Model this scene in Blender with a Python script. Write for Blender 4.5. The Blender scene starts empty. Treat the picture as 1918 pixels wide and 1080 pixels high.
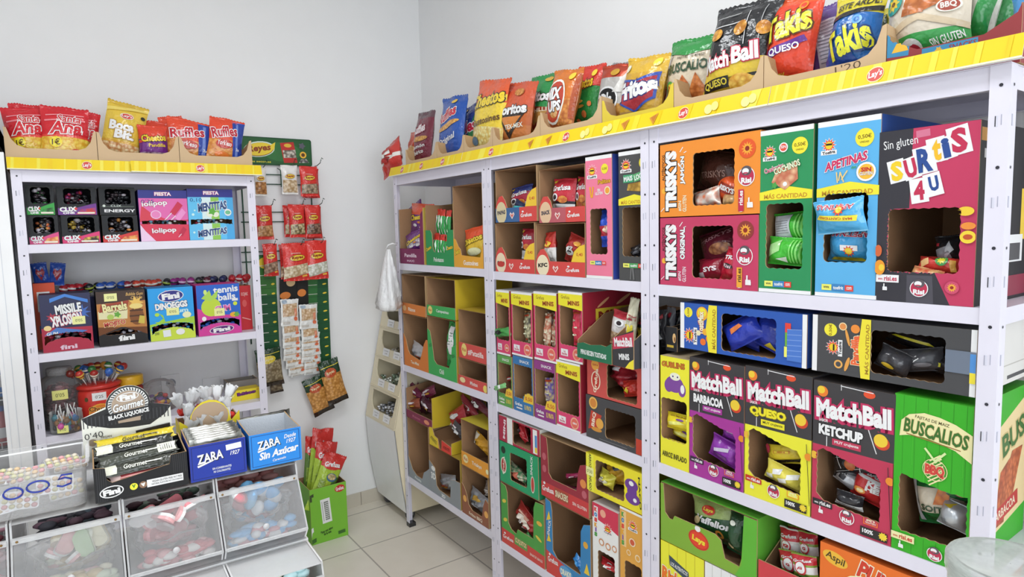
import bpy, math, random
from mathutils import Vector, Matrix
from mathutils.geometry import tessellate_polygon
SC = bpy.context.scene
COL = SC.collection
PI = math.pi
rad = math.radians

# ---------------------------------------------------------------- camera model (fitted to the photograph)
FPX, YAW, PITCH, ROLL = 1194.85, rad(35.4323), rad(5.3054), rad(-1.3549)
CAM = Vector((-1.4845, -3.1522, 1.6310))
FWD = Vector((math.sin(YAW) * math.cos(PITCH), math.cos(YAW) * math.cos(PITCH), -math.sin(PITCH)))
_R = Vector((math.cos(YAW), -math.sin(YAW), 0))
_U = _R.cross(FWD)
RGT = _R * math.cos(ROLL) + _U * math.sin(ROLL)
UPV = _U * math.cos(ROLL) - _R * math.sin(ROLL)

class Face:
    """an upright plane of the room: O on the floor, r to the right along it, rz its turn about z; offsets go inward"""
    def __init__(s, ox, oy, rz):
        s.O = Vector((ox, oy, 0)); s.rz = rz
        s.r = Vector((math.cos(rz), math.sin(rz), 0)); s.i = Vector((-math.sin(rz), math.cos(rz), 0))
    def q(s, px, py, off=0.0):
        d = FWD * FPX + RGT * (px - 959) - UPV * (py - 540)
        t = (off - (CAM - s.O).dot(s.i)) / d.dot(s.i)
        p = CAM + d * t
        return (p - s.O).dot(s.r), p.z
    def pos(s, a, z, off=0.0):
        p = s.O + s.r * a + s.i * off
        return Vector((p.x, p.y, z))
FR = Face(0, 0, -PI / 2)          # front plane of the three racks on the right wall
FL = Face(0, 0, 0)                # front plane of the rack on the back wall
FD = Face(-0.980, -1.437, rad(-1.828))   # front of the counter display

# ---------------------------------------------------------------- materials
MATS = {}
GAIN = 1.12
def lin(h):
    h = h.lstrip('#'); h = h if len(h) == 6 else ''.join(c * 2 for c in h)
    c = [int(h[i:i + 2], 16) / 255 for i in (0, 2, 4)]
    c = [x / 12.92 if x <= .04045 else ((x + .055) / 1.055) ** 2.4 for x in c]
    return tuple(min(.86, x * GAIN) for x in c) + (1,)
FIN = {'card': (.5, .3, 0, 0), 'film': (.24, .6, .55, 42), 'kraft': (.85, .1, .12, 240), 'metal': (.38, .45, 0, 0), 'plastic': (.25, .5, 0, 0),
       'ink': (.42, .35, 0, 0), 'paper': (.8, .2, 0, 0), 'wall': (.9, .1, .06, 30), 'foil': (.34, .6, .25, 40), 'candy': (.45, .4, .1, 80)}
def M(col, fin='card'):
    """a procedural material: '#rrggbb' plain colour, 'v#a#b' mottled (voronoi), 'n#a#b' cloudy (noise)"""
    k = (col, fin)
    if k in MATS: return MATS[k]
    m = bpy.data.materials.new(fin + '_' + col.replace('#', '')); m.use_nodes = True
    nt = m.node_tree; b = nt.nodes['Principled BSDF']
    rough, spec, bump, bscale = FIN[fin]
    b.inputs['Roughness'].default_value = rough; b.inputs['Specular IOR Level'].default_value = spec
    tc = nt.nodes.new('ShaderNodeTexCoord')
    cols = ['#' + c for c in col.split('#')[1:]]
    mix = nt.nodes.new('ShaderNodeValToRGB')
    if col[0] == 'v':
        t = nt.nodes.new('ShaderNodeTexVoronoi'); t.inputs['Scale'].default_value = 70; out = t.outputs['Distance']
        mix.color_ramp.elements[0].position = .1; mix.color_ramp.elements[1].position = .75
    else:
        t = nt.nodes.new('ShaderNodeTexNoise'); t.inputs['Scale'].default_value = 25 if col[0] == 'n' else 9; out = t.outputs['Fac']
        mix.color_ramp.elements[0].position = .4 if col[0] == 'n' else .25; mix.color_ramp.elements[1].position = .6 if col[0] == 'n' else .75
    nt.links.new(tc.outputs['Object'], t.inputs['Vector'])
    nt.links.new(out, mix.inputs['Fac'])
    a = lin(cols[0]); c2 = lin(cols[-1])
    if len(cols) == 1:
        a = tuple(x * (.985 if fin == 'wall' else .95) for x in a[:3]) + (1,)
    mix.color_ramp.elements[0].color = a; mix.color_ramp.elements[1].color = c2
    nt.links.new(mix.outputs['Color'], b.inputs['Base Color'])
    if fin == 'foil':
        b.inputs['Metallic'].default_value = .5
    if bump:
        n = nt.nodes.new('ShaderNodeTexNoise'); n.inputs['Scale'].default_value = bscale; n.inputs['Detail'].default_value = 2
        nt.links.new(tc.outputs['Object'], n.inputs['Vector'])
        bp = nt.nodes.new('ShaderNodeBump'); bp.inputs['Strength'].default_value = bump; bp.inputs['Distance'].default_value = .01
        nt.links.new(n.outputs['Fac'], bp.inputs['Height']); nt.links.new(bp.outputs['Normal'], b.inputs['Normal'])
    MATS[k] = m
    return m
def clear(name, tint='#ffffff', body=.12, rough=.08, bump=0.0):
    """see-through plastic: a clear sheet with a thin glossy skin and a little milkiness"""
    if name in MATS: return MATS[name]
    m = bpy.data.materials.new(name); m.use_nodes = True
    nt = m.node_tree; b = nt.nodes['Principled BSDF']
    b.inputs['Base Color'].default_value = lin(tint); b.inputs['Roughness'].default_value = rough
    tr = nt.nodes.new('ShaderNodeBsdfTransparent'); tr.inputs['Color'].default_value = tuple(.5 + .5 * x for x in lin(tint)[:3]) + (1,)
    lw = nt.nodes.new('ShaderNodeFresnel'); lw.inputs['IOR'].default_value = 1.45
    n = nt.nodes.new('ShaderNodeTexNoise'); n.inputs['Scale'].default_value = 14
    mul = nt.nodes.new('ShaderNodeMath'); mul.operation = 'MULTIPLY_ADD'; mul.inputs[1].default_value = body * .8; mul.inputs[2].default_value = body * .6
    add = nt.nodes.new('ShaderNodeMath'); add.operation = 'ADD'; add.use_clamp = True
    nt.links.new(n.outputs['Fac'], mul.inputs[0]); nt.links.new(mul.outputs[0], add.inputs[0]); nt.links.new(lw.outputs[0], add.inputs[1])
    mx = nt.nodes.new('ShaderNodeMixShader')
    nt.links.new(add.outputs[0], mx.inputs[0]); nt.links.new(tr.outputs[0], mx.inputs[1]); nt.links.new(b.outputs[0], mx.inputs[2])
    nt.links.new(mx.outputs[0], nt.nodes['Material Output'].inputs['Surface'])
    if bump:
        n2 = nt.nodes.new('ShaderNodeTexNoise'); n2.inputs['Scale'].default_value = 16; n2.inputs['Detail'].default_value = 1
        bp = nt.nodes.new('ShaderNodeBump'); bp.inputs['Strength'].default_value = bump; bp.inputs['Distance'].default_value = .02
        nt.links.new(n2.outputs['Fac'], bp.inputs['Height']); nt.links.new(bp.outputs['Normal'], b.inputs['Normal'])
    MATS[name] = m
    return m
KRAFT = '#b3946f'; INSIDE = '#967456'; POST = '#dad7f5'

# ---------------------------------------------------------------- mesh building
class MB:
    def __init__(s): s.v = []; s.f = []; s.m = []; s.mats = []; s.sm = []
    def mi(s, mat):
        if mat not in s.mats: s.mats.append(mat)
        return s.mats.index(mat)
    def add(s, vs, fs, mat, smooth=False):
        b = len(s.v); s.v.extend(tuple(v) for v in vs); i = s.mi(mat)
        for f in fs: s.f.append(tuple(b + k for k in f)); s.m.append(i); s.sm.append(smooth)
        return s
    def box(s, x0, y0, z0, x1, y1, z1, mat):
        v = [(x, y, z) for z in (z0, z1) for y in (y0, y1) for x in (x0, x1)]
        return s.add(v, [(0, 2, 3, 1), (4, 5, 7, 6), (0, 1, 5, 4), (2, 6, 7, 3), (0, 4, 6, 2), (1, 3, 7, 5)], mat)
    def tube(s, pts, r, mat, n=8, r1=None, cap=True):
        pts = [Vector(p) for p in pts]; vs = []; fs = []; N = len(pts)
        for i, p in enumerate(pts):
            d = (pts[min(i + 1, N - 1)] - pts[max(i - 1, 0)]).normalized()
            a = d.cross(Vector((0, 0, 1)) if abs(d.z) < .9 else Vector((1, 0, 0))).normalized(); c = d.cross(a)
            rr = r if r1 is None else r + (r1 - r) * i / (N - 1)
            vs += [p + (a * math.cos(2 * PI * k / n) + c * math.sin(2 * PI * k / n)) * rr for k in range(n)]
        for i in range(N - 1):
            for k in range(n):
                fs.append((i * n + k, i * n + (k + 1) % n, (i + 1) * n + (k + 1) % n, (i + 1) * n + k))
        if cap: fs += [tuple(range(n))[::-1], tuple((N - 1) * n + k for k in range(n))]
        return s.add(vs, fs, mat, True)
    def lathe(s, prof, mat, n=20, o=(0, 0, 0), axis='z', sx=1, sy=1):
        vs = []; fs = []
        for r, z in prof:
            for k in range(n):
                a = 2 * PI * k / n; p = (r * math.cos(a) * sx, r * math.sin(a) * sy, z)
                if axis == 'y': p = (p[0], z, p[1])
                if axis == 'x': p = (z, p[0], p[1])
                vs.append((p[0] + o[0], p[1] + o[1], p[2] + o[2]))
        for i in range(len(prof) - 1):
            for k in range(n): fs.append((i * n + k, i * n + (k + 1) % n, (i + 1) * n + (k + 1) % n, (i + 1) * n + k))
        return s.add(vs, fs, mat, True)
    def ball(s, c, rx, ry, rz, mat, n=12, k=8):
        prof = [(math.sin(PI * i / k), -math.cos(PI * i / k)) for i in range(k + 1)]
        vs = []; fs = []
        for r, z in prof:
            for j in range(n): vs.append((c[0] + r * math.cos(2 * PI * j / n) * rx, c[1] + r * math.sin(2 * PI * j / n) * ry, c[2] + z * rz))
        for i in range(k):
            for j in range(n): fs.append((i * n + j, i * n + (j + 1) % n, (i + 1) * n + (j + 1) % n, (i + 1) * n + j))
        return s.add(vs, fs, mat, True)
    def slab(s, outer, holes, t, mp, mo, mi_, mr):
        """a sheet cut to a 2-D outline (with holes): mp(x, y, k) places a point, k = 0 outer side, k = t inner side"""
        loops = [outer] + list(holes)
        flat = [p for l in loops for p in l]
        tris = tessellate_polygon([[Vector((p[0], p[1], 0)) for p in l] for l in loops])
        s.add([mp(p[0], p[1], 0) for p in flat], tris, mo); s.add([mp(p[0], p[1], t) for p in flat], [tuple(reversed(q)) for q in tris], mi_)
        for l in loops:
            n = len(l); s.add([mp(p[0], p[1], k) for k in (0, t) for p in l], [(i, (i + 1) % n, n + (i + 1) % n, n + i) for i in range(n)], mr)
        return s
    def build(s, name, parent=None):
        me = bpy.data.meshes.new(name); me.from_pydata(s.v, [], s.f)
        for m in s.mats: me.materials.append(m)
        me.polygons.foreach_set('material_index', s.m); me.polygons.foreach_set('use_smooth', s.sm); me.update()
        o = bpy.data.objects.new(name, me); COL.objects.link(o)
        if parent is not None: o.parent = parent
        return o

def tag(o, label, cat, group=None, kind=None):
    o['label'] = label; o['category'] = cat
    if group: o['group'] = group
    if kind: o['kind'] = kind
    return o
def thing(name, label, cat, group=None, loc=(0, 0, 0), rz=0.0):
    o = bpy.data.objects.new(name, None); COL.objects.link(o); o.empty_display_size = .05
    o.location = loc; o.rotation_euler = (0, 0, rz)
    return tag(o, label, cat, group)
def struct(o):
    o['kind'] = 'structure'; return o
def kids(o): return [c for c in bpy.data.objects if c.parent == o]
def dup(o, loc=None, rot=None, label=None, parent=None):
    ks = kids(o); c = o.copy(); COL.objects.link(c)
    if parent is not None: c.parent = parent
    if loc is not None: c.location = loc
    if rot is not None: c.rotation_euler = rot
    if label: c['label'] = label
    for k in ks: dup(k, parent=c)
    return c

# ---------------------------------------------------------------- lettering and printed shapes
GL = {}
def glyph(text, bold, shear):
    k = (text, bold, shear)
    if k not in GL:
        cu = bpy.data.curves.new('t', 'FONT'); cu.body = text; cu.offset = bold; cu.shear = shear; cu.resolution_u = 2; cu.align_x = 'CENTER'
        cu.space_line = .85
        ob = bpy.data.objects.new('t', cu)
        me = bpy.data.meshes.new_from_object(ob)
        vs = [(v.co.x, v.co.y) for v in me.vertices]; me.calc_loop_triangles()
        fs = [tuple(t.vertices) for t in me.loop_triangles]
        bpy.data.objects.remove(ob); bpy.data.meshes.remove(me); bpy.data.curves.remove(cu)
        xs = [v[0] for v in vs] or [0, 1]; ys = [v[1] for v in vs] or [0, 1]
        x0, x1, y0, y1 = min(xs), max(xs), min(ys), max(ys)
        GL[k] = ([((x - (x0 + x1) / 2), (y - (y0 + y1) / 2)) for x, y in vs], fs, max(x1 - x0, .05), max(y1 - y0, .05))
    return GL[k]
def T(text, cx, cy, w, h, col, rot=0, out=None, b=.018, sh=0.0, ow=.05): return ('T', text, cx, cy, w, h, col, rot, out, b, sh, ow)
def TV(text, cx, cy, ln, th, asp, col, rot=90, **o): return T(text, cx, cy, ln * asp, th / asp, col, rot, **o)
def R(cx, cy, w, h, col, rot=0): return ('R', cx, cy, w, h, col, rot)
def E(cx, cy, w, h, col, rot=0): return ('E', cx, cy, w, h, col, rot)
def O(cx, cy, w, col): return ('E', cx, cy, w, None, col, 0)
def P(pts, col): return ('P', pts, col)
def ST(cx, cy, r, n, col, inner=.6): return ('S', cx, cy, r, n, col, inner)
def ring(n, a, b, st=0.0): return [(a * math.cos(2 * PI * i / n + st), b * math.sin(2 * PI * i / n + st)) for i in range(n)]
def clip(pts, w, h):
    for ax, lim, sg in ((0, 0, 1), (0, w, -1), (1, 0, 1), (1, h, -1)):
        out = []; n = len(pts)
        for i in range(n):
            a, b = pts[i], pts[(i + 1) % n]; da, db = (a[ax] - lim) * sg, (b[ax] - lim) * sg
            if da >= 0: out.append(a)
            if da * db < 0:
                t = da / (da - db); out.append((a[0] + (b[0] - a[0]) * t, a[1] + (b[1] - a[1]) * t))
        pts = out
        if len(pts) < 3: return []
    return pts
def inside(x, y, poly):
    r = False; j = len(poly) - 1
    for i in range(len(poly)):
        if (poly[i][1] > y) != (poly[j][1] > y) and x < (poly[j][0] - poly[i][0]) * (y - poly[i][1]) / (poly[j][1] - poly[i][1]) + poly[i][0]: r = not r
        j = i
    return r
def shapes(prints, w, h):
    for p in prints:
        k = p[0]
        if k == 'T':
            _, text, cx, cy, tw, th, col, rot, out, b, sh, ow = p
            for bb, cc in (([(b + ow, out)] if out else []) + [(b, col)]):
                v0 = glyph(text, b, sh); v = glyph(text, bb, sh)
                sx, sy = tw * w / v0[2], th * h / v0[3]; c, s_ = math.cos(rad(rot)), math.sin(rad(rot))
                yield [(cx * w + x * sx * c - y * sy * s_, cy * h + x * sx * s_ + y * sy * c) for x, y in v[0]], v[1], cc
            continue
        if k == 'P': pts = [(x * w, y * h) for x, y in p[1]]; col = p[2]
        elif k == 'S':
            _, cx, cy, r, n, col, inner = p
            pts = [(cx * w + r * w * (1 if i % 2 == 0 else inner) * math.cos(PI * i / n), cy * h + r * w * (1 if i % 2 == 0 else inner) * math.sin(PI * i / n)) for i in range(2 * n)]
        else:
            _, cx, cy, pw, ph, col, rot = p
            a = pw * w / 2; b = a if ph is None else ph * h / 2
            l = [(-a, -b), (a, -b), (a, b), (-a, b)] if k == 'R' else ring(20, a, b)
            c, s_ = math.cos(rad(rot)), math.sin(rad(rot))
            pts = [(cx * w + x * c - y * s_, cy * h + x * s_ + y * c) for x, y in l]
        if (w, h) != (1, 1): pts = clip(pts, w, h)
        if pts: yield pts, tessellate_polygon([[Vector((x, y, 0)) for x, y in pts]]), col
def split(vs, fs, mx):
    vs = list(vs); out = []; stack = list(fs); mid = {}
    def md(a, b):
        k = (min(a, b), max(a, b))
        if k not in mid: mid[k] = len(vs); vs.append(((vs[a][0] + vs[b][0]) / 2, (vs[a][1] + vs[b][1]) / 2))
        return mid[k]
    while stack:
        t = stack.pop()
        L = [math.hypot(vs[t[i]][0] - vs[t[(i + 1) % 3]][0], vs[t[i]][1] - vs[t[(i + 1) % 3]][1]) for i in range(3)]
        i = L.index(max(L))
        if L[i] <= mx: out.append(t); continue
        a, b, c = t[i], t[(i + 1) % 3], t[(i + 2) % 3]; m_ = md(a, b)
        stack += [(a, m_, c), (m_, b, c)]
    return vs, out
def paint(mb, prints, w, h, mp, fin='ink', mx=None, hole=None, outer=None):
    for i, (vs, fs, col) in enumerate(shapes(prints, w, h)):
        if mx: vs, fs = split(vs, fs, mx)
        if hole or outer:
            test = lambda x, y: (hole and inside(x, y, hole)) or (outer and not inside(x, y, outer))
            if any(test(x, y) for x, y in vs) or (hole and any(inside((vs[f[0]][0] + vs[f[1]][0] + vs[f[2]][0]) / 3, (vs[f[0]][1] + vs[f[1]][1] + vs[f[2]][1]) / 3, hole) for f in fs)):
                vs, fs = split(vs, fs, .008)
                fs = [f for f in fs if not test(sum(vs[k][0] for k in f) / 3, sum(vs[k][1] for k in f) / 3)]
            if not fs: continue
        mb.add([mp(x, y, i + 1) for x, y in vs], fs, M(col, fin), bool(mx))

# ---------------------------------------------------------------- cartons
BOXES = []; BAGS = []
def teeth(pts, step=.009, amp=.0016, rng=None):
    out = []
    n = len(pts)
    for i in range(n):
        a, b = pts[i], pts[(i + 1) % n]; L = math.hypot(b[0] - a[0], b[1] - a[1]); k = max(1, int(L / step))
        nx, ny = -(b[1] - a[1]) / max(L, 1e-6), (b[0] - a[0]) / max(L, 1e-6)
        for j in range(k):
            t = j / k; d = amp * (1 if j % 2 else -.3) if j and k > 2 else 0
            out.append((a[0] + (b[0] - a[0]) * t + nx * d, a[1] + (b[1] - a[1]) * t + ny * d))
    return out
def rrect(x0, y0, x1, y1, r):
    out = []
    for cx, cy, a0 in ((x1 - r, y0 + r, -90), (x1 - r, y1 - r, 0), (x0 + r, y1 - r, 90), (x0 + r, y0 + r, 180)):
        for k in range(4): a = rad(a0 + 30 * k); out.append((cx + r * math.cos(a), cy + r * math.sin(a)))
    return out
def carton(name, label, group, loc, rz, w, h, d, cf, cs=None, lip=None, hole=None, side=None, top=True, prints=(), sprints=(), ct=None, cin=INSIDE, t=.003, lean=0.0, yaw=0.0, cat='carton', lidback=None):
    """a card box, origin at its front bottom left corner: body (bottom, back, sides, top) and front_panel, printing kept in the panel's own mesh"""
    cs = cs or cf
    root = thing(name, label, cat, group, loc, rz + rad(yaw))
    if lean: root.rotation_euler = (rad(lean), 0, rz + rad(yaw))
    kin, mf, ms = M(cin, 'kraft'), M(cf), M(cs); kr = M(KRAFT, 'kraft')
    b = MB()
    sp = [(t, 0), (d, 0)] + [(max(t, y * d), z * h) for y, z in reversed(side or [(0, 1), (1, 1)])]
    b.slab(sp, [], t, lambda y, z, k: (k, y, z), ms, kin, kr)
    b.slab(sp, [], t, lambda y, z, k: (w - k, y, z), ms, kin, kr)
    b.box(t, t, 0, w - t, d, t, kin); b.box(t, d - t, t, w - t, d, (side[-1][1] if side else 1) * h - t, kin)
    if top:
        b.box(t, t, h - t, w - t, d, h, kin); b.add([(0, 0, h + .0003), (w, 0, h + .0003), (w, d, h + .0003), (0, d, h + .0003)], [(0, 1, 2, 3)], M(ct or cs))
    paint(b, sprints, d, h, lambda x, y, k: (w + .00009 * k, x, y))
    b.build('body', root)
    f = MB()
    outer = [(0, 0), (w, 0)] + [(x * w, y * h) for x, y in reversed(lip or [(0, 1), (1, 1)])]
    holes = []
    if hole:
        if len(hole) == 4 and not isinstance(hole[0], tuple): hp = rrect(hole[0] * w, hole[1] * h, hole[2] * w, hole[3] * h, min(.012, (hole[2] - hole[0]) * w * .2))
        else: hp = [(x * w, y * h) for x, y in hole]
        holes = [teeth(hp)]
    f.slab(outer, holes, t, lambda x, y, k: (x, k, y), mf, kin, kr)
    paint(f, prints, w, h, lambda x, y, k: (x, -.00009 * k, y), hole=hp if hole else None, outer=outer if lip else None)
    f.build('front_panel', root)
    BOXES.append((root, w, h, d, top))
    return root
def cart(F, x0, y0, x1, y1, d, name, label, group, off=.006, z0=None, z1=None, a0=None, a1=None, **kw):
    """a carton whose front runs between two corners (top left, bottom right) found in the plane F"""
    A0, Z1 = F.q(x0, y0, off); A1, Z0 = F.q(x1, y1, off)
    if a0 is not None: A0 = a0
    if a1 is not None: A1 = a1
    if z0 is not None: Z0 = z0
    if z1 is not None: Z1 = z1
    if callable(kw.get('prints')): kw['prints'] = kw['prints']((Z1 - Z0) / (A1 - A0))
    r = carton(name, label, group, F.pos(A0 + .001, Z0 + .0005, off), F.rz, A1 - A0 - .002, Z1 - Z0 - .001, d, **kw)
    return A0, A1, Z0, Z1

# ---------------------------------------------------------------- film bags
def bag(name, label, group, loc, rz, w, h, t, base, bands=(), prints=(), fin='film', tilt=0, roll=0, yaw=0, seed=1, lo=False, cat='snack bag', seal=None, back=None, settle=True):
    """a pillow of film round its centre: body mesh plus a crimped top_seal, printing wrapped onto the front"""
    rng = random.Random(seed); ph = [rng.uniform(0, 6.3) for _ in range(8)]
    nu, nv = (12, 14) if lo else (18, 24)
    def S(u, v, sgn):
        vv = min(max((v - .07) / .86, 0), 1)
        tv = max(0, math.sin(PI * vv)) ** .55
        tu = max(0, 1 - abs(u) ** 2.6) ** .7
        wr = 1 + .10 * math.sin(3 * u + ph[0] + 2 * v) + .07 * math.sin(9 * u + ph[1]) * (1 - tv) + .06 * math.sin(7 * v + 4 * u + ph[2])
        y = sgn * (t / 2 * tu * tv * wr + .0004)
        x = u * w / 2 * (1 - .07 * tv + .012 * math.sin(11 * v + ph[3]))
        z = (v - .5) * h + .008 * math.sin(4 * u + ph[4]) * (v - .4) * h * 4 * .35
        if lo: y += sgn * t * .10 * tu * tv * (math.sin(13 * u + 9 * v + ph[7]) + math.sin(17 * v - 6 * u + ph[0]))
        y += .02 * h * (v - .5) * math.sin(2.5 * u + ph[5]) + (0.014 * h * math.sin(6 * u + ph[6]) if v > .93 else 0)
        return (x, y, z)
    root = thing(name, label, cat, group)
    root.matrix_world = Matrix.Translation(loc) @ Matrix.Rotation(rz + rad(yaw), 4, 'Z') @ Matrix.Rotation(rad(-tilt), 4, 'X') @ Matrix.Rotation(rad(roll), 4, 'Y')
    b = MB()
    for sgn in (-1, 1):
        vs = [S(2 * i / nu - 1, j / nv * .955, sgn) for j in range(nv + 1) for i in range(nu + 1)]
        groups = {}
        for j in range(nv):
            vm = (j + .5) / nv; c = base if sgn < 0 else (back or base)
            if sgn < 0 or not back:
                for v0, v1, cc in bands:
                    if v0 <= vm < v1: c = cc
            for i in range(nu):
                q = (j * (nu + 1) + i, j * (nu + 1) + i + 1, (j + 1) * (nu + 1) + i + 1, (j + 1) * (nu + 1) + i)
                groups.setdefault(c, []).append(q if sgn < 0 else q[::-1])
        o = len(b.v); b.v.extend(vs)
        for c, fs in groups.items():
            i_ = b.mi(M(c, fin))
            for f in fs: b.f.append(tuple(o + k for k in f)); b.m.append(i_); b.sm.append(True)
    def mp(x, y, k):
        p = S(max(-1, min(1, 2 * x / w - 1)), max(0, min(.95, y / h)), -1)
        return (p[0], p[1] - (.0032 if lo else .0022) - .0003 * k, p[2])
    paint(b, prints, w, h, mp, fin, .014 if not lo else .02)
    b.build('film_body', root)
    s = MB(); n = 24 if not lo else 10
    sc = seal or (bands[-1][2] if bands and bands[-1][1] >= .95 else base)
    vs = []
    for sgn in (-1, 1):
        for i in range(n + 1):
            u = 2 * i / n - 1; p = S(u, .95, sgn); q = S(u, 1.0 if i % 2 else .985, sgn)
            vs += [(p[0], p[1] + .0006 * sgn, p[2]), (q[0], q[1] + .0006 * sgn, q[2])]
    fs = []
    for sd in (0, 1):
        o = sd * 2 * (n + 1)
        fs += [(o + 2 * i, o + 2 * i + 2, o + 2 * i + 3, o + 2 * i + 1) for i in range(n)]
    fs += [(2 * i + 1, 2 * i + 3, 2 * (n + 1) + 2 * i + 3, 2 * (n + 1) + 2 * i + 1) for i in range(n)]
    s.add(vs, fs, M(sc, fin), True); s.build('top_seal', root)
    if settle: BAGS.append(root)
    return root
SEED = [10]
def bagF(F, x0, y0, x1, y1, off, name, label, group, base, t=None, **kw):
    """a bag whose outline runs between two corners in the plane F, off metres inward"""
    a0, z1 = F.q(x0, y0, off); a1, z0 = F.q(x1, y1, off)
    w, h = a1 - a0, z1 - z0
    r = kw.get('roll', 0)
    if abs(abs(r) - 90) < 30: w, h = h, w
    SEED[0] += 1
    return bag(name, label, group, F.pos((a0 + a1) / 2, (z0 + z1) / 2, off), F.rz, w, h, t or .36 * min(w, h), base, seed=SEED[0], **kw)
def lozenge(cx, cy, w, h, col, rot=0): return [E(cx, cy, w, h, col, rot)]
LAMP = 12; DAY = 165; SIDE_FILL = 12
EXPO = -.22
# ---------------------------------------------------------------- room shell
XL, XR, YF, YB, ZC = -4.2, .41, -6.2, .42, 3.2
WALLC = M('#e5e8ee', 'wall')
struct(MB().box(XL - .1, YB, 0, XR + .1, YB + .1, ZC, WALLC).build('wall_back'))
struct(MB().box(XR, YF - .1, 0, XR + .1, YB, ZC, WALLC).build('wall_right'))
b = MB(); SY0, SY1, SZ0, SZ1 = -5.6, -1.5, .15, 2.75
for q in ((YF - .1, 0, YB, SZ0), (YF - .1, SZ1, YB, ZC), (YF - .1, SZ0, SY0, SZ1), (SY1, SZ0, YB, SZ1)): b.box(XL - .1, q[0], q[1], XL, q[2], q[3], WALLC)
struct(b.build('wall_left'))
b = MB(); fm = M('#d8d8da', 'metal')
for y in (SY0, (SY0 + SY1) / 2 - .03, SY1 - .06): b.box(XL - .09, y, SZ0, XL - .02, y + .06, SZ1, fm)
for z in (SZ0, SZ1 - .06): b.box(XL - .09, SY0, z, XL - .02, SY1, z + .06, fm)
w2 = struct(b.build('added_fill_window'))  # unseen window added in the left wall to brighten the right wall
MB().box(XL - .06, SY0 + .05, SZ0 + .05, XL - .05, SY1 - .05, SZ1 - .05, clear('window_glass', body=.01)).build('pane', w2)
ld = bpy.data.lights.new('side_fill_light', 'AREA'); ld.shape = 'RECTANGLE'; ld.size = 2.6; ld.size_y = 4.0; ld.energy = SIDE_FILL; ld.color = (.88, .94, 1)  # added fill lamp shining through that opening onto the right wall and racks
lo = bpy.data.objects.new('side_fill_light', ld); COL.objects.link(lo); lo.location = (XL - .3, (SY0 + SY1) / 2, 1.45); lo.rotation_euler = (0, rad(-90), 0)
b = MB()
WX0, WX1, WZ0, WZ1 = -3.9, .1, .35, 2.75
for q in ((XL, 0, XR, WZ0), (XL, WZ1, XR, ZC), (XL, WZ0, WX0, WZ1), (WX1, WZ0, XR, WZ1)): b.box(q[0], YF - .1, q[1], q[2], YF, q[3], WALLC)
struct(b.build('wall_front'))
struct(MB().box(XL - .1, YF - .1, ZC, XR + .1, YB + .1, ZC + .1, M('#ffffff', 'wall')).build('ceiling'))
win = MB(); fm = M('#d8d8da', 'metal')
for x in (WX0, (WX0 + WX1) / 2 - .03, WX1 - .06): win.box(x, YF - .09, WZ0, x + .06, YF - .02, WZ1, fm)
for z in (WZ0, WZ1 - .06): win.box(WX0, YF - .09, z, WX1, YF - .02, z + .06, fm)
win = struct(win.build('window_1'))
MB().box(WX0 + .05, YF - .06, WZ0 + .05, WX1 - .05, YF - .05, WZ1 - .05, clear('window_glass', body=.01)).build('pane', win)
# tiled floor: square beige tiles with darker joints
fl = MB().box(XL - .1, YF - .1, -.1, XR + .1, YB + .1, 0, M('#cdc6ba', 'plastic')).build('floor'); struct(fl)
m = fl.data.materials[0].copy(); m.name = 'floor_tiles'; fl.data.materials[0] = m
nt = m.node_tree; bs = nt.nodes['Principled BSDF']; bs.inputs['Roughness'].default_value = .38
tc = nt.nodes.new('ShaderNodeTexCoord'); mp_ = nt.nodes.new('ShaderNodeMapping'); mp_.inputs['Location'].default_value = (-.113, .09, 0)
br = nt.nodes.new('ShaderNodeTexBrick'); br.offset = 0; br.squash = 1
br.inputs['Scale'].default_value = 1; br.inputs['Brick Width'].default_value = .42; br.inputs['Row Height'].default_value = .405; br.inputs['Mortar Size'].default_value = .004
br.inputs['Color1'].default_value = lin('#e6ddd0'); br.inputs['Color2'].default_value = lin('#e1d8ca'); br.inputs['Mortar'].default_value = lin('#aaa296')
nz = nt.nodes.new('ShaderNodeTexNoise'); nz.inputs['Scale'].default_value = 7; nz.inputs['Detail'].default_value = 6
mx = nt.nodes.new('ShaderNodeMix'); mx.data_type = 'RGBA'; mx.blend_type = 'MULTIPLY'; mx.inputs[0].default_value = .15
cr = nt.nodes.new('ShaderNodeValToRGB'); cr.color_ramp.elements[0].position = .3; cr.color_ramp.elements[0].color = (.62, .58, .52, 1); cr.color_ramp.elements[1].position = .7
nt.links.new(tc.outputs['Object'], mp_.inputs[0]); nt.links.new(mp_.outputs[0], br.inputs['Vector']); nt.links.new(tc.outputs['Object'], nz.inputs['Vector'])
nt.links.new(nz.outputs['Fac'], cr.inputs[0]); nt.links.new(br.outputs['Color'], mx.inputs[6]); nt.links.new(cr.outputs[0], mx.inputs[7]); nt.links.new(mx.outputs[2], bs.inputs['Base Color'])
sk = M('#c4bcae', 'plastic')
def skirt(n, x0, y0, x1, y1, ax):
    b = MB(); L = (x1 - x0) if ax == 'x' else (y1 - y0); k = int(L / .41) + 1
    for i in range(k):
        lo, hi = i * .41 + .0015, min((i + 1) * .41 - .0015, L)
        if hi <= lo: continue
        if ax == 'x': b.box(x0 + lo, y0, 0, x0 + hi, y1, .08, sk)
        else: b.box(x0, y0 + lo, 0, x1, y0 + hi, .08, sk)
    struct(b.build(n))
skirt('baseboard_back', XL, YB - .01, XR, YB, 'x'); skirt('baseboard_right', XR - .01, YF, XR, YB - .012, 'y')
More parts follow.
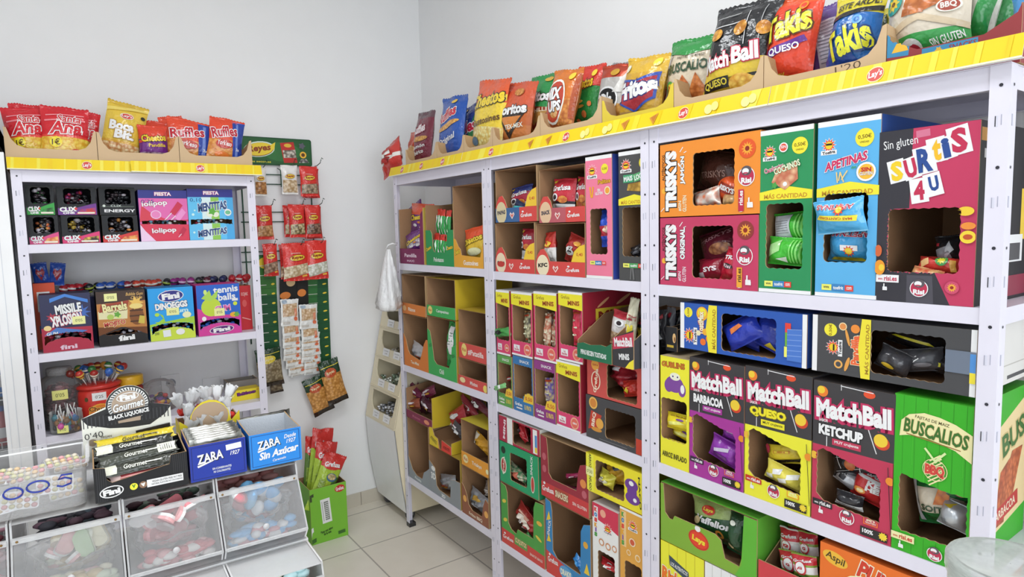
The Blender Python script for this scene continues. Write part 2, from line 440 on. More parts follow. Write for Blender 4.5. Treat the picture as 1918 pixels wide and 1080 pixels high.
# ceiling light panels (real lamps of the shop)
for i, (x, y) in enumerate(((-.9, -1.6), (-.9, -2.9), (-2.5, -2.2), (-2.5, -4.4))):
    t = thing('ceiling_light', 'white square light panel on the shop ceiling', 'ceiling light', 'ceiling light panels', (x, y, ZC - .03))
    b = MB()
    for q in ((-.31, -.31, .31, -.29), (-.31, .29, .31, .31), (-.31, -.29, -.29, .29), (.29, -.29, .31, .29)): b.box(q[0], q[1], -.012, q[2], q[3], .03, M('#f4f4f4', 'metal'))
    b.build('frame', t)
    em = MATS.get('lamp')
    if not em:
        em = bpy.data.materials.new('lamp_diffuser'); em.use_nodes = True
        em.node_tree.nodes['Principled BSDF'].inputs['Emission Color'].default_value = (1, .98, .95, 1); em.node_tree.nodes['Principled BSDF'].inputs['Emission Strength'].default_value = 2; MATS['lamp'] = em
    MB().box(-.29, -.29, 0, .29, .29, .01, em).build('diffuser', t)
    ld = bpy.data.lights.new('panel_lamp', 'AREA'); ld.energy = LAMP * (1.5 if i == 0 else .8); ld.size = .56; ld.color = (.94, .97, 1)
    lo = bpy.data.objects.new('panel_lamp', ld); COL.objects.link(lo); lo.location = (x, y, ZC - .05)
# daylight through the shop window
ld = bpy.data.lights.new('window_daylight', 'AREA'); ld.shape = 'RECTANGLE'; ld.size = 3.9; ld.size_y = 2.3; ld.energy = DAY; ld.color = (.88, .94, 1)
lo = bpy.data.objects.new('window_daylight', ld); COL.objects.link(lo); lo.location = ((WX0 + WX1) / 2, YF - .3, 1.6); lo.rotation_euler = (rad(90), 0, 0)

# ---------------------------------------------------------------- metal racks
PM = M(POST, 'metal'); HOLE = M('#2a2a33', 'metal'); SLOT = M('#cfcfdc', 'metal'); SEAM = M('#a3a3b4', 'metal')
def rack(label, F, a0, W, D, zs, zt, foot=True):
    root = thing('metal_rack', label, 'shelving rack', 'white metal racks', F.pos(a0, 0, 0), F.rz)
    w, t = .034, .0022
    for (x, sx) in ((0, 1), (W, -1)):
        for (y, sy) in ((0, 1), (D, -1)):
            b = MB()
            b.box(min(x, x + sx * w), min(y, y + sy * t), .012, max(x, x + sx * w), max(y, y + sy * t), zt - .002, PM)
            b.box(min(x, x + sx * t), min(y + sy * t, y + sy * w), .012, max(x, x + sx * t), max(y + sy * t, y + sy * w), zt - .002, PM)
            z = .10; k = 0
            while z < zt - .03:
                yy = y - sy * .0006; xx = x - sx * .0006; cx = x + sx * w / 2; cy = y + sy * w / 2
                dr = (min(yy, y + sy * .0001), max(yy, y + sy * .0001)); dx = (min(xx, x + sx * .0001), max(xx, x + sx * .0001))
                b.box(cx - .006, dr[0], z, cx - .0042, dr[1], z + .02, HOLE if k % 2 else SEAM); b.box(cx - .0042, dr[0], z, cx - .001, dr[1], z + .02, SLOT); b.box(cx + .004, dr[0], z + .002, cx + .0052, dr[1], z + .022, SEAM)
                b.box(dx[0], cy - .005, z, dx[1], cy - .002, z + .022, SEAM); b.box(dx[0], cy - .002, z, dx[1], cy + .003, z + .022, SLOT)
                b.lathe([(0.0001, 0), (.0034, 0)], HOLE, 10, (cx + .002, yy - sy * .0003, z + .077), 'y')
                b.lathe([(0.0001, 0), (.0030, 0)], HOLE, 10, (xx - sx * .0002, cy, z + .077), 'x')
                z += .155; k += 1
            p = b.build('post', root)
            if foot: MB().box(min(x, x + sx * .037), min(y - sy * .002, y + sy * .037), 0, max(x, x + sx * .037), max(y - sy * .002, y + sy * .037), .022, M('#2c2c2e', 'plastic')).build('foot', p)
    for i, z in enumerate(zs + [zt]):
        b = MB(); top = i == len(zs); lp = .046 if top else .034; e = .0026
        x0, x1, y0, y1 = e, W - e, e, D - e
        if top: b.box(0, -.004, z - .0018, W, D + .004, z, PM)
        b.box(x0, y0, z - .006, x1, y1, z - (.002 if top else 0), PM)
        for q in ((x0, y0, x1, y0 + .0022), (x0, y1 - .0022, x1, y1), (x0, y0, x0 + .0022, y1), (x1 - .0022, y0, x1, y1)): b.box(q[0], q[1], z - lp, q[2], q[3], z - .006, PM)
        for q in ((y0 + .002, y0 + .016), (y1 - .016, y1 - .002)): b.box(x0 + .002, q[0], z - lp, x1 - .002, q[1], z - lp + .002, PM)
        b.box(x0 + .03, D * .5 - .02, z - .016, x1 - .03, D * .5 + .02, z - .004, PM)
        b.build('shelf', root)
    return root
W3 = .9; DR = .385
ZT = 1.922
ZA = (1.464, .916, .292); ZB = (1.457, .891, .279); ZCC = (1.453, .894, .279)
rack('farthest white metal rack on the right wall, beside the beige candy tower', FR, 0, W3 - .0022, DR, list(ZA[::-1]), ZT)
rack('white metal rack in the middle of the three along the right wall', FR, W3, W3 - .0022, DR, list(ZB[::-1]), ZT)
rack('nearest white metal rack on the right wall, stacked with large snack cartons', FR, 2 * W3 + .0005, W3, DR, list(ZCC[::-1]), ZT)
LX0 = -1.606; ZL = (1.615, 1.177, .838); ZLT = 1.906
rack('white metal rack against the back wall, between fridge and nut display', FL, LX0, W3, .385, [.30] + list(ZL[::-1]), ZLT)

# ---------------------------------------------------------------- yellow shelf-edge strips
def logo(cx, cy, s, asp):
    return [E(cx, cy, s, s * asp * .95, '#f3e3a0', 12), E(cx, cy, s * .94, s * asp * .82, '#c8473c', 12), T("Lay's", cx, cy, s * .8, s * asp * .5, '#ffffff', 8, b=.03, sh=.1)]
def strip(F, a0, a1, z, label, logos, deco=(), off=-.006):
    w, h = a1 - a0, .047
    t = thing('shelf_edge_strip', label, 'shelf strip', 'yellow shelf-edge strips', F.pos(a0, z, off), F.rz)
    b = MB(); y = '#f3c61c'
    mp = lambda x, y_, k: (x, -.0165 + y_ * .3 - .00009 * k, y_)
    b.slab([(0, 0), (w, 0), (w, h), (0, h)], [], .0015, lambda x, y_, k: (x, -.0165 + y_ * .3 + k, y_), M(y), M('#f4f2ea'), M('#f4f2ea'))
    asp = w / h; pr = []
    rng = random.Random(int(w * 1000))
    x = .02
    while x < .97:
        ww = rng.uniform(.01, .035)
        pr.append(P([(x, 0.02), (x + ww, 0.02), (x + ww + .006, .98), (x + .006, .98)], rng.choice(['#f5cf34', '#f1c010', '#f6d548']))); x += ww + rng.uniform(.03, .08)
    pr.append(R(.5, .04, 1, .08, '#f6eec0'))
    for px in logos:
        pr += logo((px - a0) / w, .5, .036 / w, asp)
    for px, kd in deco:
        c = (px - a0) / w; s = .03 / w
        if kd == 't': pr += [P([(c - s * .6, .62), (c + s * .5, .85), (c + s * .05, .15)], '#c98a35'), P([(c - s * .4, .62), (c + s * .3, .75), (c + s * .05, .3)], '#b8742a')]
        else: pr += [E(c - s * .25, .42, s * .8, .6, '#f3dd8a', 40), E(c + s * .4, .55, s * .75, .55, '#efd67c', 30)]
    paint(b, pr, w, h, mp); b.build('printed_face', t)
    MB().box(0, -.0165, -.0005 + .001, w, 0, .0016, M('#f4f2ea')).build('rest_flap', t)
def sx(px, py): return FR.q(px, py, -.01)[0]
strip(FR, -.005, sx(866, 290), ZT, 'short yellow strip at the far end of the right-hand top shelf', [sx(755, 315), sx(791, 307), sx(831, 300)])
strip(FR, sx(866, 290) + .002, sx(1443, 190), ZT, 'long yellow strip printed with crisps and chips in the middle of the right-hand top shelf', [sx(922, 282), sx(1063, 257), sx(1283, 217)],
      [(sx(996, 268), 't'), (sx(1030, 264), 't'), (sx(1174, 236), 't'), (sx(1228, 227), 't'), (sx(1098, 250), 'c'), (sx(1140, 243), 'c'), (sx(1335, 206), 'c'), (sx(1405, 191), 'c')])
strip(FR, sx(1443, 190) + .002, 2.722, ZT, 'plain yellow strip with one logo above the nearest rack', [sx(1642, 142)])
lx = lambda px: FL.q(px, 312, -.01)[0]
strip(FL, lx(13), lx(297), ZLT, 'yellow strip on the left half of the back-wall rack top', [lx(163)])
strip(FL, lx(244), lx(487), ZLT + .001, 'yellow strip lapped over its neighbour, right half of the back-wall rack top', [lx(373)], off=-.0245)
# ---------------------------------------------------------------- rack on the back wall: top trays and bags
TRLIP = [(0, 1), (.03, .98), (.07, .72), (.13, .58), (.22, .52), (.78, .52), (.87, .58), (.93, .72), (.97, .98), (1, 1)]
def tray(F, x0, x1, ym, label, h=.165, d=.30, off=.02, z=ZLT, **kw):
    a0 = F.q(x0, ym, off)[0]; a1 = F.q(x1, ym, off)[0]
    kw.setdefault('lip', TRLIP)
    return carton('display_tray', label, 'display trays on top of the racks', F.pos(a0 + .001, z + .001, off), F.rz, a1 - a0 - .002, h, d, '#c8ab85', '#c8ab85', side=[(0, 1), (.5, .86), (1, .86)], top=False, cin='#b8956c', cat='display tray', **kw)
tray(FL, 9, 183, 285, 'brown card tray of red potato crisp bags, nearest the fridge')
tray(FL, 183, 336, 285, 'middle brown card tray on the back-wall rack, holding a tall yellow bag')
tray(FL, 336, 472, 285, 'brown card tray of orange and blue ridged crisps by the nut sign')
BT = 'bags of crisps on top of the back-wall rack'
def santa(x0, y0, x1, y1, off, label, **kw):
    bagF(FL, x0, y0, x1, y1, off, 'crisp_bag', label, BT, '#c9232e', bands=[(0, .42, 'v#e9cf58#cf9a2c'), (.42, .46, '#d8443a'), (.93, 1, '#c9232e')],
         prints=[R(.5, .72, .86, .03, '#e6818a', 4), R(.5, .82, .8, .02, '#e98f96', 4), T('Santa', .58, .75, .5, .15, '#c9232e', 3, out='#f6e6e2', sh=.2), T('Ana', .5, .57, .72, .24, '#c9232e', 3, out='#f6e6e2', sh=.25, b=.03),
                 E(.3, .3, .28, .2, '#efc21f'), E(.3, .3, .24, .17, '#f7d433'), T('1€', .3, .3, .17, .11, '#4a2a12', 3), E(.72, .13, .26, .12, '#c9232e')], **kw)
santa(14, 192, 84, 300, .17, 'red potato crisp bag peeping from behind the two front red bags', yaw=10, t=.05)
santa(125, 206, 189, 303, .17, 'red potato crisp bag half hidden behind, touching the yellow bag', roll=8, t=.05)
santa(2, 196, 98, 303, .085, 'red crisp bag with a one euro badge, at the fridge end', tilt=8, roll=-4, t=.07)
santa(70, 194, 172, 303, .07, 'red crisp bag with a one euro badge, second from the fridge end', tilt=10, roll=3, t=.05)
bagF(FL, 186, 186, 276, 306, .09, 'snack_bag', 'tall yellow snack bag leaning in the middle tray', BT, '#d9b843', roll=13, tilt=6, t=.07,
     bands=[(0, .30, 'v#e9cfa0#b97a42'), (.30, .34, '#d1a13a'), (.94, 1, '#cdaa3a')],
     prints=[E(.5, .74, .34, .11, '#f3e8d0'), E(.5, .74, .3, .09, '#c8473c'), T("Lay's", .5, .74, .26, .055, '#ffffff'), T('Boca', .42, .56, .6, .16, '#fbfaf4', out='#a98230', b=.05), T('Bit.', .52, .42, .5, .15, '#fbfaf4', out='#a98230', b=.05),
             P([(0, .86), (1, .95), (1, .9), (0, .8)], '#e6cb66'), E(.9, .78, .12, .06, '#2c2a1c')])
bagF(FL, 262, 225, 330, 303, .18, 'snack_bag', 'orange red snack bag behind the small purple bag', BT, '#d3402a', roll=4, t=.05, prints=[T('Chee', .4, .6, .6, .2, '#e8a326', out='#33211b')])
bagF(FL, 256, 232, 318, 304, .08, 'corn_puff_bag', 'small purple and orange puff bag beside the tall yellow one', BT, '#6d2a7c', tilt=6, t=.055,
     bands=[(0, .26, 'v#57304f#a98ba0'), (.62, 1, '#d4402a')], prints=[P([(0, .55), (1, .68), (1, .62), (0, .48)], '#d4402a'), T('Cheetos', .5, .62, .86, .2, '#f0c22e', 6, out='#26211c', b=.04), T('Pandilla', .6, .42, .6, .09, '#efc12e', 4)])
def ruff(x0, y0, x1, y1, off, label, **kw):
    bagF(FL, x0, y0, x1, y1, off, 'ridged_crisp_bag', label, BT, '#d9482c', bands=[(0, .5, 'v#e2a452#c77a35')],
         prints=[P([(.72, 0), (1, 0), (1, 1), (.62, 1)], '#28439b'), P([(.78, .1), (.86, .1), (.8, .9), (.74, .9)], '#6f86c8'), T('Ruffles', .42, .66, .74, .24, '#b81f30', 12, out='#f3ebe4', b=.03), E(.44, .38, .5, .2, '#b93324'), T('York\'eso', .44, .4, .42, .11, '#fbf3ea', -4),
                 E(.4, .14, .4, .14, '#e07a33'), T('3x', .84, .3, .1, .07, '#ffffff')], **kw)
ruff(300, 216, 352, 300, .19, 'orange ridged crisp bag showing its top behind the others', roll=-8, t=.05)
ruff(305, 220, 403, 306, .09, 'orange and blue ridged crisp bag, left one of the pair by the nut sign', roll=10, tilt=6, t=.06)
ruff(386, 218, 458, 306, .08, 'orange and blue ridged crisp bag, right one of the pair by the nut sign', roll=9, tilt=6, t=.06)

# ---------------------------------------------------------------- shelf 1: gum boxes and lolly boxes
def heap(name, label, cat, F, a0, a1, z, off, d, h, cols, n, r, parent=None, seed=3, fin='film'):
    rng = random.Random(seed); b = MB()
    for i in range(n):
        x = rng.uniform(a0 + 1.1 * r, a1 - 1.1 * r); y = rng.uniform(.9 * r, d); zz = rng.uniform(0, 1) ** 1.4 * h * (1 - .35 * abs((x - a0) / (a1 - a0) - .5)) + r * 1.05
        c = F.pos(x, z + zz, off + y)
        k = rng.uniform(.6, 1)
        b.ball(c, r * rng.uniform(.8, 1.4), r * rng.uniform(.7, 1.2), r * k, M(rng.choice(cols), fin), 7, 5)
    return tag(b.build(name), label, cat, kind='stuff')
SC_ = 'sweet boxes on the back-wall rack'
def gum(x0, y0, x1, y1, label, band, art, txt, z0=None, a0=None, sub=None):
    pr = [P([(0, 0), (1, 0), (1, .42), (.8, .36), (.5, .26), (0, .24)], band), P([(.45, .02), (.97, .02), (.97, .26), (.6, .2)], art), R(.72, .07, .45, .06, '#e8dccb')]
    if txt == 'E': pr = [R(.5, .3, .9, .02, '#5b665c'), ST(.12, .33, .05, 6, '#cfd6cd'), T('ENERGY', .55, .15, .86, .11, '#eef2ea', b=.03), T('CLIX', .45, .33, .3, .08, '#b9c2ba')]
    else: pr += [T('CLIX', .26, .2, .44, .17, '#ffffff', 3, b=.06, out='#1c1c1c'), T('ONE', .27, .07, .3, .08, '#ffffff', 3, b=.05), ST(.46, .22, .05, 6, '#d6372c')]
    dd = cart(FL, x0, y0, x1, y1, .15, 'gum_box', label, SC_, off=.05, z0=z0, a0=a0, cf='#1d1f22', cs='#18191c', cin='#232427', hole=(.16, .38, .88, .94), prints=pr)
    heap('wrapped_gum', 'dark gum inside the ' + label.split(',')[0] + (' above' if 'upper' in label else ''), 'sweets', FL, dd[0] + .02, dd[1] - .02, dd[2] + .004, .07, .08, (dd[3] - dd[2]) * .8, ['#2b2a30', '#b9b5bd', '#3a3036', '#19191c', art], 110, .009, seed=int(x0))
    return dd
L1 = ZL[0]
g = gum(38, 403, 112.5, 458, 'black gum box with pink fruit band by the left post, lower row', '#d0467f', 'v#e8b96a#d0653f', 'C', z0=L1, a0=LX0 + .038)
g1 = gum(112.5, 403, 189, 456, 'black gum box with pink and gold band, lower row middle', '#d2356f', 'v#eec04c#3a2c1c', 'C', z0=L1)
g2 = gum(189, 403, 261, 453, 'black gum box with red berry band, lower row', '#c93430', 'v#b2302c#f0a050', 'C', z0=L1)
gum(36, 346, 104, 402, 'black gum box with green mint band, upper row', '#2f9a3c', 'v#3fa648#1c4f24', 'C', z0=g[3] + .001, a0=LX0 + .038)
gum(104, 349, 182.5, 403, 'black gum box with violet band, upper row', '#6a2f86', 'v#7d3a8c#b9322f', 'C', z0=g1[3] + .001)
gum(183, 350, 256, 402, 'plain black gum box with white lettering along its foot', '#1d1f22', '#2b2d30', 'E', z0=g2[3] + .001)
for (x0, y0, x1, y1, lb, nm, cf, pr) in (
    (257, 355, 356, 452, 'pink lolly box with an opened dark blue header', 'lolly_box', '#d96aa9',
     [P([(0, 0), (1, 0), (1, .32), (0, .34)], '#cf3550'), P([(0, 0), (.3, 0), (.1, .2), (0, .33)], '#e8c3dc'), P([(0, .43), (.3, .52), (.62, .40), (1, .42), (1, .38), (0, .38)], '#cf3550'), P([(.05, .70), (.4, .42), (0, .42)], '#cc3a4c'),
      R(.5, .92, 1, .16, '#2b2f80'), T('FIESTA', .5, .925, .34, .07, '#ffffff', out='#d64a77', b=.04), T('lolipop', .32, .73, .52, .13, '#ffffff', 5, out='#b8305e', b=.03), T("0'25", .18, .78, .26, .07, '#4a3c8a', b=0),
      P([(.62, .56), (.8, .78), (.9, .7), (.72, .5)], '#c32a4a'), P([(.72, .46), (.88, .64), (.96, .56), (.8, .38)], '#f08fc4'), R(.57, .47, .26, .014, '#f6e6ee', 48), R(.66, .43, .22, .014, '#f6e6ee', 45), E(.33, .52, .22, .17, '#e9b9d8'), E(.33, .52, .18, .14, '#dd7fb4'),
      T('lolipop', .48, .2, .5, .12, '#ffffff', 3, out='#b8305e', b=.03), P([(.78, .14), (.88, .28), (.95, .22), (.85, .08)], '#b52445'), R(.8, .1, .1, .012, '#f2d8e4', 50)]),
    (349, 353, 441, 449, 'pale blue and green mint box beside the pink lolly box', 'mint_box', '#62b9e3',
     [P([(.3, 0), (.5, 0), (.5, 1), (.3, 1)], '#cfe3ea'), P([(.5, 0), (.68, 0), (.68, 1), (.5, 1)], '#8cc152'), P([(.82, 0), (1, 0), (1, 1), (.82, 1)], '#49a3d8'), R(.5, .92, 1, .16, '#2b2f80'), T('FIESTA', .52, .925, .34, .07, '#ffffff', out='#d64a77', b=.04),
      T('MENTITAS', .53, .66, .66, .17, '#24457a', 7, out='#e6f2f4', b=.04, sh=.2), E(.46, .5, .14, .1, '#dfeccf', -20), E(.6, .5, .14, .1, '#dfeccf', 20), ST(.52, .56, .1, 5, '#5aa63a'), T('0,10', .18, .78, .26, .08, '#2c4f88', b=0), E(.87, .54, .16, .14, '#e6f0ea'), E(.87, .54, .12, .08, '#6fb78a'),
      O(.1, .5, .06, '#bfe3f2'), O(.14, .58, .04, '#bfe3f2'), O(.1, .15, .05, '#bfe3f2'), T('MENTITAS', .5, .15, .66, .13, '#24457a', 7, out='#e6f2f4', b=.04, sh=.2)])):
    dd = cart(FL, x0, y0, x1, y1, .15, nm, lb, SC_, off=.035, z0=L1, cf=cf, cs='#2b2f80', hole=[(.04, .30), (.3, .325), (.7, .325), (.96, .30), (.96, .40), (.7, .415), (.3, .415), (.04, .40)], prints=pr)
    heap('wrapped_sweets', 'wrapped sweets showing in the slot of the ' + lb.split(' box')[0] + ' box', 'sweets', FL, dd[0] + .012, dd[1] - .012, dd[2] + .004, .045, .08, .085, ['#e9e3ee', '#cf3550', '#7fc2e6', '#4c4f56'], 90, .008, seed=5)

# ---------------------------------------------------------------- shelf 2: four bubble-gum boxes, lollies behind them
L2 = ZL[1]
ARC = [(.04, .12), (.1, .17), (.3, .22), (.5, .24), (.7, .22), (.9, .17), (.96, .12), (.96, .27), (.8, .31), (.5, .33), (.2, .31), (.04, .27)]
FINI = lambda cx, cy, w, h, c='#2b2a7c': [E(cx, cy, w * 1.15, h * 1.5, '#f4f4f6', 4), E(cx, cy, w * 1.08, h * 1.35, c, 4), T('Fini', cx, cy, w * .8, h * .8, '#ffffff', 5, b=.06)]
def note(cx, cy, w, h, t='0\'05', col='#efe79a', rot=0): return [R(cx, cy, w, h, col, rot), T(t, cx, cy, w * .55, h * .36, '#3b3a30', rot, b=0)]
BX = [
 (71, 553, 177.5, 657, 'dark blue and red gum box with comic lettering', '#a92f45', '#1f2140',
  [P([(0, .42), (1, .40), (1, 1), (0, 1)], '#23254a'), P([(.2, .86), (.5, .95), (.95, .82), (.95, .88), (.5, 1), (.2, .93)], '#3f7ccb'), ST(.8, .66, .2, 9, '#3b62ad', .45), ST(.22, .6, .12, 7, '#a02c40', .5), P([(.05, .3), (.3, .42), (.9, .33), (.6, .25)], '#4a74b8'),
   T('MISSILE', .55, .74, .52, .17, '#f3f1f4', 5, out='#1a1a33', b=.05), T('XPLOSION', .5, .55, .62, .19, '#f3f1f4', 8, out='#a82a40', b=.05), E(.12, .42, .15, .09, '#e9c88a'), T('GUM', .2, .32, .22, .06, '#f1e7ee'), T('fini', .5, .07, .34, .08, '#d7b8c6', 2, b=.04)] + note(.74, .52, .26, .14)),
 (178, 547, 279, 648, 'brown gum box with a barrel picture', '#6b3f22', '#1b1a1c',
  [P([(0, 0), (1, 0), (1, .16), (.5, .34), (0, .2)], '#1d1a1a'), P([(0, .36), (1, .3), (1, .95), (0, .98)], '#b87a3c'), P([(.02, .5), (.6, .48), (.62, .66), (.02, .64)], '#d9d3a6'), P([(0, .78), (1, .8), (1, 1), (0, 1)], '#3a251a'), T('Bubble Gum', .78, .93, .36, .06, '#c9a05a', sh=.3), T('Chicle', .82, .86, .24, .06, '#c9a05a', sh=.3),
   P([(.04, .62), (.62, .7), (.66, .82), (.08, .76)], '#9c3c24'), T('Barrels', .36, .71, .5, .16, '#f1dca0', 5, out='#6b2a16', b=.04), T('MOJITO', .34, .40, .44, .11, '#b3262a', 7, out='#f0e0b0', b=.04), E(.26, .53, .14, .1, '#a8c05a'), E(.42, .54, .12, .08, '#cfe07a'), ST(.4, .57, .08, 5, '#5f9c3a'),
   E(.8, .52, .3, .34, '#7d4a20'), R(.8, .52, .3, .03, '#4d2c12'), R(.8, .62, .28, .03, '#4d2c12'), R(.8, .42, .28, .03, '#4d2c12'), ST(.8, .76, .17, 7, '#e9b95a', .5), E(.8, .7, .28, .1, '#f0cd7c'), P([(.82, .38), (.95, .36), (.97, .5), (.86, .52)], '#c7b24a'), T('fini', .56, .13, .34, .1, '#f1efe8', 3, b=.06)] + note(.29, .89, .26, .14)),
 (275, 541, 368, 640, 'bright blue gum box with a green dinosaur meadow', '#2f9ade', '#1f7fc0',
  [P([(0, 0), (1, 0), (1, .42), (.6, .38), (0, .32)], '#9cc53a'), P([(0, 0), (1, 0), (1, .24), (.5, .28), (0, .2)], '#c3d544'), E(.5, .93, .1, .04, '#d9d24a'), E(.4, .93, .06, .04, '#d65a88'), E(.6, .93, .06, .04, '#7ac26a')] + FINI(.5, .84, .5, .15) +
  [T('DINOEGGS', .5, .66, .72, .13, '#ffffff', 4, out='#1e2a5c', b=.06), T('gum', .7, .53, .34, .08, '#bfe2f4', 3, b=.04), P([(.12, .36), (.2, .36), (.3, .42), (.22, .52), (.3, .48), (.34, .36), (.2, .3)], '#9acb3c'), E(.17, .5, .1, .07, '#a9d548'), E(.83, .46, .2, .12, '#f2e6b8'), T('200', .14, .14, .1, .05, '#5c6a22'), R(.36, .13, .17, .13, '#dfe3ea', 3), E(.66, .14, .2, .12, '#f4f1e2')] + note(.52, .54, .28, .14)),
 (366, 535, 454, 628, 'blue and pink ball gum box near the right post', '#2d62c0', '#c93086',
  [P([(0, 0), (1, 0), (1, .36), (.5, .40), (0, .55)], '#cc3b92'), T('tennis\nballs', .68, .82, .58, .28, '#ffffff', 3, b=.03), O(.32, .56, .46, '#b8cf3c'), P([(.1, .74), (.3, .9), (.34, .78), (.5, .9), (.46, .74), (.3, .68)], '#a6cd54'), E(.2, .86, .08, .1, '#c5e07a'), T('GUM', .58, .52, .36, .12, '#d865ac', 5, out='#e9d3e6', b=.04),
   R(.88, .68, .14, .05, '#e9e4ee'), O(.88, .6, .1, '#c8d93c'), E(.84, .38, .2, .1, '#e0a432'), ST(.9, .38, .08, 6, '#6aa53a'), E(.14, .34, .1, .09, '#f1e9ef'), T('LIQUID\nFILLED', .15, .25, .2, .07, '#f4e6ef')] + FINI(.53, .10, .5, .10, '#58216e') + note(.5, .45, .24, .15))]
for x0, y0, x1, y1, lb, cf, cs, pr in BX:
    dd = cart(FL, x0, y0, x1, y1, .15, 'bubble_gum_box', lb + ' on the second shelf', SC_, off=.02, z0=L2, cf=cf, cs=cs, cin='#2a2026', hole=ARC if 'barrel' not in lb else [(.2, .2), (.8, .2), (.9, .22), (.5, .30), (.1, .22)], prints=pr)
    heap('wrapped_gum', 'wrapped gum in the front slot of the ' + lb.replace(' with', ',').split(',')[0], 'sweets', FL, dd[0] + .012, dd[1] - .012, dd[2] + .004, .028, .05, .075, ['#3a3038', '#c0beca', cf, '#7a2f3c'], 50, .009, seed=int(x0))
dd = cart(FL, 447, 535, 474, 615, .12, 'lolly_box', 'narrow red lolly box squeezed against the right post, second shelf', SC_, off=.09, z0=L2, cf='#c53036', cs='#b32a30', top=False, prints=[E(.4, .6, .4, .16, '#d65a58'), R(.5, .25, .8, .02, '#e8a6a0', -20), T('KOJAK', .45, .8, .6, .1, '#e9b7b0')])
def lolly(name, label, group, loc, r, col, stick='#f1ece2', L=.06, rot=(0, 0, 0), wrap=None):
    t = thing(name, label, 'lollipop', group, loc); t.rotation_euler = rot
    b = MB(); b.ball((0, 0, L + r), r, r, r * 1.03, M(col, 'film'), 12, 8)
    if wrap: b.lathe([(r * .85, L + r * 1.5), (r * 1.03, L + r), (r * 1.02, L + r * .8), (r * .4, L + .001)], M(wrap, 'film'), 12)
    b.lathe([(r * .35, L + r * .05), (r * .62, L - r * .25), (r * .2, L - r * .3)], M(wrap or col, 'film'), 8)
    b.build('candy_head', t); MB().tube([(0, 0, 0), (0, 0, L)], .0022, M(stick, 'plastic'), 6).build('stick', t)
    return t
ZB_ = FL.q(300, 541, .2)[1] - .010
bk = carton('lolly_rack', 'long dark blue lolly stand behind the four gum boxes', SC_, FL.pos(LX0 + .13, L2 + .0005, .19), 0, .69, ZB_ - L2 - .004, .09, '#23265a', '#23265a', top=True, cin='#23265a', cat='lolly stand')
rng = random.Random(8)
LCOL = [('#b3222f', '#e9e4e6'), ('#b3222f', '#3a3035'), ('#1f2328', '#9fb04a'), ('#2a56b0', '#e4e6ee'), ('#2b59b4', '#39435e'), ('#8a2436', '#eae0e0'), ('#c8442f', '#efd8c8'), ('#c8442f', '#f0e6da'), ('#26262a', '#9db24a'), ('#9a2f86', '#2d2a30'), ('#93307f', '#e3c9df'), ('#2a2a30', '#5c7a3e'), ('#5a2432', '#cfc6c8'), ('#27305c', '#31384f'), ('#b3202c', '#c0252f'), ('#b3202c', '#d8d0d2'), ('#b3202c', '#b3202c')]
WORDS = ['cherry red', 'red', 'black and lime', 'blue', 'navy blue', 'wine red', 'orange', 'orange and cream', 'black', 'purple', 'magenta', 'green black', 'maroon', 'dark blue', 'bright red', 'red and white', 'all red']
a_ = FL.q(113, 530, .21)[0]; b_ = FL.q(468, 522, .21)[0]
protos = []
GLO = 'lollies in a row behind the gum boxes'
for row in range(2):
    for i in range(22):
        j = int(i * 17 / 22); x = a_ + (b_ - a_) * (i + .5 * row) / 21.6
        loc = FL.pos(x, ZB_, .206 + .035 * row); lean = (rad(rng.uniform(4, 14)) * (1 if row == 0 else -.3), rad(rng.uniform(-14, 14)), 0)
        lb = WORDS[j] + ' wrapped lolly in the ' + ('front' if row == 0 else 'rear') + ' row behind the gum boxes'
        key = (j,)
        pr_ = next((p for k, p in protos if k == key), None)
        if pr_ is None:
            pr_ = lolly('lollipop', lb, GLO, loc, .0172, LCOL[j][0], L=.022, rot=lean, wrap=LCOL[j][1]); protos.append((key, pr_))
        else: dup(pr_, loc, lean, lb)
cart(FL, 60, 531, 106, 575, .09, 'heart_lolly_box', 'orange box under the blue heart lolly bags, second shelf', SC_, off=.13, z0=L2, cf='#d4502f', cs='#c0452a', prints=note(.45, .72, .6, .3, "0'10", '#dfe3e6') + [R(.5, .3, .7, .12, '#3d4e78')])
for k, (x0, x1) in enumerate(((58, 93), (90, 124))):
    bagF(FL, x0, 492, x1, 533, .16, 'heart_lolly_pack', ('blue heart lolly bag beside the left post, second shelf', 'blue heart lolly bag next to the row of round lollies')[k], 'blue heart lolly packs', '#25489c', t=.02, roll=-6 + 14 * k, lo=True, cat='lolly pack',
         prints=[P([(.5, .2), (.8, .55), (.72, .75), (.5, .62), (.28, .75), (.2, .55)], '#8e2233'), E(.4, .6, .14, .1, '#c05a62')])

# ---------------------------------------------------------------- shelf 3: jars and tubs
L3 = ZL[2]
def jar(name, label, px, off, r, h, mat, lidc=None, lidh=.03, neck=.8, z=L3, cat='jar', sticker=None, body_h=None):
    a = FL.q(px, 760, off)[0]
    t = thing(name, label, cat, 'sweet jars on the lowest visible shelf', FL.pos(a, z + .0005, off))
    b = MB(); b.lathe([(.001, 0), (r * .96, 0), (r, .008), (r, h * .8), (r * .97, h * .9), (r * neck, h)], mat, 28)
    bo = b.build('glass' if lidc is None else 'body', t)
    if lidc:
        b = MB(); b.lathe([(r * .99, h - .002), (r * 1.03, h), (r * 1.03, h + lidh - .003), (r * 1.0, h + lidh), (.001, h + lidh)], M(lidc, 'plastic'), 28); b.build('lid', t)
    if sticker:
        x, zz, w_, h_, txt, c = sticker; b = MB()
        mp = lambda X, Y, k: ((r + .0008 + .00009 * k) * math.sin((X + x) / r), -(r + .0008 + .00009 * k) * math.cos((X + x) / r), zz + Y)
        paint(b, [R(.5, .5, 1, 1, c), T(txt, .5, .5, .55, .4, '#44423a', b=0)], w_, h_, mp, 'paper', .01); b.build('price_note', t)
    return t, a
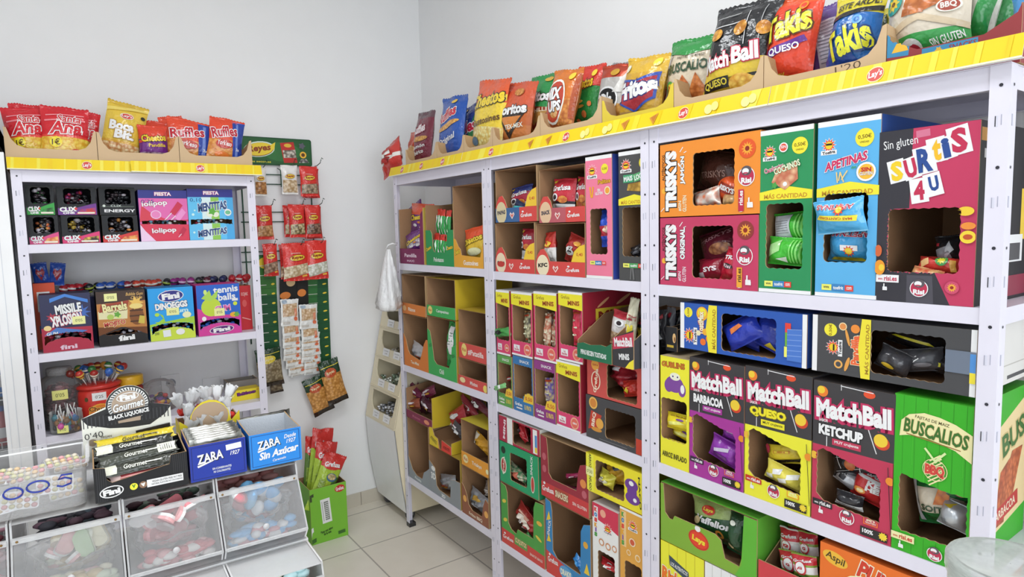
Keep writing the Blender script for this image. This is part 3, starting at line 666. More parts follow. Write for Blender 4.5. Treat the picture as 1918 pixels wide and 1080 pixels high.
CL = clear('clear_jar_plastic', '#f4f6f6', .06, .1); CG = clear('clear_glass', '#f6fafa', .05, .03)
t, a = jar('sweet_jar', 'large clear jar of dark red sweets with a yellow note', 116, .15, .082, .225, CL, neck=.5, sticker=(-.03, .13, .055, .04, "0'05", '#e9df8a'))
b = MB(); b.lathe([(.042, .224), (.046, .226), (.046, .252), (.001, .254)], clear('jar_lid_plastic', '#e8e8ea', .25, .15), 24); b.build('lid', t)
heap('wrapped_sweets', 'dark red sweets filling the large clear jar', 'sweets', FL, a - .060, a + .060, L3 + .006, .095, .11, .165, ['#7c3640', '#5d2a32', '#94505a', '#3f2a30', '#a9767a'], 420, .0115, seed=11, fin='candy')
t, a = jar('lolly_tub', 'red round lolly tub with gold lettering and a white note', 187, .13, .085, .16, M('#c8332a', 'plastic'), sticker=(-.028, .108, .052, .034, "0'25", '#eef0ee'))
b = MB(); r = .085; mpb = lambda X, Y, k: ((r + .00009 * k) * math.sin((X - .075) / r), -(r + .00009 * k) * math.cos((X - .075) / r), Y)
paint(b, [E(.5, .34, .6, .5, '#e2a23a'), E(.5, .34, .54, .44, '#d9772c'), T('Chupa', .46, .44, .5, .16, '#7a2a1c', out='#f0c65a', b=.04), T('Chups', .5, .26, .5, .16, '#7a2a1c', out='#f0c65a', b=.04), E(.16, .72, .1, .12, '#5a4a2a')], .15, .16, mpb, 'ink', .01); b.build('printed_band', t)
b = MB(); b.lathe([(.086, .156), (.088, .160), (.088, .168), (.080, .172), (.001, .176)], M('#c12f28', 'plastic'), 28); b.build('lid', t)
LC2 = ['#b5322b', '#9a2620', '#2f5fae', '#274a86', '#3b7a3c', '#c2822c', '#7d2a20']
LW2 = ['red', 'dark red', 'blue', 'navy', 'green', 'amber', 'brown red']
rng = random.Random(4)
for i in range(19):
    an = 2 * PI * i / 11 + (0 if i < 11 else .3); ring_ = .062 if i < 11 else .03
    loc = FL.pos(a + ring_ * math.cos(an), L3 + .172, .13 + ring_ * math.sin(an)); tilt = rad(34 if i < 11 else 14)
    rot = (-math.sin(an) * tilt, math.cos(an) * tilt, 0)
    c = i % 7
    lolly('lollipop', f'{LW2[c]} lolly stuck in the {"outer" if i < 11 else "inner"} ring of the red tub lid', 'lollies standing in the red tub', loc, .016, LC2[c], L=.052, rot=rot, wrap=[None, '#d9b24a', '#e4e0d0'][i % 3])
jar('sweet_jar', 'jar with a yellow screw lid beside the red lolly tub', 247, .17, .052, .137, M('#8f2a24', 'plastic'), '#e3b02c', .04)
t, a = jar('glass_jar', 'round clear glass jar of mixed sweets under the socket', 300, .17, .068, .10, CG, neck=.92)
b = MB(); b.lathe([(.066, .10), (.07, .103), (.06, .125), (.03, .14), (.001, .144)], CG, 28); b.build('lid', t)
heap('wrapped_sweets', 'mixed bright sweets in the round glass jar', 'sweets', FL, a - .045, a + .045, L3 + .004, .13, .085, .05, ['#c8332f', '#d65a35', '#6a3a86', '#2b2a30', '#d8a83c'], 60, .011, seed=12, fin='candy')
# small open tub of ball lollies with a 0'10 note
t, a = jar('lolly_tub', 'small clear tub of ball lollies with a pale yellow note', 122, .045, .058, .085, CL, neck=1.0, z=L3, sticker=(-.035, .008, .04, .03, "0'10", '#ece58e'))
BC = [('#4d8fd0', 'blue'), ('#9fb84a', 'lime green'), ('#c9822f', 'amber'), ('#c4559a', 'pink'), ('#3f9fb4', 'teal'), ('#8f6a3c', 'brown')]
rng = random.Random(21)
for i in range(24):
    c = BC[i % 6]; an = i * 2.4; rr = .040 * math.sqrt((i % 8 + .5) / 8); lay = i // 8
    loc = FL.pos(a + rr * math.cos(an), L3 + .075 + lay * .020, .045 + rr * math.sin(an))
    lolly('ball_lollipop', f'{c[1]} ball lolly lying {("at the bottom", "midway", "on top")[lay]} in the small clear tub', 'ball lollies in the small clear tub', loc, .0125, c[0], L=.05, rot=(rad(180 + rng.uniform(-16, 16)), rad(rng.uniform(-16, 16)), 0))
# grey carton and yellow sweets box behind the right post
dd = cart(FL, 426, 716, 488, 790, .10, 'grey_carton', 'open grey card box behind the right post of the back-wall rack', SC_, off=.20, z0=L3, cf='#8d8782', cs='#7d7772', cin='#8a847e', top=False)
cart(FL, 430, 733, 491, 800, .07, 'yellow_sweet_box', 'yellow sweet box with purple lettering behind the right post', SC_, off=.07, z0=L3, cf='#e8ce33', cs='#cfb52a', prints=[T('bites', .55, .66, .62, .30, '#6b2370', 4, out='#3c1540', b=.07), O(.93, .85, .08, '#d9a92c'), ST(.08, .6, .08, 6, '#f4e48a')])
# wall sockets
for px, py, off, lb, k in ((320, 717, 0, 'white round-pin wall socket behind the back-wall rack', 1), (397, 722, 0, 'flat white blank wall plate right of the socket', 0)):
    a, z = FL.q(px, py, YB - .012)
    t = thing('wall_socket' if k else 'wall_plate', lb, 'wall socket', None, FL.pos(a, z, YB - .0005))
    MB().box(-.042, -.011, -.042, .042, 0, .042, M('#e9e9ea', 'plastic')).build('cover_plate', t)
    if k:
        b = MB(); b.lathe([(.021, -.0115), (.022, -.013), (.019, -.013), (.018, -.0115), (.001, -.0112)], M('#9f9fa6', 'plastic'), 20, axis='y')
        for s_ in (-1, 1): b.lathe([(.0042, -.0133), (.0001, -.0134)], M('#222224', 'plastic'), 8, (s_ * .009, 0, 0), 'y')
        b.build('pin_well', t)

# ---------------------------------------------------------------- fridge at the left edge
t = thing('drinks_fridge', 'tall white glass-door drinks fridge left of the back-wall rack', 'fridge', None, (-1.632, 0, 0))
wf = M('#f4f5f6', 'plastic'); dk = M('#3a3c42', 'plastic'); FW = .62
b = MB(); b.box(-FW, .03, .08, -FW + .03, .40, 2.08, dk); b.box(-.03, .03, .08, 0, .40, 2.08, dk); b.box(-FW, .37, .08, 0, .40, 2.08, dk); b.box(-FW, .03, .08, 0, .40, .14, dk); b.box(-FW, .03, 2.0, 0, .40, 2.08, dk); b.build('cabinet', t)
MB().box(-FW, -.02, 1.975, 0, .03, 2.13, M('#5a5f68', 'plastic')).build('header', t)
b = MB()
for q in ((-FW, .12, -FW + .075, 1.97), (-.062, .12, .012, 1.97), (-FW + .075, .12, -.062, .2), (-FW + .075, 1.90, -.062, 1.97)): b.box(q[0], -.012, q[1], q[2], .028, q[3], wf)
b.box(-.026, -.0135, .13, -.024, -.012, 1.96, M('#c9ccd2', 'plastic')); b.box(-.05, -.0135, .13, -.0485, -.012, 1.96, M('#d4d7dc', 'plastic'))
d = b.build('door_frame', t)
MB().box(-FW + .075, .005, .2, -.062, .010, 1.90, clear('fridge_glass', '#f2f8fa', .03, .03)).build('glass_pane', d)
ws = M('#e6e8ec', 'metal')
for z in (.45, .80, 1.0, 1.32, 1.62):
    b = MB(); b.box(-FW + .035, .06, z, -.035, .066, z + .004, ws)
    for k in range(26): x = -FW + .04 + k * .0215; b.box(x, .06, z, x + .003, .36, z + .003, ws)
    b.box(-FW + .035, .058, z + .03, -.035, .061, z + .034, ws)
    for k in range(26): x = -FW + .04 + k * .0215; b.box(x, .058, z, x + .003, .061, z + .034, ws)
    b.build('wire_shelf', t)
for z, cols in ((1.006, ['#2d7fd0', '#9fd0ea', '#2f86d6', '#4d9ee0']), (.806, ['#b8585a', '#d9dde2', '#7fb4dc', '#b5504f']), (1.326, ['#d9e3ea', '#c7d3dc', '#e0e6ea', '#d3dbe2'])):
    for k, c in enumerate(cols):
        bt = thing('drink_bottle', f'{"white" if z > 1.3 else "blue" if z > .9 else "pink and clear"} drink bottle, number {k + 1} from the fridge door hinge', 'bottle', 'bottles in the drinks fridge', (-1.632 - .085 - .085 * k, .12, z + .0035))
        bt['label'] = f'{("white", "blue", "pale pink")[0 if z > 1.3 else 1 if z > .9 else 2]} drink bottle {("beside the door post", "second from the door post", "third from the door post", "fourth from the door post")[k]} in the fridge'
        h = .18 if z > .9 else .15
        MB().lathe([(.001, 0), (.032, 0), (.034, .006), (.034, h * .62), (.028, h * .75), (.013, h * .92), (.013, h)], M(c, 'plastic'), 18).build('body', bt)
        MB().lathe([(.015, h - .012), (.015, h + .008), (.001, h + .009)], M(['#2a58a8', '#e9edf0'][k % 2], 'plastic'), 14).build('cap', bt)
        MB().lathe([(.0345, h * .22), (.0348, h * .5)], M('#f0f3f6', 'paper'), 18).build('paper_label', bt)
# ---------------------------------------------------------------- right wall: trays and bags along the top
TS = [0.06, .345, .70, .99, 1.29, 1.575, 1.905, 2.20, 2.52]
def rtray(x0, x1, label, h=.13, lip=None, col='#c8ab85', **kw):
    a0 = FR.q(x0, 250, .025)[0]; a1 = FR.q(x1, 250, .025)[0]
    return carton('display_tray', label, 'display trays on top of the racks', FR.pos(a0 + .001, ZT + .001, .025), FR.rz, a1 - a0 - .002, h, .30, col, col, lip=lip or TRLIP, side=[(0, 1), (.5, .86), (1, .86)], top=False, cin='#b8956c', cat='display tray', **kw)
rtray(758, 817, 'farthest brown card tray on the right-hand racks, behind the red fallen bag')
rtray(817, 868, 'brown card tray of the bright blue crisp bag, second from the far end')
rtray(868, 922, 'brown card tray of puffs beside the navy crisp bag, right-hand racks')
rtray(922, 1012, 'brown card tray of orange corn chips beside the yellow puffs')
rtray(1012, 1128, 'brown card tray holding the green and orange bags', h=.14)
rtray(1128, 1262, 'yellow sided tray holding the big gold corn chip bag', h=.125, col='#d8c043')
rtray(1262, 1429, 'brown card tray of the black ball snack bag', h=.135)
rtray(1429, 1656, 'brown card tray with a handwritten price, under the purple and orange bags', h=.135, prints=[T("1'20", .72, .445, .2, .13, '#5a4838', 4, b=-.005)])
rtray(1656, 1905, 'dark red and blue printed tray at the near end of the right-hand racks', h=.11, col='#8f3a3c', lip=[(0, 1), (.04, .85), (.25, .6), (.75, .6), (.97, .85), (1, 1)],
      prints=[P([(.0, .55), (.18, .52), (.2, .98), (0, 1)], '#3f86ad'), P([(.04, .62), (.12, .95), (.18, .62)], '#e2b13c'), R(.5, .5, .42, .16, '#3f86ad'), ST(.42, .5, .03, 6, '#d8a83c'), T('SNACKS', .6, .5, .2, .1, '#8f3a3c')])
BR = 'bags along the top of the right-hand racks'
def rb(x0, y0, x1, y1, off, name, label, base, **kw):
    kw.setdefault('tilt', 6)
    return bagF(FR, x0, y0, x1, y1, off, name, label, BR, base, **kw)
rb(716, 272, 752, 322, .03, 'fallen_snack_bag', 'red snack bag slumped over the far end of the top shelf', '#bf3a33', t=.07, roll=-18, bands=[(.35, .5, '#e8ddd6')], prints=[E(.5, .6, .5, .2, '#e9e0da'), E(.5, .4, .4, .14, '#a02a2a')], lo=True)
rb(764, 250, 792, 312, .14, 'snack_bag', 'orange red snack bag at the back of the farthest tray', '#c2513a', t=.05, roll=6, lo=True, prints=[E(.5, .5, .6, .2, '#d9b27a')])
rb(776, 214, 813, 312, .10, 'ridged_crisp_bag', 'maroon ridged crisp bag beside the blue one', '#6f2436', t=.06, roll=4, bands=[(0, .1, '#8a5a34'), (.9, 1, '#5c3a44')],
   prints=[T('Ruffles', .45, .68, .6, .16, '#d9d0d2', 12, out='#9a2f42', b=.04), E(.5, .5, .8, .09, 'v#d8a452#a06a30', 6), T('Jamón', .5, .36, .6, .08, '#efe6e2', 10), T('Ibérico', .5, .27, .5, .07, '#efe6e2', 10)])
rb(806, 190, 858, 302, .10, 'ridged_crisp_bag', 'bright blue ridged crisp bag in the second tray', '#2350a3', t=.07, roll=4, bands=[(0, .08, 'v#e0b85a#b0803a')],
   prints=[T('Ruffles', .42, .7, .74, .18, '#c22a3a', 14, out='#f1eef0', b=.04), E(.5, .52, .86, .09, 'v#e3b45c#b57a36', 14), T('Original', .5, .3, .7, .12, '#f3f5fa', 14, sh=.2), E(.6, .9, .2, .07, '#d9b23a')])
rb(846, 216, 868, 300, .15, 'ridged_crisp_bag', 'silver backed dark bag behind the bright blue crisps', '#39415e', t=.05, lo=True, prints=[R(.5, .3, .7, .4, '#b7c0cc'), T('Ruf', .5, .72, .6, .14, '#b5303f')])
rb(858, 203, 908, 290, .17, 'ridged_crisp_bag', 'navy ridged crisp bag with a red name, behind the yellow puffs', '#2a3d86', t=.06, roll=-4, prints=[P([(.55, .2), (1, .3), (1, .9), (.8, .8)], '#3d7a4a'), T('Ruffles', .45, .52, .86, .24, '#b4283c', 8, out='#e6dfe2', b=.04), E(.3, .9, .3, .1, '#cda33a'), R(.5, .2, 1, .2, '#a52f3c')])
rb(884, 160, 955, 282, .085, 'corn_puff_bag', 'yellow and orange corn puff bag leaning left', '#dfc23a', t=.075, roll=9, yaw=-4, bands=[(0, .36, 'v#efe0a0#cfae58'), (.72, 1, '#d65a33')],
   prints=[P([(0, .62), (1, .78), (1, .70), (0, .54)], '#dfc23a'), T('Cheetos', .5, .72, .95, .19, '#f0c535', 8, out='#2b2620', b=.04), T('Gustosines', .55, .44, .8, .09, '#5a3a1c', 10), E(.25, .16, .24, .12, '#3a6a8a')])
rb(938, 163, 1002, 268, .10, 'corn_chip_bag', 'orange corn chip bag with dark triangle, between yellow and green bags', '#b9602f', t=.07, roll=8, bands=[(0, .32, '#c07238'), (.62, 1, '#c65638')],
   prints=[P([(.08, .48), (.92, .52), (.48, .1)], '#2c2420'), P([(.2, .42), (.82, .46), (.48, .2)], '#c87a35'), T('Doritos', .47, .55, .92, .16, '#f6f2ec', 5, out='#2a221f', b=.05), T('TEX-MEX', .62, .3, .5, .07, '#f2e6d6', 8), E(.62, .82, .3, .12, 'v#d99a52#a8662c')])
rb(988, 146, 1048, 258, .12, 'corn_chip_bag', 'green chilli corn chip bag behind the ringed orange one', '#2f8a4a', t=.07, roll=4, bands=[(0, .3, 'v#d9a55a#9c6a30')],
   prints=[P([(.1, .5), (1, .45), (.4, .1)], '#8f3a2a'), P([(.2, .45), (.9, .40), (.42, .2)], '#b98a48'), T('Doritos', .45, .62, .9, .16, '#f6f4ee', 4, out='#25301f', b=.05), T('CHILLI', .6, .42, .5, .06, '#e8dcc0', 4), E(.7, .9, .24, .08, '#c9a23c')])
rb(972, 158, 1002, 250, .19, 'corn_chip_bag', 'red topped bag far back behind the orange corn chips', '#b2402f', t=.05, lo=True, prints=[E(.5, .5, .8, .3, '#cfc8c2')])
rb(1028, 138, 1086, 242, .09, 'corn_snack_bag', 'orange mixed snack bag with a white ringed oval', '#c7702f', t=.075, roll=8, tilt=8, bands=[(0, .12, '#b55a28')],
   prints=[P([(.5, .1), (1, .05), (.98, .5), (.6, .5)], 'v#d9944a#a85c2a'), E(.40, .46, .72, .72, '#f2e6da', -6), E(.40, .46, .64, .65, '#b3402f', -6), E(.44, .30, .3, .2, 'v#e3c08a#b9722f'), T('MIX', .36, .58, .5, .2, '#ffffff', 6, out='#3a2420', b=.05), T('UPS', .46, .38, .46, .17, '#ffffff', 6, out='#3a2420', b=.05), O(.8, .86, .16, '#e6c23c'), P([(.9, .2), (1, .2), (1, .9), (.94, .9)], '#a84c24')])
rb(1074, 128, 1132, 236, .10, 'corn_puff_bag', 'green and red corn puff bag at the end of its tray', '#277d3a', t=.07, roll=7, bands=[(.68, 1, '#c9382c')],
   prints=[P([(0, .6), (1, .74), (1, .66), (0, .52)], '#c9382c'), T('Cheetos', .38, .68, .84, .18, '#f0c02f', 8, out='#26221d', b=.04), E(.4, .38, .36, .06, 'v#e9b552#bf7a2c', 10), E(.46, .31, .34, .05, 'v#e9b552#bf7a2c', 10), O(.62, .2, .16, '#c8703a'), O(.78, .36, .12, '#c8703a'), O(.76, .84, .16, '#ecc83c'), E(.4, .1, .14, .05, '#c8703a')])
rb(1122, 128, 1178, 228, .11, 'corn_snack_bag', 'silver corn snack bag with a black oval, left of the gold bag', '#b9b6b2', t=.07, roll=6, bands=[(0, .34, 'v#d9aa5c#a8742f'), (.8, 1, '#b4452f')], fin='foil',
   prints=[E(.5, .38, .74, .44, '#f4f2ee', 12), E(.5, .38, .66, .37, '#1f1e1e', 12), T("3D's", .46, .38, .5, .22, '#f6f4ee', 6, b=.05), E(.6, .84, .3, .12, '#d9a83c'), P([(.7, .5), (1, .5), (1, .9)], '#cfcdc9')])
rb(1140, 122, 1172, 190, .19, 'corn_snack_bag', 'silver grey bag peeping above the black oval snack bag', '#9fa1a4', t=.04, lo=True, roll=10, fin='foil', prints=[])
rb(1166, 116, 1248, 224, .085, 'corn_chip_bag', 'large gold corn chip bag in the yellow sided tray', '#c3982f', t=.085, roll=7, tilt=8, bands=[(0, .16, '#b08a52'), (.74, 1, '#cfa634')],
   prints=[P([(.06, .28), (.5, .14), (.94, .34), (.96, .72), (.5, .6), (.06, .64)], '#2c4aa0'), P([(.1, .3), (.5, .17), (.9, .36), (.92, .66), (.5, .56), (.1, .6)], '#9c2530'), T('Fritos', .5, .48, .92, .27, '#ffffff', 8, out='#2c2f6a', b=.06), O(.16, .8, .14, '#e9e0c4'), O(.84, .86, .16, '#f0d63f'), E(.5, .06, .6, .12, '#8f2a2c')])
rb(1232, 132, 1275, 210, .19, 'corn_chip_bag', 'yellow green bag behind the gold corn chip bag', '#b59a3c', t=.05, lo=True, prints=[E(.5, .4, .6, .3, '#8a3a2c')])
rb(1250, 84, 1346, 190, .12, 'corn_chip_bag', 'pale bag with green top and fried strips, left of the black bag', '#cdbfa6', t=.08, roll=5, bands=[(.80, 1, '#2f8a42')],
   prints=[P([(.0, .78), (.5, .70), (1, .78), (1, .84), (0, .84)], '#2f8a42'), T('FAJITAS DE MAIZ', .58, .68, .52, .05, '#5a5140', 2), T('BUSCALIOS', .58, .54, .82, .15, '#2f4a34', 4, b=.03), P([(.3, .02), (.5, .42), (.62, .3), (.5, 0)], 'v#c9743a#9a4c22'), P([(.55, .02), (.74, .44), (.94, .2), (.85, 0)], 'v#d28446#9f5526'), O(.22, .26, .2, '#4a9a4a'), O(.22, .26, .12, '#e9c83c'), P([(.1, .02), (.28, .04), (.34, .2), (.18, .3)], 'v#bf6a34#8e4a22')])
rb(1328, 24, 1452, 182, .10, 'corn_ball_bag', 'big black corn ball bag with yellow foot on the right-hand racks', '#1f2023', t=.10, roll=6, tilt=8, bands=[(0, .24, '#d9b93c'), (.93, 1, '#2a2b2e')],
   prints=[R(.5, .30, .96, .14, '#d9bb3a', 8), R(.66, .70, .012, .34, '#d0d0d0', 4), R(.38, .76, .5, .01, '#d0d0d0', 4), R(.3, .86, .4, .01, '#a9a9a9', 4), R(.86, .72, .01, .4, '#a9a9a9', 4), E(.22, .66, .2, .13, 'v#e0a93f#a86c22'), E(.58, .70, .2, .15, 'v#e0a93f#a86c22', 20), E(.9, .68, .16, .14, 'v#d99a36#a0621e'),
     T('Match', .3, .38, .42, .16, '#ffffff', 10, out='#b52a44', b=.04), T('Ball', .72, .45, .36, .17, '#ffffff', 10, out='#b52a44', b=.04), R(.3, .17, .46, .1, '#22221f', 8), T('QUESO', .3, .17, .4, .075, '#e9d04a', 8, b=.03), E(.72, .16, .4, .2, 'v#e9c058#c98f2e'), R(.42, .07, .3, .05, '#22221f', 8)])
rb(1440, 6, 1534, 150, .11, 'rolled_chip_bag', 'orange red rolled chip bag with an open torn top', '#d8452c', t=.08, roll=5, tilt=7, bands=[(.9, 1, '#d9552c')],
   prints=[P([(0, .34), (.86, .5), (.92, .44), (0, .22)], '#5e2f86'), P([(0, 0), (1, 0), (1, .08), (0, .12)], '#e0762c'), P([(0, .5), (.2, .55), (.1, .2), (0, .2)], '#c8362a'), T('Takis', .46, .64, .92, .3, '#f1e23c', 14, out='#5a3a1c', b=.04), T('QUESO', .5, .36, .6, .09, '#f3e8f2', 10, b=.03), O(.72, .84, .16, '#e08a2c'), O(.72, .84, .1, '#d8452c'), T('SNACK', .34, .08, .4, .06, '#f3d83c', 6)])
rb(1520, 14, 1584, 132, .16, 'rolled_chip_bag', 'purple bag turned back to front between orange and blue bags', '#61498c', t=.06, roll=-10, yaw=18, tilt=10, prints=[P([(.2, .05), (.8, .05), (.8, .72), (.2, .72)], '#c3bcc8')] + [R(.5, .12 + .05 * i, .5, .012, '#7c7684') for i in range(12)])
rb(1556, 2, 1650, 138, .10, 'rolled_chip_bag', 'blue rolled chip bag with yellow top on the right-hand racks', '#2867ae', t=.085, roll=6, tilt=8, bands=[(.74, 1, '#d6c83a')],
   prints=[P([(0, .70), (1, .80), (1, .74), (0, .64)], '#27272a'), T('ESTE ARDE!', .55, .84, .8, .1, '#2b2a22', 8, b=.02), P([(0, .2), (.4, .4), (.9, .1), (1, 0), (.4, 0)], '#1c3f86'), T('Takis', .5, .40, .9, .34, '#e6e23c', 18, out='#1d3b74', b=.04), O(.68, .62, .18, '#5f9fd6'), O(.68, .62, .1, '#2867ae')])
rb(1640, 20, 1676, 100, .2, 'rolled_chip_bag', 'narrow yellow edged bag half hidden behind the blue rolled chips', '#b9b03a', t=.05, lo=True, prints=[R(.6, .5, .3, .6, '#3a4a34')])
rb(1664, -60, 1822, 104, .11, 'corn_chip_bag', 'big pale corn chip bag with fried slabs and green foot, by the end post', '#d6cbb8', t=.10, roll=-3, tilt=8, bands=[(0, .24, '#3a9a4c')],
   prints=[P([(0, .24), (.5, .34), (1, .2), (1, .26), (.5, .4), (0, .3)], '#c9b79a'), P([(.3, .4), (.45, .9), (.7, .95), (.55, .4)], 'v#cf8046#9c5526'), P([(.5, .4), (.62, .98), (.95, .9), (.92, .5)], 'v#c87440#99501f'), O(.18, .56, .26, '#3a9a8c'), ST(.18, .56, .1, 8, '#e6c23c'), O(.18, .56, .06, '#6a3a1c'), E(.82, .42, .26, .12, '#f0e6d6'), E(.82, .42, .22, .1, '#a04a3a'), T('BBQ', .82, .42, .16, .06, '#f0e6d6', 4, b=.03),
     E(.36, .11, .3, .18, '#f2f0ec'), E(.36, .09, .26, .13, '#b92f44'), T('Risi', .36, .08, .18, .06, '#ffffff', b=.03), E(.36, .17, .14, .06, '#e9e9e9'), T('SIN GLUTEN', .78, .14, .36, .07, '#eef4ea', 8)])
rb(1806, -40, 1872, 86, .13, 'corn_chip_bag', 'pale bag with green stripes, second from the end post', '#cfd2c6', t=.07, roll=10, tilt=8, bands=[(.8, 1, '#2c7d3c')], prints=[P([(.4, 0), (.9, 0), (1, 1), (.7, 1)], '#2c8a44'), T('BUS', .3, .7, .4, .16, '#2f4a34', 4), P([(.05, .3), (.3, .5), (.3, .1)], 'v#c9743a#9a4c22')])
rb(1856, -44, 1912, 76, .13, 'corn_chip_bag', 'green sided bag right above the end post', '#2c8040', t=.06, roll=8, tilt=8, prints=[P([(.0, 0), (.3, 0), (.4, 1), (.15, 1)], '#d8dccf')])
rb(1900, -10, 1960, 84, .12, 'snack_bag', 'blue cornered snack bag cut off by the photo edge above the end post', '#3f7fb4', t=.06, roll=-6, tilt=8, prints=[P([(0, 0), (1, 0), (1, .4), (0, .3)], '#b8402f')])
# ---------------------------------------------------------------- far rack of the right wall
GA = 'snack cartons in the far rack'
def U(l, b, r=None, x0=.16, x1=.84, c=.06):
    r = l if r is None else r
    return [(0, l), (x0 - c, l), (x0, l - c), (x0 + .02, b + .05), (x0 + .07, b), (x1 - .07, b), (x1 - .02, b + .05), (x1, r - c), (x1 + c, r), (1, r)]
def flat(l, r=None): return [(0, l), (1, l if r is None else r)]
def RA(x0, y0, x1, y1, d, label, z0=None, name='snack_carton', grp=GA, **kw): return cart(FR, x0, y0, x1, y1, d, name, label, grp, z0=z0, **kw)
def rbag(x0, y0, x1, y1, off, label, base, grp='bags inside the open cartons', name='snack_bag', **kw):
    kw.setdefault('tilt', 4); return bagF(FR, x0, y0, x1, y1, off, name, label, grp, base, **kw)
chee = lambda cx, cy, w, h, rot=0: [T('Cheetos', cx, cy, w, h, '#efc53a', rot, out='#3a2a1c', b=.04)]
z1, z2, z3 = ZA
# shelf 1
RA(748.5, 381, 794.8, 493, .33, 'maroon open carton of purple puff bags, left on the top shelf of the far rack', z1, a0=.035, cf='#7a2a55', cs='#b9a24a', lip=[(0, .25), (.84, .25), (.9, .8), (1, .86)], top=False, side=[(0, .9), (1, 1)], prints=[T('Pandilla', .45, .14, .5, .06, '#e8d2de', b=.02), T('MAXI', .45, .05, .3, .035, '#d9b9cc')])
for i, (x0, y0, x1, y1, r) in enumerate(((750, 384, 792, 440, 4), (752, 430, 794, 474, -14), (752, 388, 794, 436, -20))):
    rbag(x0, y0, x1, y1, (.05, .035, .12)[i], ('orange topped purple puff bag standing upright in the maroon carton', 'purple puff bag lying across the mouth of the maroon carton', 'purple and white puff bag at the back of the maroon carton')[i], '#6a2f80', name='corn_puff_bag', t=.05, roll=r,
         bands=[(.66, 1, '#d3502f')] if i == 0 else [(.3, .55, 'v#e9e4ea#8f7a9a')], prints=chee(.5, .56, .7, .18, 6) + [E(.4, .3, .2, .1, '#e9e6ec'), E(.7, .24, .2, .1, '#e9e6ec'), E(.6, .4, .14, .07, '#d98a2f')])
RA(795, 384, 851, 497, .33, 'green carton of red-topped tube bags, middle of the far rack top shelf', z1, cf='#2f8f55', cs='#c2ab2c', lip=U(.58, .22, x0=.24, x1=.78), top=False, side=[(0, 1), (1, 1)], prints=[T('Pelotazos', .46, .1, .36, .07, '#e6f0e6', b=.02)] + chee(.1, .28, .2, .06, 20) + chee(.86, .3, .22, .06, 10))
for row in range(2):
    for i in range(4):
        c0 = 803 + 10.5 * i - row * 1
        rbag(c0, (390 if row == 0 else 436) + i * 1.2, c0 + 11, (440 if row == 0 else 484) + i * 1.5, .06 if row == 0 else .03, f'green tube bag with red top, {("upper", "lower")[row]} row, {("leftmost", "second from left", "third from left", "rightmost")[i]} in the green carton', '#35a04e', name='tube_bag', t=.025, lo=True, bands=[(.82, 1, '#c9362c')], prints=[R(.2, .42, .16, .7, '#e6f2e6'), R(.75, .42, .1, .7, '#cfe6cf')])
RA(846, 349, 906, 503, .33, 'tall orange carton holding one puff bag, right on the far rack top shelf', z1, cf='#dba03c', cs=KRAFT, lip=[(0, .36), (.08, .34), (.16, .26), (.24, .22), (.27, .15), (.9, .13), (1, .3)], prints=[T('Gustosines', .58, .06, .5, .06, '#fbf2e2', b=.02)] + chee(.12, .19, .2, .06, 15))
rbag(872, 425, 912, 486, .06, 'orange and yellow puff bag leaning in the tall orange carton', '#dcb83a', name='corn_puff_bag', t=.05, roll=-8, bands=[(.68, 1, '#d9502f')], prints=chee(.5, .58, .9, .2, 8) + [E(.55, .22, .6, .24, '#efe3b4')])
# shelf 2
ch2 = '#d07a3a'
q = RA(757, 587, 803, 690, .33, 'orange carton with two puff bags, lower left of the far rack middle shelf', z2, a0=.037, cf=ch2, cs=KRAFT, lip=[(0, .62), (.1, .52), (.18, .32), (.26, .24), (.66, .18), (.74, .3), (.84, .5), (.93, .6), (1, .6)], prints=[T('Tex-Mex', .45, .1, .34, .06, '#f4e2cf')])
RA(755, 513, 797, 585, .33, 'empty orange carton stacked on the lower left one of the far rack', q[3] + .002, a0=.037, cf=ch2, cs=KRAFT, lip=flat(.28, .26), prints=[T('Rizos', .42, .13, .3, .09, '#f6e6d4', b=.02), E(.1, .14, .16, .14, '#e0b27a')])
q2 = RA(799, 590, 856, 709, .33, 'green carton with one green bag, centre of the far rack middle shelf', z2, cf='#41a558', cs='#b9982c', lip=[(0, .78), (.1, .74), (.16, .55), (.22, .26), (.32, .2), (.74, .2), (.82, .32), (.86, .56), (1, .62)], prints=[T('Chili', .48, .1, .16, .08, '#e6f4e2', b=.02), T('3DS', .1, .5, .1, .05, '#26402c', 20), T('3DS', .9, .42, .1, .05, '#26402c', 20)])
RA(797.5, 519, 853, 594, .33, 'empty green carton with yellow side, on top of the green one in the far rack', q2[3] + .002, cf='#41a558', cs='#c3a82e', lip=flat(.28, .3), prints=[T('Campesinas', .56, .15, .44, .1, '#e6f4e2', b=.02), E(.12, .15, .16, .22, '#e6d27c'), T('Risi', .12, .15, .1, .06, '#b8402f')])
q3 = RA(857, 668, 912, 730, .33, 'lower red carton at the right of the far rack middle shelf', z2, cf='#c9504a', cs=KRAFT, lip=flat(.36), prints=[T('Mixtos', .56, .18, .26, .14, '#f6dcd6', b=.02), E(.16, .2, .2, .2, '#e9d09a'), E(.95, .14, .14, .26, '#e9cf6a')])
RA(857, 578, 911, 657, .33, 'upper red carton with a round badge, right of the far rack middle shelf', q3[3] + .002, cf='#c9504a', cs=KRAFT, ct='#b59a35', lip=flat(.32), prints=[T('#Patatilla', .62, .15, .56, .12, '#f6dcd6', b=.02), E(.2, .18, .2, .26, '#efcf7a'), T('Risi', .2, .18, .14, .07, '#b8402f')])
rbag(768, 640, 798, 678, .05, 'crumpled silver bag in the lower left orange carton', '#c9ccd2', t=.05, fin='foil', roll=12, lo=True, prints=[E(.6, .3, .3, .2, '#b9603a')])
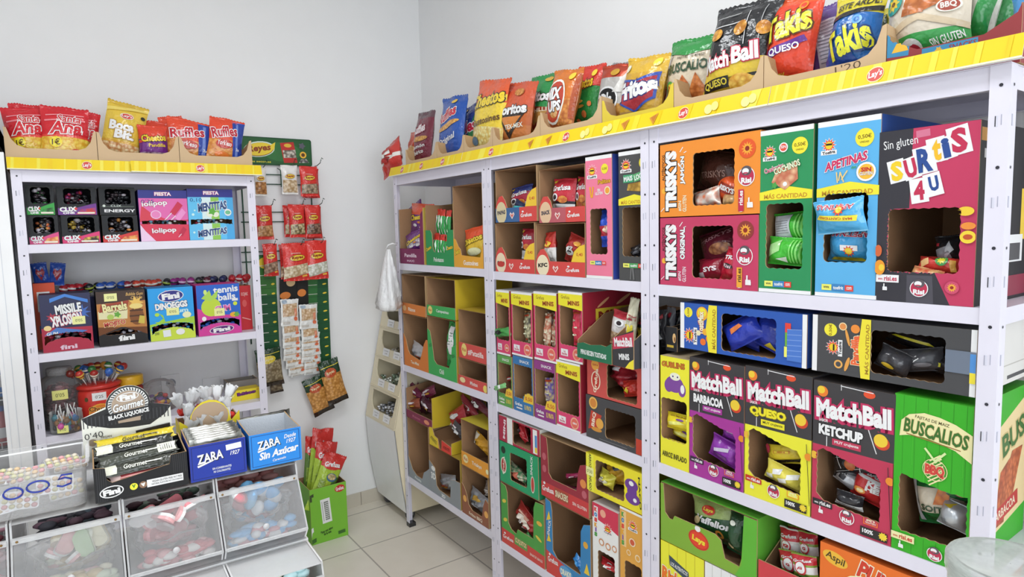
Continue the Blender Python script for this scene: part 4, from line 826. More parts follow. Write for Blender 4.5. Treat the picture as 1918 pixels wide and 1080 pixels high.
rbag(838, 600, 858, 690, .05, 'green and silver bag standing in the centre green carton', '#379a50', t=.04, lo=True, roll=2, prints=[R(.65, .6, .4, .6, '#e3ebe3')] + [R(.65, .4 + .06 * i, .3, .015, '#51705a') for i in range(7)])
# shelf 3
q = RA(762, 780, 805, 905, .33, 'tall grey carton at the lower left of the far rack bottom shelf', z3, a0=.037, cf='#8f959b', cs=KRAFT, lip=[(0, .36), (.12, .24), (.2, .16), (.4, .1), (.66, .1), (.74, .22), (.92, .3), (1, .34)], prints=[T('fusilli', .45, .05, .3, .035, '#dfe3e6', -4)])
RA(757, 712, 809, 785, .33, 'maroon carton heaped with maroon bags, top left of the far rack bottom shelf', q[3] + .002, a0=.037, cf='#7d2c48', cs='#c2a92d', top=False, side=[(0, .8), (1, 1)], lip=flat(.22), prints=[E(.8, .1, .2, .12, '#d98a6a'), T('Rizos', .4, .1, .3, .06, '#b9657f')])
cols = ['#6c2340', '#7d2c48', '#8f4a35', '#4a2230']
for i, (x0, y0, x1, y1, r, o) in enumerate(((760, 719, 786, 748, 20, .05), (783, 721, 809, 750, -25, .06), (759, 742, 784, 772, -15, .03), (780, 745, 808, 776, 18, .035), (770, 728, 800, 758, 60, .10), (757, 728, 776, 752, -40, .08), (792, 732, 810, 764, 35, .09), (768, 752, 792, 778, -70, .07), (772, 716, 798, 734, 80, .14))):
    rbag(x0, y0, x1, y1, o, ('maroon bag in the heap, upper left of the maroon carton', 'maroon and silver bag in the heap, upper right of the maroon carton', 'maroon bag in the heap, lower left of the maroon carton', 'maroon bag with yellow disc in the heap, lower right of the maroon carton', 'maroon bag deep in the middle of the heap', 'maroon bag at the left edge of the heap by the rack post', 'maroon bag at the right edge of the heap', 'maroon bag lying low behind the maroon carton front', 'maroon bag topping the back of the heap')[i], cols[i % 4], t=.04, lo=True, roll=r, prints=[E(.5, .6, .5, .2, '#e3d9de'), E(.6, .3, .3, .14, '#d9a23c'), R(.3, .4, .14, .4, '#b9b2b9')])
q = RA(802, 830, 863, 940, .33, 'grey carton with white marks, centre of the far rack bottom shelf', z3, cf='#8d9297', cs='#a98f35', lip=[(0, .66), (.08, .62), (.2, .55), (.24, .2), (.32, .14), (.68, .12), (.72, .5), (.85, .54), (1, .55)], prints=[E(.14, .52, .13, .1, '#e6e8ea'), T('3D', .14, .36, .16, .14, '#f2f4f6', b=.05), T('3D', .46, .06, .12, .07, '#e9ecef', b=.04)])
rbag(826, 880, 856, 925, .06, 'silver grey crumpled snack bag in the centre grey carton', '#a9adb3', t=.05, lo=True, roll=-14, fin='foil', prints=[E(.4, .2, .5, .2, '#d9a83c'), T('3D', .5, .3, .4, .16, '#b8402f')])
c = carton('display_tray', 'low yellow and red display tray lying on the grey cartons of the far rack', GA, FR.pos(.295, q[3] + .002, .006), FR.rz, .22, .095, .30, '#d8453c', '#c2a92d', lip=[(0, .95), (.14, 1), (.24, .6), (.40, .52), (.46, .02), (.56, .02), (.58, .55), (1, .42)], top=False, side=[(0, .6), (1, 1)], prints=[P([(0, 0), (.44, 0), (.40, .52), (.24, .6), (.14, 1), (0, .95)], '#dcc233'), T('ATREVETE', .2, .34, .3, .2, '#3a341c', -18, b=.02), T('ATREVETE', .78, .22, .3, .16, '#5c1a16', b=.02)], cat='display tray')
for i, (x0, y0, x1, y1, r, o) in enumerate(((842, 758, 874, 800, -30, .10), (862, 748, 900, 775, -65, .14), (880, 742, 918, 772, -70, .10), (848, 790, 872, 822, 20, .07), (856, 756, 884, 780, -80, .19), (884, 736, 914, 762, -60, .20), (838, 778, 862, 806, -10, .14))):
    rbag(x0, y0, x1, y1, o, ('red white bag leaning out of the low tray', 'red and grey bag lying along the top of the low tray heap', 'dark maroon bag at the right end of the low tray heap', 'dark grey bag in the gap of the low tray front', 'red bag behind the leaning red white one in the low tray', 'wine red bag at the far back of the low tray', 'silver and red bag at the left of the low tray')[i], ['#b8323c', '#a53a44', '#6d2735', '#4a474a', '#b02f3a', '#7d2434', '#b9b4b6'][i], t=.04, lo=True, roll=r, prints=[E(.5, .5, .5, .3, '#e9e3e3'), R(.3, .7, .3, .1, '#d9cfd2')])
q = RA(863, 868, 915.5, 978, .33, 'brown carton of silver barbecue bags, lower right of the far rack bottom shelf', z3, cf='#8e5a44', cs=KRAFT, lip=[(0, .62), (.1, .56), (.2, .42), (.26, .24), (.4, .16), (.76, .16), (.82, .4), (.9, .55), (1, .5)], prints=[T('Fritos BBQ', .52, .07, .5, .08, '#efd9c4', b=.02), O(.12, .32, .14, '#e2a85a'), O(.92, .26, .14, '#e2a85a')])
RA(862, 783, 914.5, 868, .33, 'orange carton with one gold bag, upper right of the far rack bottom shelf', q[3] + .002, cf='#e09a3c', cs=KRAFT, ct='#c3b23a', lip=flat(.30), prints=[E(.16, .16, .2, .18, '#f2d8a2'), T('Risi', .16, .16, .14, .07, '#b8402f'), T('Triskys', .58, .14, .36, .1, '#fbeed9', b=.02), O(.96, .12, .1, '#f2dfb4')])
rbag(890, 810, 917, 848, .06, 'gold bag leaning in the upper right orange carton', '#d09a2c', t=.04, lo=True, roll=16, prints=[P([(.0, 0), (.3, 0), (.3, 1), (0, 1)], '#e6dcc8')])
rbag(876, 908, 908, 960, .05, 'grey silver barbecue bag in the brown carton', '#9a9ea4', t=.05, lo=True, roll=10, fin='foil', prints=[E(.5, .7, .5, .2, '#c9a24a'), E(.5, .25, .5, .14, '#dfe1e4')])
rbag(902, 900, 918, 945, .07, 'grey barbecue bag tucked at the right side of the brown carton', '#8a7f7a', t=.04, lo=True, roll=-6, prints=[E(.5, .5, .6, .3, '#e3dcd4')])
# ---------------------------------------------------------------- middle rack of the right wall
GBX = 'snack cartons in the middle rack'
z1, z2, z3 = ZB
def RBX(*a, **kw): return RA(*a, grp=GBX, **kw)
def gref(cx, cy, w, h): return [T('Grefusa', cx, cy, w, h, '#f6e6e2', 3, b=.025), E(cx - w * .3, cy + h * .9, w * .18, h * .5, '#f6e6e2')]
heart = lambda cx, cy, s, c='#e8c4bc': [T('♥', cx, cy, s, s * 1.3, c)] 
def hrt(cx, cy, w, h, c='#efd2cc'): return [P([(cx, cy - h / 2), (cx + w / 2, cy + h * .15), (cx + w * .35, cy + h / 2), (cx, cy + h * .22), (cx - w * .35, cy + h / 2), (cx - w / 2, cy + h * .15)], c), P([(cx, cy - h * .3), (cx + w * .3, cy + h * .12), (cx + w * .2, cy + h * .28), (cx, cy + h * .04), (cx - w * .2, cy + h * .28), (cx - w * .3, cy + h * .12)], '#c2504a')]
red = '#cb4a46'
# shelf 1, four open cartons then two closed ones
def gbox(x0, y0, x1, y1, z0, label, egg, eggt, left, price=True, ph=.3, extra=()):
    lip = [(0, ph), (.04, ph + .12), (.1, ph + .22), (.18, ph + .24), (.25, ph + .14), (.3, ph), (.74, ph), (.8, ph + .2), (.9, ph + .30), (1, ph + .34)] if price else [(0, ph), (.04, ph + .12), (.1, ph + .22), (.2, ph + .22), (.27, ph + .12), (.3, ph), (1, ph)]
    pr = [R(.30, ph / 2, .6, ph, left)] if left else []
    pr += [E(.15, ph * .68, .27, ph * 1.55, egg), T(eggt, .15, ph * .7, .2, ph * .3, '#3a3a4a' if eggt != 'KFC' else '#1d1a1a', 4, b=.05)] + hrt(.42, ph * .45, .12, ph * .5) + gref(.76, ph * .45, .26, ph * .26)
    if price: pr += [P([(.74, ph + .005), (.8, ph + .2), (.9, ph + .30), (1, ph + .33), (1, ph + .005)], '#e9bd3c'), T('0,40', .9, ph + .14, .12, .07, '#b8402f')]
    return RBX(x0, y0, x1, y1, .33, label, z0, cf=red, cs=KRAFT, lip=lip, prints=pr + list(extra))
q = gbox(926, 418, 1002, 508, z1, 'red open carton with a strawberry egg, lower left of the middle rack top shelf', '#e0cdb0', 'fresa', None, ph=.27, extra=[E(.15, .16, .2, .12, '#b9403a')])
q2 = gbox(1002, 419, 1096.5, 516, z1, 'red open carton with a round chicken badge, lower right of the middle rack top shelf', '#ecd6b6', 'KFC', None, ph=.27)
gbox(926, 320, 1006, 417, q[3] + .002, 'blue and red open carton, upper left of the middle rack top shelf', '#cfc09a', 'PAPAS', '#3c6190', ph=.27)
gbox(1008, 318, 1096.5, 417, q2[3] + .002, 'pink and red open carton, upper right of the middle rack top shelf', '#d9b896', 'SNACK', '#b35a62', price=False, ph=.27)
def grb(x0, y0, x1, y1, off, label, base='#c22f3e', **kw): rbag(x0, y0, x1, y1, off, label, base, name='corn_snack_bag', bands=kw.pop('bands', [(0, .3, '#eae4e2'), (.3, .36, '#26222a')]), prints=[T('Grefusa', .5, .72, .78, .16, '#ffffff', 4, b=.03), E(.3, .46, .3, .22, '#f2eeec'), E(.32, .46, .18, .14, '#2a2530'), E(.65, .4, .36, .2, 'v#e3a248#b8622c'), E(.16, .9, .14, .08, '#e6c23c')], **kw)
grb(928, 352, 966, 402, .06, 'red and navy snack bag at the left of the blue and red carton', '#a82c44', t=.05, roll=-5, bands=[(0, .4, '#dfe0e6'), (.8, 1, '#2f3f86')])
rbag(962, 380, 992, 402, .05, 'dark blue bag lying flat in the blue and red carton', '#25304e', t=.03, lo=True, roll=24, prints=[P([(0, .2), (1, .8), (1, 1), (0, .4)], '#3fb0b4')])
grb(1036, 336, 1080, 400, .06, 'red snack bag with cartoon rings, left of two in the pink and red carton', t=.05, roll=3)
grb(1078, 332, 1110, 400, .07, 'red snack bag, right of two in the pink and red carton', t=.05, roll=4, bands=[(0, .4, 'v#d99a48#b8402f')])
grb(978, 428, 1004, 486, .06, 'dark red snack bag standing in the strawberry egg carton', '#a92436', t=.04, roll=2)
rbag(1015, 434, 1034, 492, .05, 'white and red chicken snack bag at the left of the badge carton', '#dcd8d4', t=.035, lo=True, roll=-6, bands=[(.5, 1, '#c2352c')], prints=[E(.5, .6, .5, .2, '#e0b23c')])
rbag(1062, 440, 1098, 496, .06, 'red chicken snack bag leaning at the right of the badge carton', '#a9302c', t=.05, lo=True, roll=18, prints=[E(.45, .45, .5, .3, '#e9e4e0'), E(.45, .45, .26, .2, '#2a2526'), E(.7, .75, .3, .16, '#e0a23c')])
SUN = lambda cx, cy, r, asp=1: [ST(cx, cy, r * 1.12, 12, '#f6f0ea', .6), ST(cx, cy, r, 12, '#d84a33', .58), E(cx, cy, r * 1.05, r * 1.05 * asp, '#f1c232'), R(cx, cy + r * .12 * asp, r * .9, r * .26 * asp, '#222222'), R(cx, cy - r * 1.0 * asp, r * 2.3, r * .62 * asp, '#f7f5f2'), T('Tosfrit', cx, cy - r * 1.0 * asp, r * 1.9, r * .42 * asp, '#2a2626', 3, b=.04)]
def mas(y, h=.06): return [P([(0, y - h / 2), (1, y - h / 2), (1, y + h * .4), (.55, y + h * .95), (0, y + h * .4)], '#f4d93a'), T('MÁS CANTIDAD', .5, y - .003, .82, h * .62, '#c08a2c', 0, b=.03)]
web = lambda x, y, w=.52, h=.035, c='#3f7fb4': [R(x - w * .34, y, w * .32, h, '#f0e46a'), T('www.', x - w * .34, y, w * .2, h * .4, '#4a4a3a'), R(x + .02, y, w * .42, h * 1.15, c), T('tosfrit', x + .02, y, w * .32, h * .6, '#f2f2f2', b=.03), R(x + w * .38, y, w * .26, h, '#d8443a'), T('com', x + w * .38, y, w * .16, h * .5, '#f2e2e0')]
RBX(1096, 303, 1148, 523, .34, 'tall pink closed carton with a window, middle rack top shelf', z1, z1=1.868, cf='#e37a94', cs='#3a4ea6', ct='#e9e4e0', hole=(.16, .20, .82, .575), side=[(0, 1), (1, 1)],
    prints=[R(.5, .985, 1, .03, '#f0ebe6')] + SUN(.26, .88, .17, .27) + [O(.74, .89, .26, '#f2d83c'), T('0,50€', .74, .89, .18, .024, '#8a6a1c'), T('Palitos', .72, .79, .46, .035, '#d9a52f', 3, out='#7a3020', b=.03), R(.2, .71, .05, .09, '#e9a02f', 10), R(.28, .71, .05, .09, '#e9a02f', -8), T('SIN\nGLUTEN', .52, .71, .28, .05, '#ffffff', 4, b=.03), O(.84, .715, .22, '#f0d9b4'), O(.84, .715, .16, '#e09a3c'), R(.5, .012, 1, .024, '#f0ebe6')] + web(.46, .13, .6, .03))
rbag(1120, 392, 1150, 462, .03, 'shiny blue bag hanging in the window of the pink carton', '#2a4fc0', t=.05, lo=True, roll=-3, bands=[(.26, .6, '#b8303f')], prints=[E(.7, .45, .4, .2, '#e9c8b0')])
RBX(1158, 296, 1214, 526, .34, 'tall dark grey closed carton half behind the rack posts', z1, z1=1.868, a1=1.79, cf='#4a4a4a', cs='#3f3f40', ct='#e9e4e0', hole=(.12, .19, .9, .57),
    prints=[R(.5, .985, 1, .03, '#f0ebe6')] + SUN(.26, .89, .17, .24) + [O(.86, .90, .3, '#f2d83c'), T('0,50€', .86, .9, .2, .024, '#8a6a1c'), R(.34, .79, .34, .06, '#3f9a6a'), T('MAIS', .34, .79, .3, .04, '#f0f4ec', 5, b=.03), R(.72, .80, .4, .06, '#5aa06a', 12), T('LOCA', .72, .8, .34, .04, '#f0f4ec', 12, b=.03), P([(.3, .7), (.9, .68), (.85, .76), (.34, .75)], 'v#c9a44a#8a6a2c')] + mas(.615, .055) + [R(.5, .06, .05, .1, '#6d6d6d', 8), R(.42, .06, .04, .1, '#6d6d6d', -6)] + web(.5, .12, .7, .032, '#4f9a5a'))
rbag(1180, 455, 1215, 492, .05, 'black snack bag at the bottom of the dark grey carton window', '#232327', t=.05, lo=True, roll=-20, prints=[E(.5, .5, .4, .2, '#5a5a60')])
# shelf 2: small upright cartons
pk = '#d1466e'
def mini(x0, y0, x1, y1, z0, label, **kw):
    return RBX(x0, y0, x1, y1, .34, label, z0, cf=pk, cs='#9a2636', ct='#efe9e4', hole=(.05, .23, .95, .80),
        prints=[R(.5, .985, 1, .03, '#f2eee8'), P([(0, .80), (1, .75), (1, .97), (0, .97)], '#f6d934'), T('Grefusa', .3, .92, .36, .05, '#8a6a2a', b=.01), R(.65, .845, .54, .085, '#f2cf3a'), T('MINIS', .65, .845, .48, .065, '#8a2f22', 2, b=.04)] +
               [R(.24, .12, .3, .1, '#f3e6e6'), T('La\nfamilia', .24, .12, .22, .075, '#b8304e', b=.03), O(.76, .12, .34, '#f0a58a'), O(.76, .12, .26, '#d96a5a'), T('SIN', .76, .12, .16, .03, '#fbeae0', b=.03), R(.5, .015, 1, .03, '#f2eee8')], **kw)
def small(x0, y0, x1, y1, z0, label, col, price):
    return RBX(x0, y0, x1, y1, .34, label, z0, cf=col, cs=KRAFT, hole=[(.04, .24), (.52, .24), (.6, .34), (.8, .38), (.96, .34), (.96, .85), (.04, .85)] if price else (.04, .24, .96, .85),
        prints=([P([(.5, .2), (.6, .35), (.8, .395), (1, .35), (1, .2)], '#e9bd3c'), T('0,50', .78, .27, .34, .08, '#b8402f')] if price else []) + [T('Grefusa', .26, .13, .38, .06, '#f2e6e2', b=.03), T('EL PIRATA', .74, .11, .34, .08, '#e0c65a', b=.03), R(.3, .06, .3, .025, '#e6dcd8'), T('SNACK', .6, .92, .5, .05, '#e6e9ee')])
SA = small(931, 662, 960, 757, z2, 'lower leftmost green small carton on the middle rack middle shelf', '#5f9a50', True)
SB = small(960, 664, 999, 768, z2, 'lower small blue carton on the middle rack middle shelf', '#3c74a8', True)
SCc = small(999.5, 672, 1041, 783, z2, 'lower small purple carton on the middle rack middle shelf', '#8a3f7e', True)
SD = mini(1041, 672, 1088, 806, z2, 'lower pink and yellow small carton standing empty, middle rack middle shelf')
M1 = mini(928, 542, 956, 655, SA[3] + .002, 'upper leftmost pink and yellow small carton with a green bag, middle rack', a0=SA[0])
M2 = mini(956.5, 545, 998, 664, SB[3] + .002, 'upper pink and yellow small carton with two printed tubes, middle rack')
M3 = mini(998.5, 545, 1044, 672, SCc[3] + .002, 'upper pink and yellow small carton packed with printed tubes, middle rack')
M4 = mini(1045, 544, 1092, 675, SD[3] + .002, 'upper pink and yellow small carton with a single red tube, middle rack',
          sprints=[R(.5, .66, .62, .2, '#e6c93c'), T('MINIS', .5, .66, .54, .14, '#8a2f22', 2, b=.05), E(.3, .84, .2, .04, '#e0a878', 30), E(.6, .86, .24, .05, '#e0a878', 25), O(.8, .7, .1, '#d98a62'), O(.12, .45, .12, '#e0a878'), O(.12, .45, .07, '#9a2636'), E(.5, .46, .2, .1, '#e0a878', 10)])
def tube(x0, y0, x1, y1, off, label, cols, roll=0): rbag(x0, y0, x1, y1, off, label, cols, name='snack_tube', grp='printed snack tubes in the small cartons', t=.028, lo=True, roll=roll, prints=[R(.5, .9, .7, .06, '#c24a2c'), E(.4, .7, .4, .06, '#f2e6c8'), E(.6, .5, .4, .06, '#f2e6c8'), E(.4, .3, .4, .06, '#f2e6c8'), E(.5, .12, .4, .05, '#b8402f')])
tube(971, 580, 985, 640, .05, 'orange printed tube leaning left in its small carton', 'v#e9b47a#9a5a2c', -8)
tube(983, 584, 996, 642, .04, 'black and yellow printed tube leaning in its small carton', 'v#d9d2a8#4a4432', -8)
for i in range(4): tube(1000 + 10.5 * i, 582 + 2 * i, 1012 + 10.5 * i, 652 + 3 * i, .04 + .004 * (i % 2), f'red and cream printed tube, {("first", "second", "third", "fourth")[i]} from the left in the full small carton', 'v#efdcc0#b05a3c', -2)
tube(1074, 578, 1092, 648, .04, 'bright red tube alone in its small carton', '#d63a52', -6)
tube(1022, 705, 1040, 766, .04, 'purple and gold tube leaning in the purple small carton', 'v#d8c27c#5a4a9a', -10)
rbag(926, 610, 957, 634, .01, 'green bag spilling out of the upper leftmost small carton', '#3c8a40', t=.04, lo=True, roll=80, settle=False, prints=[E(.5, .5, .6, .3, '#222a22')])
rbag(940, 698, 960, 712, .05, 'red and white bag in the lower green small carton', '#b8343c', t=.03, lo=True, roll=75, prints=[E(.5, .5, .4, .4, '#f0e6e4')])
rbag(926, 716, 948, 732, .0, 'flat green packet poking out of the lower green small carton', '#7fbf7a', t=.012, lo=True, roll=70, settle=False, prints=[R(.5, .5, .8, .2, '#e9f0e6')])
rbag(976, 740, 992, 750, .05, 'bright blue packet at the bottom of the lower blue small carton', '#3f9fd6', t=.02, lo=True, roll=90)
# right half: two open trays on two cartons lying on their sides
kq = RBX(1097, 737, 1197, 838, .30, 'charcoal carton with a big empty window, lower right of the middle rack middle shelf', z2, a1=1.761, cf='#474648', cs='#3d3c3e', hole=(.36, .12, .89, .82),
         prints=[O(.14, .84, .16, '#e0b25a'), O(.14, .84, .12, '#c8803c'), P([(.04, .2), (.22, .3), (.3, .6), (.1, .66)], '#b8402f'), O(.26, .4, .14, '#d9a04a'), E(.2, .24, .2, .1, '#c88a3c'), T('BBQ', .15, .46, .2, .12, '#e6d6c2', 80, b=.03), R(.95, .18, .1, .34, '#b8402f'), R(.5, .05, .5, .02, '#6a6a6c')])
jq = RBX(1099, 668, 1197, 750, .30, 'red carton on its side holding a red foil bag, middle rack', kq[3] + .002, a1=1.761, cf='#c0504a', cs='#a93f3a', hole=(.38, .06, .92, .93),
         prints=[O(.16, .84, .15, '#e6a24a'), T('SIN', .16, .84, .1, .05, '#b8402f'), E(.17, .42, .18, .5, '#f0d0b8'), E(.17, .42, .14, .44, '#b8382f'), T('Grefusa', .17, .42, .34, .12, '#f0d0b8', 82, b=.03)])
rbag(1136, 676, 1186, 738, .07, 'crumpled dark red foil bag inside the red carton on its side', '#9c2430', t=.08, roll=24, lo=True, prints=[R(.3, .72, .3, .16, '#d0cfd2', 10)])
rbag(1168, 720, 1198, 758, .06, 'red and yellow packet in the lower right of the red carton window', '#c8362c', t=.04, lo=True, roll=-14, prints=[T('V', .4, .4, .5, .4, '#f0cf3a', b=.05)])
t1 = RBX(1080, 608, 1146, 668, .26, 'open green fronted tray of sunflower seeds, middle rack', jq[3] + .002, off=-.03, cf='#2a6a4c', cs='#8a7254', lip=[(0, .44), (.2, .5), (.4, .46), (.7, .52), (.85, .5), (1, .62)], top=False, side=[(0, .55), (.5, 1.25), (1, 1.4)], name='display_tray', prints=[T('PIPAS RECIEN TOSTADAS', .48, .2, .74, .15, '#f2f4ee', -1, b=.03)])
t2 = RBX(1147, 600, 1197, 672, .26, 'open black and yellow tray of ball snacks, beside the green fronted tray', jq[3] + .002, off=-.03, a1=1.760, cf='#3a3a3c', cs='#3a3a3c', lip=[(0, .62), (1, .86)], top=False, side=[(0, .62), (.5, 1.1), (1, 1.2)], name='display_tray', prints=[P([(0, .36), (1, .5), (1, .82), (0, .62)], '#b83a50'), T('MatchBall', .5, .56, .86, .2, '#ffffff', 7, b=.04), T('MINIS', .55, .24, .5, .14, '#ffffff', 6, out='#141414', b=.04), P([(.6, 0), (1, 0), (1, .22), (.8, .14)], '#e6d23a')])
rbag(1146, 580, 1184, 652, .06, 'white and red seed bag standing in the green fronted tray', '#d0cbc8', t=.05, roll=8, bands=[(0, .4, 'v#d8c0a2#9a7a58'), (.82, 1, '#b8303c')], prints=[E(.55, .68, .5, .2, '#f2eeec'), E(.55, .68, .3, .12, '#2a2428')])
for i, (x0, x1, c) in enumerate(((1176, 1194, '#e0dcc0'), (1186, 1205, '#2a2a2c'), (1168, 1186, '#303034'))):
    rbag(x0, 556 + 14 * i, x1, 650, .05 + .025 * i, ('yellow and white tube bag in the black and yellow tray', 'black bag against the post in the black and yellow tray', 'black bag at the left of the black and yellow tray')[i], c, t=.035, lo=True, roll=5, prints=[R(.5, .3, .7, .3, '#e6d23a'), T('MATCH', .5, .6, .4, .3, '#b8303c', 84)])
# shelf 3
qa = RBX(938, 900, 1020, 1032, .34, 'green and red carton, lower left of the middle rack bottom shelf', z3, a0=.937, cf='#4f9a48', cs=KRAFT, lip=[(0, .98), (.12, .96), (.16, .86), (.17, .38), (.24, .3), (.36, .27), (.4, .36), (.76, .36), (.78, .86), (.82, .96), (1, .98)],
         prints=[P([(0, 0), (1, 0), (1, .2), (0, .24)], '#c8443e'), E(.08, .7, .1, .06, '#d9c24a', 20), E(.1, .4, .1, .06, '#d9c24a', 20), E(.9, .66, .12, .07, '#e0b04a'), E(.88, .42, .14, .05, '#d9c24a', -20)] + gref(.16, .12, .26, .06) + [R(.47, .17, .3, .14, '#5a9a4c'), T('CUQUITOS', .47, .17, .26, .09, '#e8d8a0', out='#8a3a28', b=.03), T('SNACK BAGS', .82, .1, .28, .04, '#f0d8d0')])
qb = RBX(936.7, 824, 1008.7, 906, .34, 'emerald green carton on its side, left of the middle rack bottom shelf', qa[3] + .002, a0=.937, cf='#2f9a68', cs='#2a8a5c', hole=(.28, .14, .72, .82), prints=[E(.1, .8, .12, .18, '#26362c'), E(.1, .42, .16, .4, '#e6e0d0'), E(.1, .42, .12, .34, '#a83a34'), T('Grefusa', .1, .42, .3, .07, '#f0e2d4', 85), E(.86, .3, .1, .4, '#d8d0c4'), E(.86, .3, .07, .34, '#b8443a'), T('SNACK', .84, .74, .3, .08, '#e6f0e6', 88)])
RBX(941, 772, 1010.8, 836, .34, 'red and white carton pushed under the shelf, above the emerald green one', qb[3] + .002, z1=ZB[1] - .047, a0=.937, cf='#a83248', cs='#e6e2dc', hole=(.36, .08, .8, .95), prints=[R(.28, .5, .14, 1, '#ece6e0'), T('MINI', .14, .5, .3, .14, '#f0d8dc', 84, b=.04), R(.9, .5, .1, .9, '#ece6e0'), R(.92, .5, .05, .5, '#4f8ac0'), R(.92, .2, .05, .2, '#e6c93c')])
rbag(967, 820, 996, 846, .05, 'red bag lying in the red and white carton', '#b8242f', t=.04, lo=True, roll=60, prints=[E(.4, .5, .4, .2, '#3a1a1e')])
rbag(954, 874, 988, 906, .05, 'striped green and cream bag in the emerald carton', 'v#d8c8b0#3f8a5c', t=.05, lo=True, roll=20, prints=[P([(.2, .1), (.8, .3), (.6, .9)], '#b8604a')])
rbag(960, 950, 1006, 1004, .05, 'red and cream triangular bag leaning in the green and red carton', '#b33a35', t=.07, lo=True, roll=28, prints=[E(.5, .6, .6, .3, '#e6d8c8'), T('GUAY', .55, .3, .5, .2, '#ffffff', b=.04), R(.4, .8, .4, .08, '#e0b09a')])
rbag(980, 1004, 1002, 1026, .03, 'green and white packet under the triangular bag', '#3f9a48', t=.03, lo=True, roll=50, prints=[R(.5, .5, .6, .14, '#f0f2ec')])
qe = RBX(1021, 930, 1107, 1078, .34, 'blue carton with yellow triangles at the bottom of the middle rack', z3, cf='#3a80b4', cs=KRAFT, lip=[(0, .99), (.12, .97), (.15, .86), (.16, .34), (.26, .26), (.78, .24), (.80, .80), (.86, .9), (1, .94)],
         prints=[P([(0, 0), (.6, 0), (.5, .22), (0, .3)], '#c8443e'), P([(.02, .7), (.12, .74), (.08, .84)], '#e6c23c'), P([(.02, .42), (.12, .44), (.07, .54)], '#e6c23c'), P([(.86, .3), (.98, .3), (.92, .44)], '#e6c23c'), O(.9, .66, .1, '#d9a23c'), E(.46, .14, .3, .18, '#5a9ac8'), T('DRAKIS', .46, .14, .24, .08, '#f2e6c8', 4, b=.04), T('SNACK', .08, .62, .26, .05, '#f0f0f0', 80)] + gref(.16, .2, .24, .07))
qd = RBX(1011.7, 810, 1103, 950, .34, 'maroon carton with bag prints, centre of the middle rack bottom shelf', qe[3] + .002, z1=ZB[1] - .06, cf='#94333f', cs=KRAFT, lip=[(0, 1), (.13, .98), (.15, .84), (.17, .42), (.24, .34), (.76, .34), (.80, .64), (.84, .76), (1, .82)],
         prints=[P([(0, 0), (1, 0), (1, .24), (0, .24)], '#c23f40')] + gref(.15, .14, .26, .09) + [R(.45, .14, .3, .18, '#a84a3a'), T('SNACKERS', .45, .14, .27, .11, '#f0d8b4', out='#6a2420', b=.03), T('SIN GLUTEN', .82, .12, .28, .05, '#f0d8d0'), E(.08, .66, .09, .12, '#b8606a'), E(.08, .46, .09, .12, '#b8606a'), O(.9, .5, .12, '#d98a4a'), E(.92, .34, .1, .12, '#b8606a')])
rbag(1060, 878, 1094, 902, .05, 'magenta bag in the maroon carton', '#a52a5a', t=.05, lo=True, roll=70, prints=[E(.6, .6, .3, .2, '#e6c6d2')])
rbag(1042, 898, 1092, 930, .06, 'purple and green bag lying at the foot of the maroon carton', '#8a2a52', t=.05, lo=True, roll=80, prints=[ST(.3, .8, .2, 6, '#8fc04a'), T('zas', .6, .5, .5, .2, '#e6c0d0', b=.04)])
rbag(1074, 1040, 1102, 1074, .04, 'bright blue packet folded in the blue carton', '#2f86d0', t=.03, lo=True, roll=30, prints=[R(.5, .5, .6, .2, '#56a6e6')])
KOS = lambda c: [T('K', .14, .94, .12, .04, c, 0, b=.08), T('O', .14, .89, .12, .04, '#3f86c0', b=.08), T('S', .14, .84, .12, .04, '#d8443a', b=.08), T('K', .14, .79, .12, .04, '#e0a23c', b=.08), T('I', .14, .745, .05, .04, '#7a4a9a', b=.08), T('S', .14, .70, .12, .04, '#4f9a48', b=.08)]
qg = RBX(1109, 938, 1160, 1180, .34, 'pink and white tall carton with ring prints, bottom shelf of the middle rack', z3, cf='#ece6e0', cs='#d8d0ca', hole=(.2, .1, .86, .56),
    prints=[P([(0, 1), (1, 1), (1, .79), (.6, .83), (0, .86)], '#c93a52'), R(.14, .82, .16, .3, '#f6f2ee'), O(.42, .93, .22, '#e9a28a')] + SUN(.6, .80, .16, .2) + KOS('#d8443a') + [O(.36, .65, .2, '#c8885a'), O(.36, .65, .13, '#ece6e0'), O(.62, .64, .2, '#c8885a'), O(.62, .64, .13, '#ece6e0'), O(.86, .65, .18, '#c8885a'), O(.86, .65, .12, '#ece6e0')])
qh = RBX(1160.5, 946, 1199, 1190, .34, 'orange tall carton with ring prints behind the rack posts, bottom shelf of the middle rack', z3, a1=1.761, cf='#d9a04a', cs='#c89040', hole=(.2, .1, .95, .56),
    prints=[R(.5, .99, 1, .02, '#ece6e0'), R(.18, .82, .2, .3, '#e6c08a')] + SUN(.58, .88, .18, .2) + KOS('#4f9a48') + [O(.56, .74, .28, '#e9d0b0'), O(.56, .74, .2, '#c85a3c'), O(.4, .64, .2, '#e6cfa8'), O(.4, .64, .14, '#d9a04a'), O(.8, .63, .24, '#e6cfa8'), O(.8, .63, .16, '#d9a04a')])
rbag(1112, 1040, 1152, 1078, .02, 'red and white bag in the mouth of the pink and white carton', '#c22f35', t=.04, lo=True, roll=4, prints=[P([(.3, .3), (.7, .3), (.6, .9), (.4, .9)], '#f2eeea')])
rbag(1138, 1010, 1156, 1060, .06, 'dark red speckled tube standing in the pink and white carton', 'v#a84a3c#3a2020', t=.03, lo=True, roll=-6)
